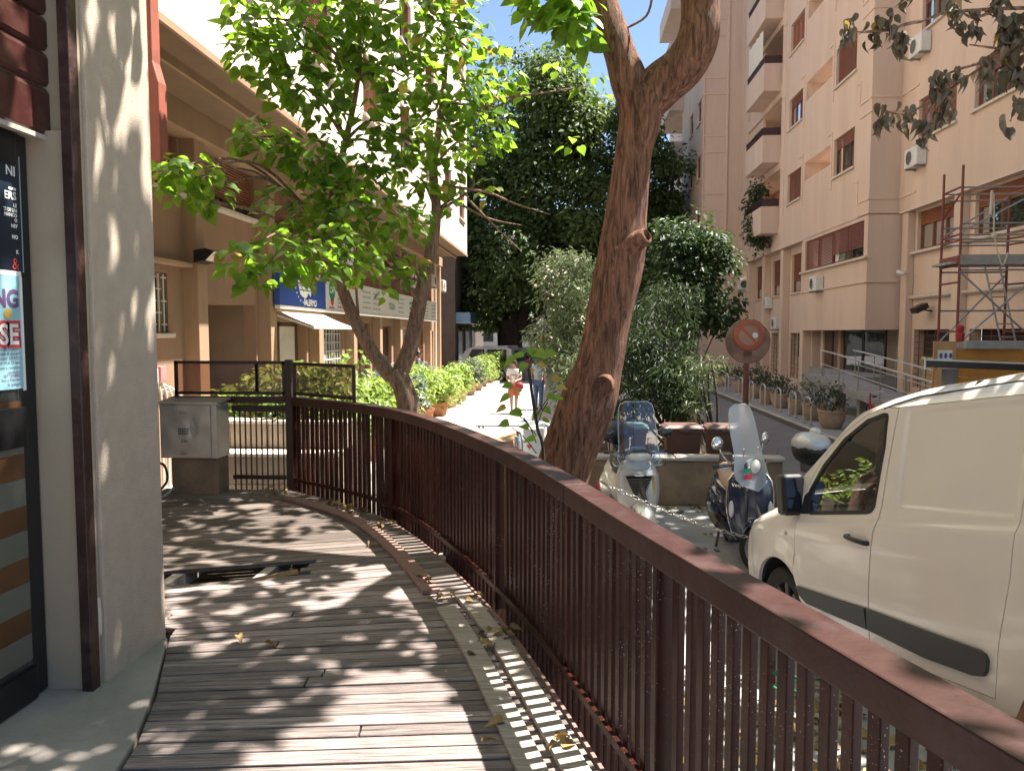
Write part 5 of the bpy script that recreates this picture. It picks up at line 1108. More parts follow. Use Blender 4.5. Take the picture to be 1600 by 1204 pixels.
TX = [-3.78, -3.6, -2.3, -1.6, -1.38, -1.082, -.969, -.732, -.479, -.173, 0, .3, .62, .8, .9]
TZ = [1.86, 1.905, 1.918, 1.90, 1.865, 1.79, 1.735, 1.56, 1.38, 1.175, 1.12, 1.05, .96, .86, .74]
def vT(x): return interp(x, TX, TZ)
def vw(z): return interp(z, [.2, .3, .6, .95, 1.12, 1.4, 1.72, 1.80, 1.86, 1.92], [.90, .93, .95, .945, .925, .872, .80, .775, .73, .64])
def sst(a, b, t): t = max(0, min(1, (t-a)/(b-a))); return t*t*(3-2*t)
def rrect(x, z, x0, x1, z0, z1, s=.03):
    return sst(x0, x0+s, x)*sst(-x1, -x1+s, -x)*sst(z0, z0+s, z)*sst(-z1, -z1+s, -z)
def vS(x, z, out=0.):
    y = vw(z)
    if x > 0: y -= .40*x*x
    if x > -.6:                                      # hood shoulder rounding
        h = vT(x) - z; r = .12
        if h < r and x > -.15: y -= r - sqrt(max(0, r*r-(r-max(h, 0))**2))
    zc = lerp(1.038, 1.15, (x+.446)/(-2.1)); y += .022*(1-sst(zc-.03, zc+.03, z)) - .022
    if z > .95: y -= .015*rrect(x, z, -2.47, -1.53 + .0*(z-1.2), 1.19, 1.78, .03)
    if -.45 < x < 0.25: d = hypot(x+.13, z-.34); y += .018*math.exp(-((d-.43)/.05)**2)
    return y + out
def inpoly(p, P):
    c = False; j = len(P)-1
    for i in range(len(P)):
        if (P[i][1] > p[1]) != (P[j][1] > p[1]) and p[0] < (P[j][0]-P[i][0])*(p[1]-P[i][1])/(P[j][1]-P[i][1])+P[i][0]: c = not c
        j = i
    return c
def dens(P, step=.05):
    out = []
    for i in range(len(P)):
        a, b = V(P[i]), V(P[(i+1) % len(P)]); n = max(1, int((b-a).length/step))
        for k in range(n): out.append(a + (b-a)*(k/n))
    return out
def shrink(P, d):
    n = len(P); out = []
    A = sum(P[i][0]*P[(i+1) % n][1]-P[(i+1) % n][0]*P[i][1] for i in range(n)); sg = 1 if A > 0 else -1
    for i in range(n):
        a, b, c = V(P[i-1]), V(P[i]), V(P[(i+1) % n]); t = ((b-a).normalized() + (c-b).normalized())
        t = t.normalized() if t.length > 1e-6 else (c-b).normalized(); nn = V((-t.y, t.x))*sg; out.append(tuple(b + nn*d))
    return out
def vpanel(name, poly, holes, m, par, out=0., step=.06, edge=.03, side=1, extra=(), smooth=True, surf=None, lines=()):
    surf = surf or vS
    loops = [dens(poly)] + [dens(h) for h in holes]; vs = []; es = []
    for L in loops:
        k = len(vs); vs += L; es += [(k+i, k+(i+1) % len(L)) for i in range(len(L))]
    nb_ = len(vs)
    for ln in lines:
        prev = None
        for q in ln:
            q = V(q)
            if inpoly(q, loops[0]) and not any(inpoly(q, h) for h in loops[1:]) and min((q-b).length for b in vs[:nb_]) > .012:
                vs.append(q)
                if prev is not None: es.append((prev, len(vs)-1))
                prev = len(vs)-1
            else: prev = None
    xs = [p.x for p in loops[0]]; zs = [p.y for p in loops[0]]; x = min(xs)
    cand = []
    while x < max(xs):
        z = min(zs)
        while z < max(zs): cand.append(V((x + R(-.004, .004), z + R(-.004, .004)))); z += step
        x += step
    cand += [V(e) for e in extra]; nl_ = len(vs)
    for c in cand:
        if inpoly(c, loops[0]) and not any(inpoly(c, h) for h in loops[1:]) and min((c-q).length for q in vs[:nl_]) > .02: vs.append(c)
    v2, e2, f2, *_ = delaunay_2d_cdt(vs, es, [], 0, 1e-5)
    fs = []
    for f in f2:
        c = sum((v2[i] for i in f), V((0, 0)))/len(f)
        if inpoly(c, poly) and not any(inpoly(c, h) for h in holes): fs.append(tuple(f))
    P3 = [(p.x, side*surf(p.x, p.y, out), p.y) for p in v2]
    bm = bmesh.new(); bv = [bm.verts.new(p) for p in P3]
    for f in fs:
        try: bm.faces.new([bv[i] for i in f])
        except ValueError: pass
    bmesh.ops.delete(bm, geom=[v for v in bm.verts if not v.link_faces], context='VERTS')
    bmesh.ops.recalc_face_normals(bm, faces=bm.faces)
    if sum(f.normal.y for f in bm.faces)*side < 0: bmesh.ops.reverse_faces(bm, faces=bm.faces)
    if edge:
        be = [e for e in bm.edges if e.is_boundary]; r = bmesh.ops.extrude_edge_only(bm, edges=be)
        for g in r['geom']:
            if isinstance(g, bmesh.types.BMVert): g.co.y -= side*edge
        bmesh.ops.recalc_face_normals(bm, faces=bm.faces)
        if sum(f.normal.y*f.calc_area() for f in bm.faces)*side < 0 and False: bmesh.ops.reverse_faces(bm, faces=bm.faces)
    me = bpy.data.meshes.new(name); bm.to_mesh(me); bm.free()
    return put(name, me, m, par, smooth=smooth)
win = [(-.60, 1.088), (-1.27, 1.138), (-1.315, 1.152), (-1.341, 1.184), (-1.36, 1.35), (-1.375, 1.552), (-1.362, 1.745), (-1.345, 1.766), (-1.308, 1.770), (-1.142, 1.738), (-.905, 1.618), (-.695, 1.443), (-.55, 1.258), (-.530, 1.13)]
Bs = [(-1.449, 1.80), (-1.448, 1.705), (-1.43, 1.469), (-1.41, 1.196), (-1.371, 1.038), (-1.317, .758), (-1.282, .517), (-1.25, .30)]
door = [(-.443, 1.066), (-.407, .858), (-.392, .623), (-.43, .468), (-.524, .371), (-.62, .30)] + Bs[::-1] + [(-1.30, 1.81), (-1.13, 1.772), (-.885, 1.655), (-.665, 1.478), (-.515, 1.285), (-.475, 1.13)]
Ss = [(-2.53, 1.80), (-2.512, 1.404), (-2.493, 1.228), (-2.461, .924), (-2.343, .538), (-2.28, .30)]
slide = Bs + Ss[::-1]
ac_ = (-.13, .34); arch = [(ac_[0]+.395*cos(rad(a)), ac_[1]+.395*sin(rad(a))) for a in range(-14, 195, 9)]
rc_ = (-3.06, .34); rarch = [(rc_[0]+.395*cos(rad(a)), rc_[1]+.395*sin(rad(a))) for a in range(-14, 195, 9)]
top = [(x, vT(x)) for x in (.62, .45, .3, .15, 0, -.173, -.32, -.479, -.6, -.732, -.85, -.969, -1.082, -1.22, -1.38, -1.6, -1.9, -2.3, -2.8, -3.3, -3.6)]
outl = [(.62, .25)] + top + [(-3.72, 1.8), (-3.78, 1.2), (-3.8, .3), (-3.7, .245)] + rarch[::-1] + [(-1.6, .245)] + arch[::-1]
crl = [[(x/40., lerp(1.038, 1.15, (x/40.+.446)/(-2.1)) + d) for x in range(-148, -16)] for d in (-.045, -.03, -.018, -.006, .006, .018, .03, .045)]
rcl = [[(x, 1.21+.03*k) for k in range(19)] for x in (-2.475, -2.462, -2.45, -2.436, -1.564, -1.55, -1.538, -1.525)] + [[(-2.43+.03*k, z) for k in range(29)] for z in (1.186, 1.2, 1.212, 1.225, 1.745, 1.758, 1.77, 1.784)]
cre = [(x/50., lerp(1.038, 1.15, (x/50.+.446)/(-2.1)) + d) for x in range(-185, -22) for d in (-.02, 0, .02)]
rec = [(x, z) for x in (-2.47, -2.455, -2.44, -1.56, -1.545, -1.53) for z in [1.2+.04*k for k in range(15)]] + [(-2.45+.04*k, z) for k in range(23) for z in (1.19, 1.205, 1.22, 1.75, 1.765, 1.78)]
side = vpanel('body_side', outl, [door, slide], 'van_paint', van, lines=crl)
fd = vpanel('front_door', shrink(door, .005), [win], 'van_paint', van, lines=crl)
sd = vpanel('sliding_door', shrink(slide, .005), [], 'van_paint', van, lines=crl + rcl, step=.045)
vpanel('liner', shrink(outl, .012), [win], 'van_liner', van, out=-.045, edge=0, step=.15)
bw_ = vpanel('window_seal', shrink(win, -.003), [shrink(win, .024)], 'black_plastic', fd, out=.003, edge=.012)
vpanel('window_pane', shrink(win, .018), [], 'car_glass', fd, out=-.006, edge=0)
vpanel('quarter_panel', [(-.45, 1.085), (-.60, 1.092), (-.555, 1.25), (-.50, 1.22)], [], 'black_plastic', fd, out=.006, edge=.012)
trim = [(-.433, .561), (-.88, .556), (-1.27, .556), (-1.27, .427), (-.855, .444), (-.56, .459), (-.475, .50)]
trim2 = [(-1.295, .556), (-1.833, .537), (-2.235, .527), (-2.268, .515), (-2.280, .490), (-2.262, .43), (-2.235, .40), (-2.165, .386), (-1.803, .383), (-1.28, .427)]
vpanel('rubbing_strip', trim, [], 'trim_plastic', fd, out=.022, edge=.03, step=.05); vpanel('rubbing_strip', trim2, [], 'trim_plastic', sd, out=.022, edge=.03, step=.05)
# handle, indicator
hd = MB(); yh = vS(-1.2, .975)
hd.tube(spline([(-1.115, yh-.005, .985), (-1.13, yh+.03, .985), (-1.24, yh+.035, .972), (-1.31, yh+.02, .962), (-1.325, yh-.005, .96)], 5), [.016]*21, 10).build('door_handle', 'black_plastic', fd, smooth=True)
MB().ball((-1.22, yh-.002, .965), .085, .006, .06, 16, 10).build('handle_recess', 'van_paint', fd, smooth='full')
MB().ball((-.29, vS(-.29, .927)+.002, .927), .022, .008, .017, 14, 8).build('indicator', 'sill_stone', side, smooth='full')
for sy in (1, -1): MB().tube([(x, sy*(vS(x, vT(x)-.045)+.001), vT(x)-.045) for x in [-1.3-.1*k for k in range(24)]], .0055, 6).build('roof_gutter', 'trim_plastic', van, smooth=True)
# far side
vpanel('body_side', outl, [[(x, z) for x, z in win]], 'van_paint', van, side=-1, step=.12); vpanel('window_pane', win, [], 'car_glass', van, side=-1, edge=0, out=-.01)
# nose, hood, windscreen, roof, rear
rows = []
for i in range(14):
    z = lerp(.22, .97, i/13); row = []; y0 = vS(.62, min(z, .955)); fx = .93 - .05*sst(.55, .62, z) - .30*sst(.66, 1.0, z)**1.5
    for j in range(21):
        a = lerp(-pi/2, pi/2, j/20); row.append((.615 + max(.02, fx-.615)*abs(cos(a))**.6, y0*math.copysign(abs(sin(a))**.75, sin(a)), z))
    rows.append(row)
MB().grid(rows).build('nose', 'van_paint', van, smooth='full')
mat('headlight', (.7, .72, .74), .1, .1, 5)
def strip(name, xs, m, crown_, n=12, th=0):
    rows = []
    for x in xs:
        z = vT(x); y0 = vS(x, z - .001); rows.append([(x + crown_[1]*(1-(2*j/n-1)**2), y0*(2*j/n-1), z + crown_[0]*(1-(2*j/n-1)**2)) for j in range(n+1)])
    return MB().grid(rows).build(name, m, van, smooth='full')
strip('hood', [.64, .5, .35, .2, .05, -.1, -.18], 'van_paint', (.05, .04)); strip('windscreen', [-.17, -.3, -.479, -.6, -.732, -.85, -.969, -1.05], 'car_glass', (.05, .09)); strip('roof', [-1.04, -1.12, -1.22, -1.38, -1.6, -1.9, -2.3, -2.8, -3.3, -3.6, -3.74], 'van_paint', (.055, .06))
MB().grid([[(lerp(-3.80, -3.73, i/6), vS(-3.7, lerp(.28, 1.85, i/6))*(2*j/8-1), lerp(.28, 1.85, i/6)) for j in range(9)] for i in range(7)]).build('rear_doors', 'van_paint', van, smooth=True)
MB().box(-3.7, .55, -.85, .85, .24, .30).build('floor_pan', 'van_liner', van); MB().box(-1.62, -1.58, -.70, .70, .3, 1.84).build('bulkhead', 'rag_white', van)
def wheel(par, c, r, wd, ax, spokes=5, rim='alloy', rr=.62, n=28):
    c = V(c); ax = V(ax).normalized()
    t = MB().lathe([(r*.66, -wd*.42), (r*.86, -wd*.5), (r*.97, -wd*.42), (r, -wd*.2), (r, wd*.2), (r*.97, wd*.42), (r*.86, wd*.5), (r*.66, wd*.42)], c, ax, n, caps=False).build('tyre', 'tyre', par, smooth='full')
    MB().lathe([(r*.67, -wd*.4), (r*.64, -wd*.3), (r*.64, wd*.3), (r*.67, wd*.42), (r*.7, wd*.43)], c, ax, n, caps=False).build('rim', rim, t, smooth='full')
    a = ax.orthogonal().normalized(); b = ax.cross(a); s_ = MB()
    for k in range(spokes):
        an = 2*pi*k/spokes; d = a*cos(an)+b*sin(an); e = ax.cross(d)
        s_.obox(c + d*r*.36 + ax*wd*.24, d*r*.31, e*r*.075, ax*wd*.06)
    s_.lathe([(r*.15, wd*.1), (r*.15, wd*.34), (r*.08, wd*.38)], c, ax, 14); s_.build('spokes', rim, t)
    MB().lathe([(r*.3, -wd*.1), (r*.3, -wd*.05)], c, ax, 16).build('brake_disc', 'steel_rim', t); return t
for x in (ac_[0], rc_[0]):
    for s_ in (1, -1): wheel(van, (x, s_*.82, .335), .325, .2, (0, s_, 0), 8, 'steel_rim')
    MB().lathe([(.41, -.3), (.41, .26)], (x, .62, .34), (0, 1, 0), 24, caps=False).build('wheel_well', 'van_liner', van)
# door mirror
def van_ray(u, v, x):
    r = VM.transposed() @ ray(u, v); o = VM.transposed() @ (_C - VO); t = (x-o.x)/r.x; return o + r*t
mc = van_ray(1240, 772, -.43); mr = thing('x', 'x', 'x'); bpy.data.objects.remove(mr)
hs_ = MB().box(mc.x-.03, mc.x+.10, mc.y-.085, mc.y+.095, mc.z-.155, mc.z+.15).build('door_mirror', 'black_plastic', fd, bevel=.035, seg=4)
MB().box(mc.x-.034, mc.x-.031, mc.y-.062, mc.y+.07, mc.z-.02, mc.z+.12).build('mirror_glass', 'mirror_glass', hs_, bevel=.001); MB().box(mc.x-.034, mc.x-.031, mc.y-.062, mc.y+.07, mc.z-.125, mc.z-.035).build('mirror_glass', 'mirror_glass', hs_)
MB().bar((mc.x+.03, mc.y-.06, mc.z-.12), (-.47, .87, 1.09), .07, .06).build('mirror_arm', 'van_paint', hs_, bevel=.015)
# cab
MB().box(-.62, .12, -.72, .74, .95, 1.10).build('dashboard', 'dash_grey', van, bevel=.05)
for yy in (.42, -.42): MB().obox((-1.3, yy, 1.2), V((.05, 0, 0)), V((0, .24, 0)), V((-.09, 0, .36))).box(-1.25, -.75, yy-.25, yy+.25, .62, .78).ball((-1.42, yy, 1.62), .06, .13, .1).build('seat', 'seat_cloth', van, bevel=.04)
MB().tube([(-.78+.07*sin(a), .42+.19*cos(a), 1.12+.17*sin(a)) for a in [2*pi*k/20 for k in range(21)]], .016, 6).build('steering_wheel', 'black_plastic', van, smooth=True)
cm = MB(); cm.grid([[(-1.16+.05*sin(j*1.7)+.02*i, .1+.06*j, 1.05+.1*i+.03*sin(j*2.2+i)) for j in range(8)] for i in range(6)]).build('jacket', 'rag_white', van, smooth=True, fix=False)
# ------------------------------------------------------------------ scooters (local: X forward, Y left, Z up)
mat('navy_paint', (.012, .022, .055), .14, .05, 3, coat=.8); mat('silver_paint', (.75, .74, .70), .25, .05, 3, metal=.35, coat=.5); mat('dark_paint', (.03, .03, .033), .25, .1, 3, coat=.4); mat('seat_tan', (.42, .28, .19), .55, .08, 8, .15, 60); mat('seat_black', (.02, .02, .021), .5); mat('grip', (.02, .02, .02), .7); mat('lens_clear', (.65, .65, .62), .12, .1, 9); mat('lamp_amber', (.6, .5, .2), .3); mat('badge_green', (.02, .35, .16), .5); mat('badge_red', (.6, .05, .08), .5)
glassmat('clear_screen', (.86, .9, .92), 1.0, .03, .07); milky('milky_screen')
mat('rain_cover', (.55, .55, .56), .35, .15, 6, .5, 8, metal=.3, bdist=.03)
def scooter(label, loc, rz, kind, steer=0.):
    t = thing('scooter', label, 'scooter', loc, 'parked scooters', rz=rz); bp = {'navy': 'navy_paint', 'silver': 'silver_paint', 'dark': 'dark_paint'}[kind]
    rw = .235; wheel(t, (-.66, 0, rw), rw, .12, (0, 1, 0), 5)
    # steering group turns about the head axis
    S = Matrix.Translation((.50, 0, 0)) @ Matrix.Rotation(steer, 4, 'Z') @ Matrix.Translation((-.50, 0, 0)); S3 = S.to_3x3()
    wheel(t, S @ V((.62, 0, rw)), rw, .11, S3 @ V((0, 1, 0)), 5)
    MB().tube([(.60, .075, rw), (.55, .07, .5), (.46, 0, .78)], [.02, .025, .03], 8).tr(S).build('fork', 'steel_rim', t, smooth=True)
    rows = []
    for i in range(11):
        a = lerp(-.3, 2.5, i/10); r = rw + .045 + (.02 if 0 < i < 9 else -.01); rows.append([(.62 + r*cos(a) + (0 if abs(b) < .9 else -.0), .098*b, rw + r*sin(a) - .06*b*b) for b in (-1, -.8, -.4, 0, .4, .8, 1)])
    MB().grid(rows).tr(S).build('front_fender', bp, t, smooth='full')
    # leg shield
    rows = []
    zz = [.30, .38, .48, .58, .68, .78, .87, .93, .97]; ww = [.13, .175, .205, .22, .225, .222, .205, .165, .09]
    if kind != 'navy': ww = [.13, .2, .23, .245, .245, .235, .21, .17, .09]
    for z, wd in zip(zz, ww): rows.append([(.50 - .10*(z-.3) - .055*(b*b) + (.035*(1-abs(b)) if kind != 'navy' else .012*(1-b*b)), wd*b, z) for b in (-1, -.85, -.65, -.4, -.15, 0, .15, .4, .65, .85, 1)])
    ls = MB().grid(rows).build('leg_shield', bp, t, smooth='full'); sm = ls.modifiers.new('solid', 'SOLIDIFY'); sm.thickness = .02; sm.offset = -1
    if kind == 'navy':
        MB().tube([(r[0][0], r[0][1], r[0][2]) for r in rows] + [r_ for r_ in rows[-1][1:-1]] + [(r[-1][0], r[-1][1], r[-1][2]) for r in rows[::-1]], .007, 6).build('shield_trim', 'chrome', ls, smooth=True)
        MB().prism([(.475, -.028, .88), (.495, -.05, .47), (.50, 0, .42), (.495, .05, .47), (.475, .028, .88)], (.025, 0, 0)).build('horn_cover', bp, ls, bevel=.008)
        for k in range(4): MB().box(.52, .528, -.04, .04, .46+k*.022, .467+k*.022).build('horn_slot', 'chrome', ls)
        MB().box(.500, .508, -.022, .022, .81, .85).build('badge', 'chrome', ls, bevel=.002)
        text('Scooter'[:0] or 'Vespa', .05, frame_axes((.487, -.145, .84), (0, -1, .1), (-.1, 0, 1)) if False else frame_axes((.478, -.13, .84), (0, 1, 0), (0, 0, 1)), 'chrome', ls)
        for s_ in (-1, 1): MB().ball((.455, s_*.185, .60), .022, .026, .085, 10, 8).build('indicator', 'lens_clear', ls, smooth='full')
    else:
        g = MB()
        for k in range(9): z = .55 + k*.025; wd = .05 + .09*(k/8); g.box(.505, .525, -wd, wd, z, z+.011)
        g.build('grille', 'steel_rim', ls); MB().prism([(.50, -.03, .54), (.49, -.15, .79), (.49, .15, .79), (.50, .03, .54)], (.006, 0, 0)).build('grille_back', 'dark_hole', ls)
        MB().ball((.52, 0, .80), .012, .07, .018, 12, 8).build('badge', 'chrome', ls, smooth='full')
        for s_ in (-1, 1): MB().ball((.44, s_*.175, .66), .02, .03, .13, 10, 8).build('indicator', 'lamp_amber' if s_ > 0 else 'lens_clear', ls, smooth='full')
        MB().ball((.40, 0, .90), .12, .15, .09, 14, 8).build('nose_cover', 'lens_clear', t, smooth='full')
    # floorboard, tunnel, rear body, seat
    MB().box(-.25, .42, -.19, .19, .26, .31).build('floorboard', 'black_plastic', t, bevel=.02)
    rows = []
    for (x, wd, zb, zt) in ((-.18, .10, .30, .62), (-.25, .17, .30, .70), (-.4, .215, .30, .74), (-.6, .225, .34, .76), (-.8, .20, .42, .78), (-.98, .13, .54, .78), (-1.06, .05, .62, .76)):
        rows.append([(x, wd*cos(a)*1.0, (zb+zt)/2 + (zt-zb)/2*sin(a)) for a in [2*pi*k/16 for k in range(16)]])
    m_ = MB().grid(rows, close=True); m_.f.append(tuple(range(16))); m_.f.append(tuple(range(len(m_.v)-16, len(m_.v)))); rb = m_.build('rear_body', bp, t, smooth='full')
    for s_ in (-1, 1): MB().ball((-.60, s_*.17, .48), .30, .10, .17, 16, 10).build('side_cowl', bp, rb, smooth='full')
    rows = []
    for (x, wd, zt) in ((-.12, .07, .76), (-.2, .12, .79), (-.4, .15, .80), (-.55, .14, .795), (-.62, .135, .83), (-.85, .12, .85), (-.98, .08, .83)):
        rows.append([(x, wd*b, zt - .05*abs(b)**3 - (.06 if abs(b) == 1 else 0)) for b in (-1, -.85, -.5, 0, .5, .85, 1)])
    MB().grid(rows).build('seat', 'seat_tan' if kind == 'navy' else 'seat_black', t, smooth='full')
    MB().box(-.85, -.5, -.12, -.06, .15, .30).build('engine', 'steel_rim', t, bevel=.03); MB().tube([(-.5, -.14, .2), (-.9, -.16, .24)], .05, 10).build('exhaust', 'steel_rim', t, smooth=True); MB().box(-1.2, -1.06, -.08, .08, .42, .60).build('number_plate', 'white_plastic', t, bevel=.01)
    # handlebar group
    hb = MB().tube(spline([(.34, -.34, 1.03), (.40, -.2, 1.04), (.44, 0, 1.03), (.40, .2, 1.04), (.34, .34, 1.03)], 5), .014, 8).tr(S).build('handlebar', 'steel_rim', t, smooth=True)
    for s_ in (-1, 1):
        MB().tube([(.37, s_*.24, 1.035), (.335, s_*.36, 1.03)], .018, 10).tr(S).build('grip', 'grip', hb, smooth=True)
        MB().tube([(.42, s_*.2, 1.025), (.40, s_*.34, 1.02)], .006, 6).tr(S).build('brake_lever', 'chrome', hb, smooth=True)
    MB().ball((.41, 0, 1.02), .12, .17, .085, 18, 10).tr(S).build('headset', bp if kind == 'navy' else 'dark_paint', hb, smooth='full')
    if kind == 'navy':
        hl = MB().lathe([(.06, -.06), (.082, -.02), (.09, .02), (.085, .03), (.075, .03)], (.50, 0, 1.03), (1, 0, .05), 22, caps=False).tr(S).build('headlight', 'chrome', hb, smooth='full'); MB().lathe([(.076, .026), (.06, .045), (.001, .052)], (.50, 0, 1.03), (1, 0, .05), 22).tr(S).build('lens', 'lens_clear', hl, smooth='full')
    else: MB().ball((.455, 0, 1.0), .09, .15, .07, 16, 10).tr(S).build('headlight', 'lens_clear', hb, smooth='full')
    for s_ in (-1, 1):
        if kind == 'navy':
            MB().tube([(.40, s_*.2, 1.05), (.37, s_*.27, 1.14), (.36, s_*.31, 1.22)], .007, 6).tr(S).build('mirror_stem', 'chrome', hb, smooth=True)
            mm = MB().lathe([(.03, -.03), (.06, -.012), (.066, 0), (.06, .008)], (.36, s_*.335, 1.26), (-1, -s_*.25, 0), 18).tr(S).build('mirror', 'chrome', hb, smooth='full')
        else:
            MB().tube([(.38, s_*.2, 1.05), (.36, s_*.27, 1.13), (.35, s_*.30, 1.18)], .009, 6).tr(S).build('mirror_stem', 'black_plastic', hb, smooth=True)
            MB().ball((.36, s_*.33, 1.25), .03, .095, .055, 14, 8).tr(S).build('mirror', 'dark_paint', hb, smooth='full')
    # windscreen
    if kind == 'navy': prof = [(.80, .0), (.86, .16), (.92, .225), (1.0, .225), (1.08, .20), (1.18, .185), (1.3, .185), (1.42, .18), (1.52, .165), (1.58, .135), (1.615, .07)]
    else: prof = [(.86, .10), (.92, .21), (.98, .24), (1.06, .225), (1.14, .215), (1.26, .215), (1.38, .21), (1.5, .2), (1.56, .18), (1.59, .12)]
    if kind != 'dark':
        rows = [[(.56 - .30*(z-.85) - .5*(wd*b)**2*1.6, wd*b, z) for b in (-1, -.8, -.55, -.28, 0, .28, .55, .8, 1)] for z, wd in prof]
        ws = MB().grid(rows).tr(S).build('windscreen', 'milky_screen' if kind == 'navy' else 'clear_screen', t, smooth='full', fix=False)
        rim_ = [rows[i][0] for i in range(len(rows))] + rows[-1][1:-1] + [rows[i][-1] for i in range(len(rows)-1, -1, -1)]
        MB().tube(rim_, .005, 5).tr(S).build('screen_rim', 'milky_screen', ws, smooth=True)
        for s_ in (-1, 1):
            MB().tube([(.44, s_*.09, .98), (.48, s_*.10, 1.2)], .006, 6).tr(S).build('screen_stay', 'chrome', ws, smooth=True); MB().ball((.475, s_*.10, 1.2), .014).tr(S).build('screen_bolt', 'chrome', ws, smooth='full')
        if kind == 'navy':
            MB().box(.535, .54, -.16, -.07, .985, 1.02).tr(S).build('sticker', 'badge_green', ws); MB().box(.545, .55, -.16, -.06, .925, .965).tr(S).build('sticker', 'badge_red', ws)
        else:
            for s_ in (-1, 1): MB().ball((.46, s_*.235, .96), .012, .075, .105, 14, 10).tr(S).build('hand_guard', 'clear_screen', ws, smooth='full')
    if kind == 'silver': MB().ball((-1.0, 0, 1.08), .2, .24, .15, 16, 10).build('top_case', 'black_plastic', t, smooth='full')
    if kind == 'dark':
        MB().ball((-1.0, 0, 1.07), .22, .25, .19, 18, 12).build('top_case', 'black_plastic', t, smooth='full'); c_ = MB().ball((-1.0, 0, 1.14), .22, .25, .15, 22, 14); c_.v = [tuple(V(p) + V((.006*sin(p[1]*40), .006*sin(p[0]*37), .02*mnoise.noise(V(p)*9)))) for p in c_.v]; c_.build('rain_cover', 'rain_cover', t, smooth='full')
        MB().ball((-.88, .1, 1.27), .07, .09, .06, 12, 8).build('rain_cover', 'rain_cover', t, smooth='full')
    MB().box(-1.1, -.9, -.06, .06, .80, .93).build('rack', 'steel_rim', t)
    MB().tube([(-.3, .16, .28), (-.34, .2, .01)], .014, 6).tube([(-.3, -.16, .28), (-.34, -.2, .01)], .014, 6).build('stand', 'steel_rim', t)
    return t
def place(u, v, z): p = atz(u, v, z); return (p.x, p.y, z)
def by_front(p, rz): return (p[0]-.62*cos(rz), p[1]-.62*sin(rz), .012)
a_ = rad(-92); scooter('navy blue scooter with tall milky windscreen parked in front of the white van', by_front(place(1175, 897, .01), a_), a_, 'navy', rad(38)).scale = (1.08,)*3
a_ = rad(-84); o = scooter('silver scooter with clear windscreen and black grille beside the leaning tree', by_front(place(1000, 858, .01), a_), a_, 'silver', rad(4)); o.scale = (1.06, 1.06, 1.06)
p = aty(1275, 706, 9.6); a_ = rad(15)
scooter('dark scooter mostly hidden behind the van, silver cover over its top box', (p.x+cos(a_)-.06, 9.6+sin(a_), .012), a_, 'dark', 0)
# ------------------------------------------------------------------ cars far down the street
def car(label, loc, rz, m, tall=1.6, L=4.2):
    t = thing('parked_car', label, 'car', loc, 'cars at the far end of the street', rz=rz); W = .86
    lo = [(-L/2, .3), (-L/2-.02, .75), (-L/2+.05, .95), (L/2-.95, .95), (L/2-.2, .78), (L/2, .6), (L/2, .3)]
    MB().prism([(x, -W, z) for x, z in lo], (0, 2*W, 0)).build('body', m, t, bevel=.08, seg=3)
    hi = [(-L/2+.1, .95), (-L/2+.28, tall-.05), (-L/2+.6, tall), (.35, tall), (.7, tall-.08), (L/2-.95, .95)]
    mb = MB(); k = len(hi); vs = [(x, -W+.02-.0+(z-.95)*.22, z) for x, z in hi] + [(x, W-.02-(z-.95)*.22, z) for x, z in hi]
    mb.add(vs, [tuple(range(k)), tuple(range(k, 2*k))] + [(i, (i+1) % k, k+(i+1) % k, k+i) for i in range(k)]).build('cabin', m, t, bevel=.05)
    for s_ in (-1, 1):
        for x0, x1 in ((-L/2+.45, -.55), (-.45, .35)): MB().add([(x0, s_*(W+.004), 1.0), (x1+(.3 if x1 > 0 else 0), s_*(W+.004), 1.0), (x1, s_*(W-.022-(tall-1.05)*.2), tall-.1), (x0+.08, s_*(W-.022-(tall-1.05)*.2), tall-.1)], [(0, 1, 2, 3)]).build('side_window', 'glass_dark', t, fix=False)
    MB().box(-L/2+.135, -L/2+.15, -.6, .6, 1.02, tall-.14).tr(Matrix.Translation((-.03, 0, 0))).build('rear_window', 'glass_dark', t)
    for s_ in (-1, 1):
        MB().box(-L/2-.05, -L/2+.06, s_*W-.12, s_*W+.01 if s_ > 0 else s_*W+.12, .72, 1.1).build('tail_light', 'badge_red', t)
        for x in (-L/2+.75, L/2-.85): wheel(t, (x, s_*(W-.08), .31), .31, .19, (0, s_, 0), 7)
        MB().bar((-L/2+.5, s_*.6, tall+.05), (.3, s_*.6, tall+.05), .04).build('roof_bar', 'steel', t)
    return t
mat('car_silver', (.42, .43, .45), .3, .04, 2, metal=.3, coat=.4); mat('car_white', (.7, .7, .68), .3, .04, 2, coat=.4); mat('car_blue', (.16, .27, .42), .3, .05, 2, coat=.4)
p = aty(756, 560, 41); car('silver people carrier with roof bars parked left of the ficus trunk', (p.x, 41.2, 0), rad(158), 'car_silver', 1.75, 4.4)
car('white small car parked beyond the left building end', (aty(713, 560, 52).x, 52, 0), rad(160), 'car_white', 1.5, 3.7)
car('pale blue car parked right of the ficus trunk', (aty(826, 565, 50).x, 50, 0), rad(20), 'car_blue', 1.5, 3.9)
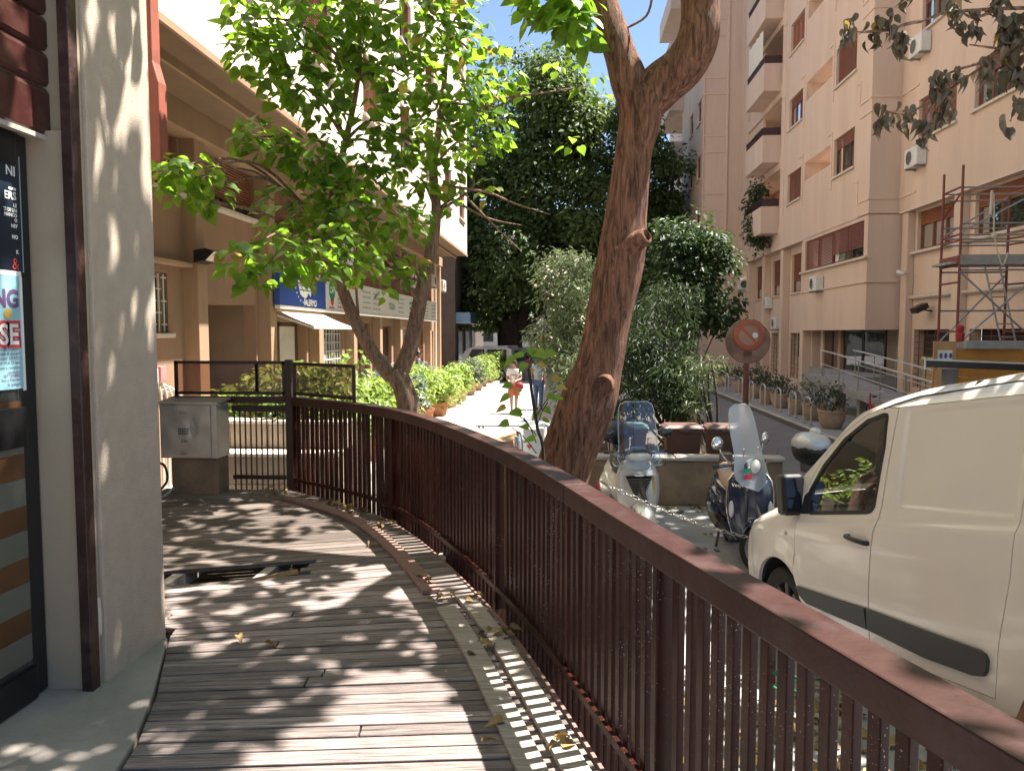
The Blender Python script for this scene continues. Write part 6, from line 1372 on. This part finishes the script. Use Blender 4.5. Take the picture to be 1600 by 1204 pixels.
# ------------------------------------------------------------------ round faded sign
mat('sign_rust', (.20, .10, .07), .7, .4, 3, .2, 30, stain=.5, stain_col=(.32, .24, .19), stain_sc=3); mat('sign_red', (.33, .075, .035), .6, .25, 5, stain=.3, stain_col=(.4, .25, .2), stain_sc=6); mat('sign_inner', (.30, .16, .11), .6, .3, 5); mat('pole_red', (.11, .028, .022), .6, .25, 6)
ns = thing('road_sign', 'faded round no stopping sign on a big weathered disc and red brown pole', 'sign', (2.85, 12.05, .45))
c = aty(1168, 533, 12.0)
MB().tube([(c.x, 12.05, .3), (c.x, 12.05, c.z+.1)], .045, 12).build('pole', 'pole_red', ns, smooth=True)
MB().lathe([(.335, 0), (.34, .006), (.335, .012)], (c.x, 11.99, c.z), (0, -1, 0), 40).build('back_disc', 'sign_rust', ns, smooth=True)
dc = (c.x+.01, 11.965, c.z+.09)
MB().lathe([(.225, 0), (.228, .006), (.22, .012), (.15, .012)], dc, (0, -1, 0), 36).build('red_ring', 'sign_red', ns, smooth=True)
MB().lathe([(.15, .013), (.148, .016)], dc, (0, -1, 0), 30).build('inner_disc', 'sign_inner', ns)
MB().bar(V(dc)+V((-.11, -.019, .11)), V(dc)+V((.11, -.019, -.11)), .04, .004, up=(0, 1, 0)).build('slash', 'sign_red', ns)
MB().lathe([(.042, .02), (.042, .023)], V(dc)+V((.09, 0, .0)), (0, -1, 0), 20).build('sticker', 'white_plastic', ns)
MB().box(c.x-.06, c.x+.06, 11.955, 11.985, c.z-.22, c.z-.16).build('clamp', 'pole_red', ns)
# ------------------------------------------------------------------ bins
mat('bin_brown', (.10, .045, .028), .5, .15, 5); mat('bin_lid', (.13, .075, .06), .4, .15, 5); mat('bin_lid_green', (.10, .15, .15), .35, .15, 5)
def bin_(label, u, y, wpx, lid):
    c = aty(u, 690, y); w_ = wpx*y/FPX/2; z0, z1 = .44, 1.0
    t = thing('waste_bin', label, 'bin', (c.x, y, z0), 'bins behind the planter wall')
    rows = [[(c.x + a*w_*k, y + b*.24*k, z) for a, b in ((-1, -1), (1, -1), (1, 1), (-1, 1))] for z, k in ((z0, .8), (z1-.05, .96), (z1-.05, 1.04), (z1, 1.04))]
    m = MB().grid(rows, close=True); m.f.append((0, 1, 2, 3)); m.f.append((12, 13, 14, 15)); m.build('body', 'bin_brown', t, bevel=.015)
    rows = [[(c.x + a*w_*k, y + b*.25*k, z) for a, b in ((-1, -1), (1, -1), (1, 1), (-1, 1))] for z, k in ((z1+.002, 1.1), (z1+.03, 1.1), (z1+.07, .85))]
    m = MB().grid(rows, close=True); m.f.append((0, 1, 2, 3)); m.f.append((8, 9, 10, 11)); l_ = m.build('lid', lid, t, bevel=.015); MB().box(c.x-.08, c.x+.08, y-.30, y-.27, z1-.01, z1+.03).build('lid_handle', lid, l_)
    for s_ in (-1, 1): MB().tube([(c.x+s_*w_*1.0, y+.18, z1-.02), (c.x+s_*w_*1.15, y+.22, z1+.02)], .02, 8).build('hinge', 'bin_brown', t)
bin_('brown waste bin with blue green lid, behind the silver scooter', 978, 12.3, 62, 'bin_lid_green'); bin_('brown waste bin, middle of the three behind the planter wall', 1065, 12.3, 56, 'bin_lid'); bin_('brown waste bin nearest the road sign pole', 1130, 12.3, 52, 'bin_lid')
# ------------------------------------------------------------------ cardboard and white boxes beyond the railing
mat('cardboard', (.48, .30, .19), .8, .12, 4, .1, 30); mat('white_box', (.62, .60, .56), .6, .06, 4); mat('sheet_metal', (.6, .63, .68), .3, .08, 3)
bx = thing('cardboard_box', 'brown cardboard box beyond the railing left of the sapling', 'box', (-.9, 9.2, 0)); p0 = aty(740, 675, 9.4); p1 = aty(807, 720, 9.4)
MB().box(p0.x, p1.x, 9.2, 9.8, 0, p0.z).build('carton', 'cardboard', bx, bevel=.008); MB().add([(p0.x, 9.19, p0.z), (p1.x, 9.19, p0.z), (p1.x+.05, 8.98, p0.z-.05), (p0.x-.05, 9.0, p0.z-.06)], [(0, 1, 2, 3)]).build('flap', 'cardboard', bx, fix=False); MB().box(p0.x+.02, p1.x-.02, 9.194, 9.198, .55*p0.z, .57*p0.z+.01).build('tape', 'white_box', bx)
wb_ = thing('white_box', 'white carton with a red heart beside the leaning trunk', 'box', (-.4, 9.0, 0)); p0 = aty(818, 668, 9.0); p1 = aty(850, 720, 9.0)
MB().box(p0.x, p1.x, 8.9, 9.35, 0, p0.z).build('carton', 'white_box', wb_, bevel=.01); hc = aty(827, 697, 8.9)
MB().prism([(hc.x, 8.896, hc.z-.035), (hc.x+.03, 8.896, hc.z+.005), (hc.x+.022, 8.896, hc.z+.025), (hc.x, 8.896, hc.z+.012), (hc.x-.022, 8.896, hc.z+.025), (hc.x-.03, 8.896, hc.z+.005)], (0, -.002, 0)).build('heart_print', 'print_red', wb_)
dr_ = thing('silver_drum', 'silvery metal canister between the two boxes', 'canister', (-.55, 9.0, 0)); p0 = aty(811, 672, 8.95)
MB().lathe([(.055, 0), (.06, .05), (.06, p0.z-.12), (.045, p0.z-.05), (.03, p0.z-.04), (.03, p0.z)], (p0.x, 8.8, 0), n=18).build('body', 'chrome', dr_, smooth=True)
tb_ = thing('folding_table', 'white topped folding table behind the boxes beyond the railing', 'table', (-.8, 10.4, 0)); p0 = aty(745, 660, 10.4); p1 = aty(862, 660, 10.4)
MB().box(p0.x, p1.x, 10.2, 10.8, p0.z-.03, p0.z).build('table_top', 'sheet_metal', tb_, bevel=.01)
for xx in (p0.x+.05, p1.x-.05):
    for yy in (10.25, 10.75): MB().box(xx-.015, xx+.015, yy-.015, yy+.015, 0, p0.z-.03).build('leg', 'steel_dull', tb_)
# ------------------------------------------------------------------ chain from the tree past the scooters
mat('chain_metal', (.27, .25, .23), .4, .2, 10, metal=.6)
ch = thing('barrier_chain', 'hanging metal barrier chain between the leaning trunk and the van', 'chain', (.9, 5.5, .5))
A_, B_ = aty(938, 752, 5.8), aty(1250, 852, 7.3); N_ = 38; cpts = [A_.lerp(B_, i/N_) - V((0, 0, .09*sin(pi*i/N_))) for i in range(N_+1)]
lk = MB(); lk.tube([(.017*cos(a) + (.015 if cos(a) > 0 else -.015), .017*sin(a), 0) for a in [2*pi*k/14 for k in range(15)]], .0058, 6); lkm = lk.mesh('link', True)
for i in range(N_):
    d = (cpts[i+1]-cpts[i]); o = put('link', lkm, 'chain_metal', ch); o.rotation_mode = 'QUATERNION'; o.rotation_quaternion = d.to_track_quat('X', 'Z') @ Quaternion((1, 0, 0), pi/2*(i % 2) + .5); o.scale = (.95, .8, .8); o.location = (cpts[i]+cpts[i+1])/2 - WORLD[ch]
bo = thing('chain_bollard', 'thin steel post holding the chain next to the van nose', 'bollard', (B_.x, B_.y, 0)); MB().tube([(B_.x, B_.y, 0), (B_.x, B_.y, B_.z+.03)], .02, 10).build('post', 'steel_dull', bo, smooth=True); MB().lathe([(.05, 0), (.05, .01), (.02, .015)], (B_.x, B_.y, .005), n=14).build('foot_plate', 'steel_dull', bo); MB().ball((B_.x, B_.y, B_.z+.03), .024).build('cap', 'steel_dull', bo, smooth='full')
# red reflector on the railing
rf = thing('reflector', 'tiny red lamp on the far side of the railing cap', 'lamp', (.42, 3, 1.85)); c = aty(934, 762, 5.85); MB().lathe([(.015, 0), (.018, .03), (.006, .05)], c, (0, 0, 1), 10).build('lens', 'badge_red', rf, smooth=True); MB().lathe([(.02, -.015), (.02, 0)], c, (0, 0, 1), 10).build('base', 'steel_rim', rf)
# ------------------------------------------------------------------ pots and hoops on the right pavement
random.seed(41)
mat('pot_beige', (.40, .28, .20), .85, .15, 5, .2, 40, rnd=.1)
for i, (pu, pv, s_) in enumerate(((1299, 669, 1.1), (1272, 656, 1.1), (1246, 647, .95), (1219, 637, 1.), (1199, 631, .9), (1180, 622, .95), (1156, 613, .95), (1128, 603, .95))):
    pp = atz(pu, pv, .13); x, yy = pp.x, pp.y; t = thing('pavement_pot', 'big beige pot with shrub on the right pavement, %s from the van side' % order[i], 'potted plant', (x, yy, .13), 'pots along the right pavement')
    r_ = .29*s_; rows = []; MB().lathe([(r_*.62, 0), (r_*.85, .1), (r_*1.0, .26), (r_*1.02, .4), (r_*1.1, .41), (r_*1.1, .47), (r_*.98, .47), (r_*.95, .4)], (x, yy, .13), n=20).build('pot', 'pot_beige', t, smooth=True); MB().lathe([(r_*.95, 0), (.001, .01)], (x, yy, .55), n=16).build('soil', 'soil', t)
    thin = i in (1, 2)
    crown(t, [((x, yy, .95), (.36, .36, .3), 9 if thin else 22)], .1, 'leaf_grey' if thin else 'leaf_dark', diamond(.5), 'foliage', .18, 14, up=.6)
    sm_ = MB()
    for k in range(6): sm_.tube([(x+R(-.1, .1), yy+R(-.1, .1), .5), (x+R(-.3, .3), yy+R(-.3, .3), .98)], .008, 5)
    sm_.build('stem', 'bark_dark', t)
    if i < 7:
        hp = thing('bike_hoop', 'steel hoop beside the %s pot on the right pavement' % order[i], 'bike rack', (x-.35, yy+.7, .13), 'steel hoops on the right pavement')
        MB().tube(spline([(x-.35, yy+.5, .13), (x-.35, yy+.5, .68), (x-.35, yy+.58, .80), (x-.35, yy+.8, .84), (x-.35, yy+1.02, .80), (x-.35, yy+1.1, .68), (x-.35, yy+1.1, .13)], 5), .024, 8).build('tube', 'steel', hp, smooth=True)
        for q_ in (.5, 1.1): MB().lathe([(.06, 0), (.06, .012)], (x-.35, yy+q_, .131), n=12).build('foot', 'steel_dull', hp)
# bicycle
mat('bike_pink', (.40, .03, .10), .35)
bi = thing('bicycle', 'pink bicycle leaning by the pots in front of the access ramp', 'bicycle', (7.15, 18.6, .13), rz=rad(78))
def bt(pts, r, nm, m): MB().tube(pts, r, 8).build(nm, m, bi, smooth=True)
for x in (-.5, .5):
    MB().tube([(x+.33*cos(a), 0, .335+.33*sin(a)) for a in [2*pi*k/28 for k in range(29)]], .016, 6).build('tyre', 'tyre', bi, smooth=True); s2 = MB()
    for k in range(10): s2.tube([(x, 0, .335), (x+.32*cos(k*.628), 0, .335+.32*sin(k*.628))], .0025, 4)
    s2.build('spokes', 'steel', bi)
bt([(-.5, 0, .335), (-.05, 0, .30), (.33, 0, .78), (-.17, 0, .75), (-.05, 0, .30)], .018, 'frame', 'bike_pink'); bt([(-.5, 0, .335), (-.17, 0, .75)], .012, 'seat_stay', 'bike_pink'); bt([(.5, 0, .335), (.33, 0, .78), (.30, 0, .95)], .018, 'fork', 'bike_pink'); bt([(.25, -.28, 1.0), (.32, -.1, .97), (.32, .1, .97), (.25, .28, 1.0)], .012, 'handlebar', 'steel'); bt([(-.17, 0, .75), (-.2, 0, .88)], .014, 'seat_post', 'steel'); MB().ball((-.22, 0, .91), .13, .07, .03).build('saddle', 'seat_black', bi, smooth='full'); bt([(-.05, -.1, .2), (-.05, -.06, .3), (-.05, .06, .3), (-.05, .1, .4)], .01, 'crank', 'steel')
# ------------------------------------------------------------------ scaffold tower and hoarding
mat('scaffold_red', (.17, .04, .03), .5, .2, 6); mat('galv_tube', (.33, .33, .34), .4, .15, 6, metal=.6); mat('hoarding', (.45, .20, .035), .7, .15, 4, .2, 30, rnd=.08); mat('ply', (.42, .24, .11), .7, .15, 5); mat('grey_plank', (.25, .245, .235), .7, .2, 5, rnd=.1)
ys_ = 15.6
sf = thing('scaffold_tower', 'red and grey scaffold tower with plank platform against the right building', 'scaffold', (8.2, ys_, 0))
A0 = aty(1467, 500, ys_+.9); A1 = aty(1496, 500, ys_); B0 = aty(1586, 500, ys_+.9); 
fx0, fx1 = A0.x, A1.x; bx0 = aty(1585, 500, ys_+.55).x
za, zb_, zc = aty(1497, 258, ys_).z, aty(1497, 412, ys_).z, aty(1497, 540, ys_).z
posts = [(A1.x, ys_), (A0.x, ys_+.9), (bx0+.15, ys_), (bx0, ys_+.9)]
for i, (x, y) in enumerate(posts): MB().tube([(x, y, 0), (x, y, za - (0 if i < 2 else .35))], .026, 8).build('upright', 'scaffold_red', sf, smooth=True)
def st(a, b, m='galv_tube', r=.018, nm='brace'): MB().tube([a, b], r, 7).build(nm, m, sf, smooth=True)
for z in (za-.4, za-1.3, zb_+.45, zb_-.35, zb_-1.3, 1.4):
    st((posts[0][0], posts[0][1], z), (posts[1][0], posts[1][1], z), 'scaffold_red', .02, 'ledger'); st((posts[2][0], posts[2][1], z), (posts[3][0], posts[3][1], z), 'scaffold_red', .02, 'ledger')
for z in (za-.42, za-.55, za-1.1, zb_+.55, zb_+.42, zb_-.12, zb_-.9, zb_-1.65): st((posts[0][0], ys_, z), (posts[2][0], ys_, z)); st((posts[1][0], ys_+.9, z+.02), (posts[3][0], ys_+.9, z+.02))
for a, b in ((zb_+.6, za-.45), (zb_-1.55, zb_-.15)): st((posts[0][0], ys_-.02, a), (posts[2][0], ys_-.02, b)); st((posts[1][0], ys_+.92, a), (posts[3][0], ys_+.92, b))
st((posts[0][0], ys_-.02, zb_-.15), (posts[2][0], ys_-.02, zb_-1.55))
st((posts[0][0], ys_, za-.5), (posts[1][0], ys_+.9, za-.9), 'scaffold_red')
for k in range(4): MB().box(posts[1][0]-.2, posts[2][0]+.9, ys_+.04+k*.21, ys_+.235+k*.21, zb_, zb_+.05).build('plank', 'grey_plank', sf, bevel=.006)
MB().box(posts[0][0]+.0, posts[2][0]+.9, ys_-.045, ys_-.02, zb_-.02, zb_+.17).build('toe_board', 'grey_plank', sf); tbd = MB().bar((posts[0][0]-.02, ys_, zb_+.06), (posts[1][0]-.02, ys_+.9, zb_+.06), .03, .2).build('toe_board', 'scaffold_red', sf)
for s_ in (0, .28): st((posts[0][0]+.62+s_, ys_+.3, zb_-.02), (posts[0][0]+1.05+s_, ys_+.3, zc-.2), 'galv_tube', .018, 'ladder_rail')
for k in range(7): z = lerp(zb_-.1, zc-.1, k/6); x = lerp(posts[0][0]+.63, posts[0][0]+1.04, k/6); st((x, ys_+.3, z), (x+.28, ys_+.3, z), 'galv_tube', .012, 'ladder_rung')
rp = thing('rope', 'pale rope knotted on the scaffold brace', 'rope', (posts[0][0]+.5, ys_-.05, zb_+.2)); rx = posts[0][0]+.55
MB().tube(spline([(rx, ys_-.05, za-.55), (rx+.02, ys_-.06, za-1.0), (rx+.04, ys_-.06, za-1.35), (rx+.2, ys_-.06, za-1.9), (rx+.3, ys_-.06, zb_+.2)], 6), .016, 6).build('cord', 'sill_stone', rp, smooth=True); MB().ball((rx+.04, ys_-.06, za-1.35), .06, .04, .05).build('knot', 'sill_stone', rp, smooth='full'); MB().tube([(rx-.03, ys_-.05, za-.5), (rx-.05, ys_-.06, za-.95)], .03, 6).build('coil', 'sill_stone', rp, smooth=True)
hb_ = thing('site_hoarding', 'orange boarded site hoarding with warning notice under the scaffold', 'hoarding', (8.5, 14.6, 0)); yh_ = 14.6
hx = aty(1493, 560, yh_).x; zt_ = aty(1540, 545, yh_).z
for k in range(9): MB().box(hx, hx+4, yh_, yh_+.03, zt_-.26*(k+1)+.006, zt_-.26*k).build('board', 'hoarding', hb_, bevel=.004)
pz0, pz1 = aty(1475, 620, yh_).z, aty(1475, 533, yh_).z; p0 = aty(1457, 560, yh_).x
MB().box(p0, hx-.01, yh_-.04, yh_, 0, pz1).build('notice_board', 'ply', hb_, bevel=.004)
nt_ = MB().box(p0+.07, hx-.08, yh_-.046, yh_-.042, pz1-.40, pz1-.16).build('notice', 'white_plastic', hb_)
mat('print_blue', (.05, .1, .3), .6)
for k in range(3): MB().ball((p0+.125+k*.085, yh_-.047, pz1-.26), .028, .002, .05, 10, 8).build('safety_symbol', 'print_blue', nt_)
for k in range(3): MB().box(hx+.1+.0*k, hx+1.1, yh_-.15+k*.12, yh_-.04+k*.12, zt_+.002, zt_+.15-.02*k).build('grey_board', 'grey_plank', hb_, bevel=.004)
lp = thing('warning_lamp', 'red warning lamp on the hoarding under the scaffold', 'lamp', (hx+.08, yh_+.3, 2.4)); pc = aty(1500, 520, yh_+.3)
MB().lathe([(.065, -.16), (.075, -.05), (.075, .0), (.045, .015), (.06, .04), (.065, .12), (.03, .15)], pc, (0, 0, 1), 16).build('lens', mat('lamp_red', (.3, .02, .02), .4), lp, smooth=True); MB().tube([(pc.x, pc.y, 0), (pc.x, pc.y, pc.z-.15)], .02, 8).build('stand', 'steel_dull', lp, smooth=True)
mat('white_tape', (.6, .6, .6), .5)
ba = thing('long_bar', 'long dark metal bar with white end lying above the van roof line', 'bar', (7.6, 13.6, 2.0)); a0, a1 = aty(1443, 567, 13.6), aty(1640, 575, 13.6)
MB().bar(a0, a1, .08, .12).build('beam', 'black_frame', ba, bevel=.01); MB().bar(a0+V((-.005, -.045, 0)), a0+V((.01, -.045, 0)), .05, .2, up=(0, 0, 1)).build('end_cap', 'white_tape', ba); MB().bar(a0+V((0, -.042, .062)), a1+V((0, -.042, .062)), .01, .03).build('edge', 'steel', ba)
for f_ in (.12, .9):
    q_ = a0.lerp(a1, f_); MB().box(q_.x-.04, q_.x+.04, q_.y-.04, q_.y+.04, 0, q_.z-.06).build('trestle', 'ply', ba)
bk_ = thing('site_bucket', 'grey bucket beside the orange hoarding', 'bucket', (7.2, 13.9, 0)); pc = aty(1481, 590, 13.9)
MB().lathe([(.12, -.15), (.16, .15), (.17, .16), (.15, .16)], (pc.x, 13.9, pc.z), n=18).build('pail', 'galv_tube', bk_, smooth=True); MB().box(pc.x-.17, pc.x+.17, 13.75, 14.05, 0, pc.z-.151).build('stand', 'ply', bk_)
# ------------------------------------------------------------------ far street end
fb_ = thing('far_building', 'pale building closing the far end of the street', 'building', (-5, 90, 0)); MB().box(-40, 30, 90, 100, 0, 14).build('wall', 'plaster_light', fb_)
for k in range(12):
    for j in range(4): MB().box(-38+k*5.5, -36+k*5.5, 89.9, 89.98, 1.5+j*3.2, 3.3+j*3.2).build('window', 'glass_dark', fb_)
db = thing('dark_annex', 'dark brown building wing past the end of the left building', 'building', (-7.5, 42, 0)); MB().box(-12, aty(718, 500, 42).x-.1, 41, 55, 0, 9).build('wall', mat('annex_wall', (.10, .075, .06), .8, .2, 2, coord='World'), db); MB().box(-12, aty(738, 500, 42).x, 41.2, 44, 3.0, 3.6).build('canopy', 'car_blue', db, bevel=.05)
for k in range(3): MB().box(aty(718, 500, 42).x-.12, aty(718, 500, 42).x-.06, 42+k*3, 43.6+k*3, 1, 2.8).build('window', 'glass_dark', db)
sgn = thing('works_sign', 'small orange triangular works sign on a post at the far end', 'sign', (aty(846, 540, 38).x, 38, 0)); c = aty(846, 537, 38)
MB().prism([(c.x-.38, 38, c.z-.3), (c.x+.38, 38, c.z-.3), (c.x, 38, c.z+.45)], (0, .03, 0)).build('plate', 'hoarding', sgn); MB().tube([(c.x, 38.05, 0), (c.x, 38.05, c.z)], .03, 8).build('post', 'grey_pipe', sgn)
# ------------------------------------------------------------------ fallen leaves
random.seed(77)
lv = MB(); lv.add(*heart(.8, .55, .6)); lvm = lv.mesh('fallen_leaf', True)
leafmat('leaf_fallen', (.27, .17, .06), (.24, .16, .05), .6, tw=.15, rnd=.4)
def fallen(p, s, group, label):
    o = put('fallen_leaf', lvm, 'leaf_fallen'); o.location = p; o.scale = (s, s, s); o.rotation_euler = (R(-.5, .5), R(-.5, .5), R(0, 6.28)); tag(o, label, 'leaf', group)
for (u, v) in ((415, 1003), (372, 992), (732, 1022), (755, 1158), (785, 1125), (660, 900), (578, 846), (870, 1150), (878, 1165)): fallen(atz(u, v, D+.03), R(.05, .075), 'dry leaves on the deck boards', 'single dry curled leaf lying on the deck boards')
for (u, v, n, sp) in ((770, 1000, 9, .06), (785, 990, 6, .05), (660, 905, 7, .06), (690, 930, 6, .06), (560, 800, 10, .08), (545, 790, 8, .08), (600, 820, 8, .06), (735, 935, 5, .04), (875, 1160, 4, .03), (520, 785, 8, .06), (425, 768, 12, .15)):
    c = atz(u, v, D+.02)
    for i in range(n): fallen(c + V((R(-sp, sp), R(-sp, sp)*2, R(0, .02))), R(.035, .065), 'dry leaves heaped along the railing foot', 'dry leaf among those heaped along the railing foot')
mb = MB(); Ms = []
for i in range(900):
    y_ = R(6.2, 11.1); x_ = R(-.4, 5); d_ = min(abs(y_-11.1), 1.5); 
    if R(0, 1) < .25 + .75*math.exp(-d_*4): Ms.append(leaf_matrix((x_, y_ if R(0, 1) < .4 else 11.2-abs(random.gauss(0, .25)), .02), (R(-.4, .4), R(-.4, .4), 1), (R(-1, 1), R(-1, 1), 0), R(.05, .09)))
for i in range(700):
    x_ = R(.5, 2.6); y_ = R(1, 5.2)
    if x_ > rail_x(y_)+.15: Ms.append(leaf_matrix((x_, y_, ramp_z(x_, y_)+.03), (R(-.4, .4), R(-.4, .4), 1), (R(-1, 1), R(-1, 1), 0), R(.05, .1)))
for i in range(60): Ms.append(leaf_matrix((R(-2.9, -1.8), R(4.6, 5.1), .44), (R(-.4, .4), R(-.4, .4), 1), (R(-1, 1), R(-1, 1), 0), R(.06, .1)))
scatter(mb, Ms, heart(.9, .3, .3)); tag(mb.build('leaf_litter', 'leaf_fallen', fix=False), 'dry leaf litter strewn over the parking floor', 'leaves', kind='stuff')
mb = MB(); Ms = []
for i in range(260): a = R(0, 6.28); r_ = abs(random.gauss(0, .35)); b0 = V((2.35+r_*cos(a), 12.9+r_*sin(a), .47)); Ms.append(leaf_matrix(b0, (R(-1, 1), R(-1, 1), .3), (R(-1, 1), R(-1, 1), 1), R(.15, .3)))
scatter(mb, Ms, lance(.05)); tag(mb.build('dry_grass', 'leaf_dead', fix=False), 'tuft of dry straw grass on the planted island', 'grass', kind='stuff')
# ------------------------------------------------------------------ people (local: facing -Y)
mat('skin', (.42, .24, .17), .55, .08, 6); mat('cloth_white', (.75, .73, .70), .8, .05, 6); mat('cloth_orange', (.45, .12, .06), .8, .1, 6); mat('denim', (.06, .11, .22), .8, .2, 10); mat('hair_dark', (.03, .018, .012), .5); mat('bag_red', (.32, .03, .035), .5); mat('cloth_blue', (.10, .14, .25), .8); mat('cloth_grey', (.3, .35, .42), .8)
def skin_mesh(name, joints, edges, m, par, sub=2):
    """joints: {key: (pos, radius)}; one continuous surface"""
    keys = list(joints); me = bpy.data.meshes.new(name); me.from_pydata([joints[k][0] for k in keys], [(keys.index(a), keys.index(b)) for a, b in edges], [])
    o = bpy.data.objects.new(name, me); COL.objects.link(o)
    o.modifiers.new('skin', 'SKIN'); o.modifiers.new('sub', 'SUBSURF').levels = sub; o.modifiers['sub'].render_levels = sub
    for i, k in enumerate(keys): r = joints[k][1]; me.skin_vertices[0].data[i].radius = (r, r) if not hasattr(r, '__len__') else r; me.skin_vertices[0].data[i].use_root = (i == 0)
    me.materials.append(MATS[m]); o.parent = par
    dg = bpy.context.evaluated_depsgraph_get(); ev = o.evaluated_get(dg); m2 = bpy.data.meshes.new_from_object(ev); par_ = o.parent
    bpy.data.objects.remove(o); m2.name = name; m2.shade_smooth(); m2.materials.clear()
    return put(name, m2, m, par_)
def person(label, loc, rz, top, bottom, skirt=False, step=.12, h=1.66, bag=True, hair=True, arms='bent'):
    t = thing('person', label, 'person', loc, rz=rz); k = h/1.7
    P = lambda x, y, z: (x*k, y*k, z*k)
    J = {'pel': (P(0, 0, .95), .135*k), 'wst': (P(0, -.01, 1.10), .115*k), 'chs': (P(0, 0, 1.30), .14*k), 'nek0': (P(0, .01, 1.44), .07*k), 'nek': (P(0, 0, 1.50), .05*k), 'hd': (P(0, -.015, 1.60), .085*k), 'hd2': (P(0, -.01, 1.66), .07*k)}
    E2 = [('pel', 'wst'), ('wst', 'chs'), ('chs', 'nek0'), ('nek0', 'nek'), ('nek', 'hd'), ('hd', 'hd2')]
    for s, n in ((-1, 'l'), (1, 'r')):
        dy = -step*s; J.update({'hip'+n: (P(.09*s, 0, .88), .095*k), 'kn'+n: (P(.095*s, dy*.6-.02, .48), .06*k), 'an'+n: (P(.095*s, dy, .09), .04*k), 'toe'+n: (P(.11*s, dy-.13, .04), .035*k)})
        E2 += [('pel', 'hip'+n), ('hip'+n, 'kn'+n), ('kn'+n, 'an'+n), ('an'+n, 'toe'+n)]
        J['sh'+n] = (P(.17*s, .01, 1.40), .06*k); E2.append(('chs', 'sh'+n))
        if arms == 'bent': el, wr, hn = P(.23*s, .03, 1.13), P(.14*s, -.20, 1.08), P(.10*s, -.27, 1.08)
        else: el, wr, hn = P(.24*s, .03, 1.12), P(.25*s, -.05, .90), P(.25*s, -.07, .82)
        J.update({'el'+n: (el, .043*k), 'wr'+n: (wr, .03*k), 'hn'+n: (hn, .033*k)}); E2 += [('sh'+n, 'el'+n), ('el'+n, 'wr'+n), ('wr'+n, 'hn'+n)]
        for f in range(3):
            J['f%d%s' % (f, n)] = ((hn[0]+(f-1)*.022, hn[1]-.05, hn[2]-.035), .009); E2.append(('hn'+n, 'f%d%s' % (f, n)))
    skin_mesh('body', J, E2, 'skin', t)
    # clothes follow the same joints, a little larger
    G = {k_: (v[0], v[1]*1.13) for k_, v in J.items()}
    tops = ['wst', 'pel', 'chs', 'nek0', 'shl', 'shr']; G['sll'] = (tuple(V(J['shl'][0]).lerp(V(J['ell'][0]), .7)), .062*k); G['slr'] = (tuple(V(J['shr'][0]).lerp(V(J['elr'][0]), .7)), .062*k)
    skin_mesh('shirt', {k_: G[k_] for k_ in tops + ['sll', 'slr']}, [('pel', 'wst'), ('wst', 'chs'), ('chs', 'nek0'), ('chs', 'shl'), ('chs', 'shr'), ('shl', 'sll'), ('shr', 'slr')], top, t)
    if skirt:
        MB().lathe([(.155*k, .98*k), (.175*k, .85*k), (.21*k, .62*k), (.20*k, .6*k)], (0, -.02, 0), n=18, caps=False).build('skirt', bottom, t, smooth='full')
    else: skin_mesh('trousers', {**{'pel': (J['pel'][0], .15*k)}, **{q+n: (J[q+n][0], J[q+n][1]*1.25) for q in ('hip', 'kn', 'an') for n in 'lr'}}, [('pel', 'hipl'), ('hipl', 'knl'), ('knl', 'anl'), ('pel', 'hipr'), ('hipr', 'knr'), ('knr', 'anr')], bottom, t)
    for s, n in ((-1, 'l'), (1, 'r')): a = J['an'+n][0]; MB().ball((a[0]+.01*s, a[1]-.06, .035), .045, .12, .035).build('shoe', 'seat_black', t, smooth='full')
    hd = P(0, -.015, 1.62)
    if hair:
        MB().ball((hd[0], hd[1]+.025, hd[2]+.02), .098*k, .10*k, .115*k, 14, 10).build('hair', 'hair_dark', t, smooth='full')
        if skirt: MB().ball((hd[0], hd[1]+.06, hd[2]-.1), .085*k, .05*k, .14*k, 12, 8).build('hair', 'hair_dark', t, smooth='full')
    for s in (-1, 1): MB().ball((hd[0]+.032*s, hd[1]-.084*k, hd[2]+.0), .012, .006, .008).build('eye', 'seat_black', t, smooth='full'); MB().ball((hd[0]+.09*s*k, hd[1]+.01, hd[2]-.01), .012, .02, .03).build('ear', 'skin', t, smooth='full')
    MB().ball((hd[0], hd[1]-.095*k, hd[2]-.03), .013, .02, .022).build('nose', 'skin', t, smooth='full'); MB().ball((hd[0], hd[1]-.083*k, hd[2]-.07), .025, .006, .007).build('mouth', 'badge_red', t, smooth='full')
    return t
p = atz(803, 647, 0); w1 = person('person in white top and orange skirt walking towards the camera on the sunlit street', (p.x, p.y, .02), rad(-6), 'cloth_white', 'cloth_orange', True, .13, 1.62)
hb2 = thing('handbag', 'dark red handbag held by the person in white', 'bag', (p.x+.16, p.y-.25, .85)); MB().ball((p.x+.18, p.y-.26, .88), .13, .06, .13, 14, 10).build('pouch', 'bag_red', hb2, smooth='full'); MB().tube(spline([(p.x+.08, p.y-.25, .96), (p.x+.14, p.y-.25, 1.06), (p.x+.24, p.y-.25, 1.05), (p.x+.27, p.y-.25, .95)], 5), .01, 6).build('strap', 'bag_red', hb2, smooth=True)
p = atz(841, 641, 0); person('person in blue jeans and grey blue shirt standing behind the sapling leaves', (p.x, p.y, .02), rad(160), 'cloth_grey', 'denim', False, .03, 1.72, arms='down')
p = atx(655, 590, -4.9); person('person in dark blue by the left facade beyond the shrubs', (-5.3, 27.6, .12), rad(100), 'cloth_blue', 'denim', False, .05, 1.7, arms='down')
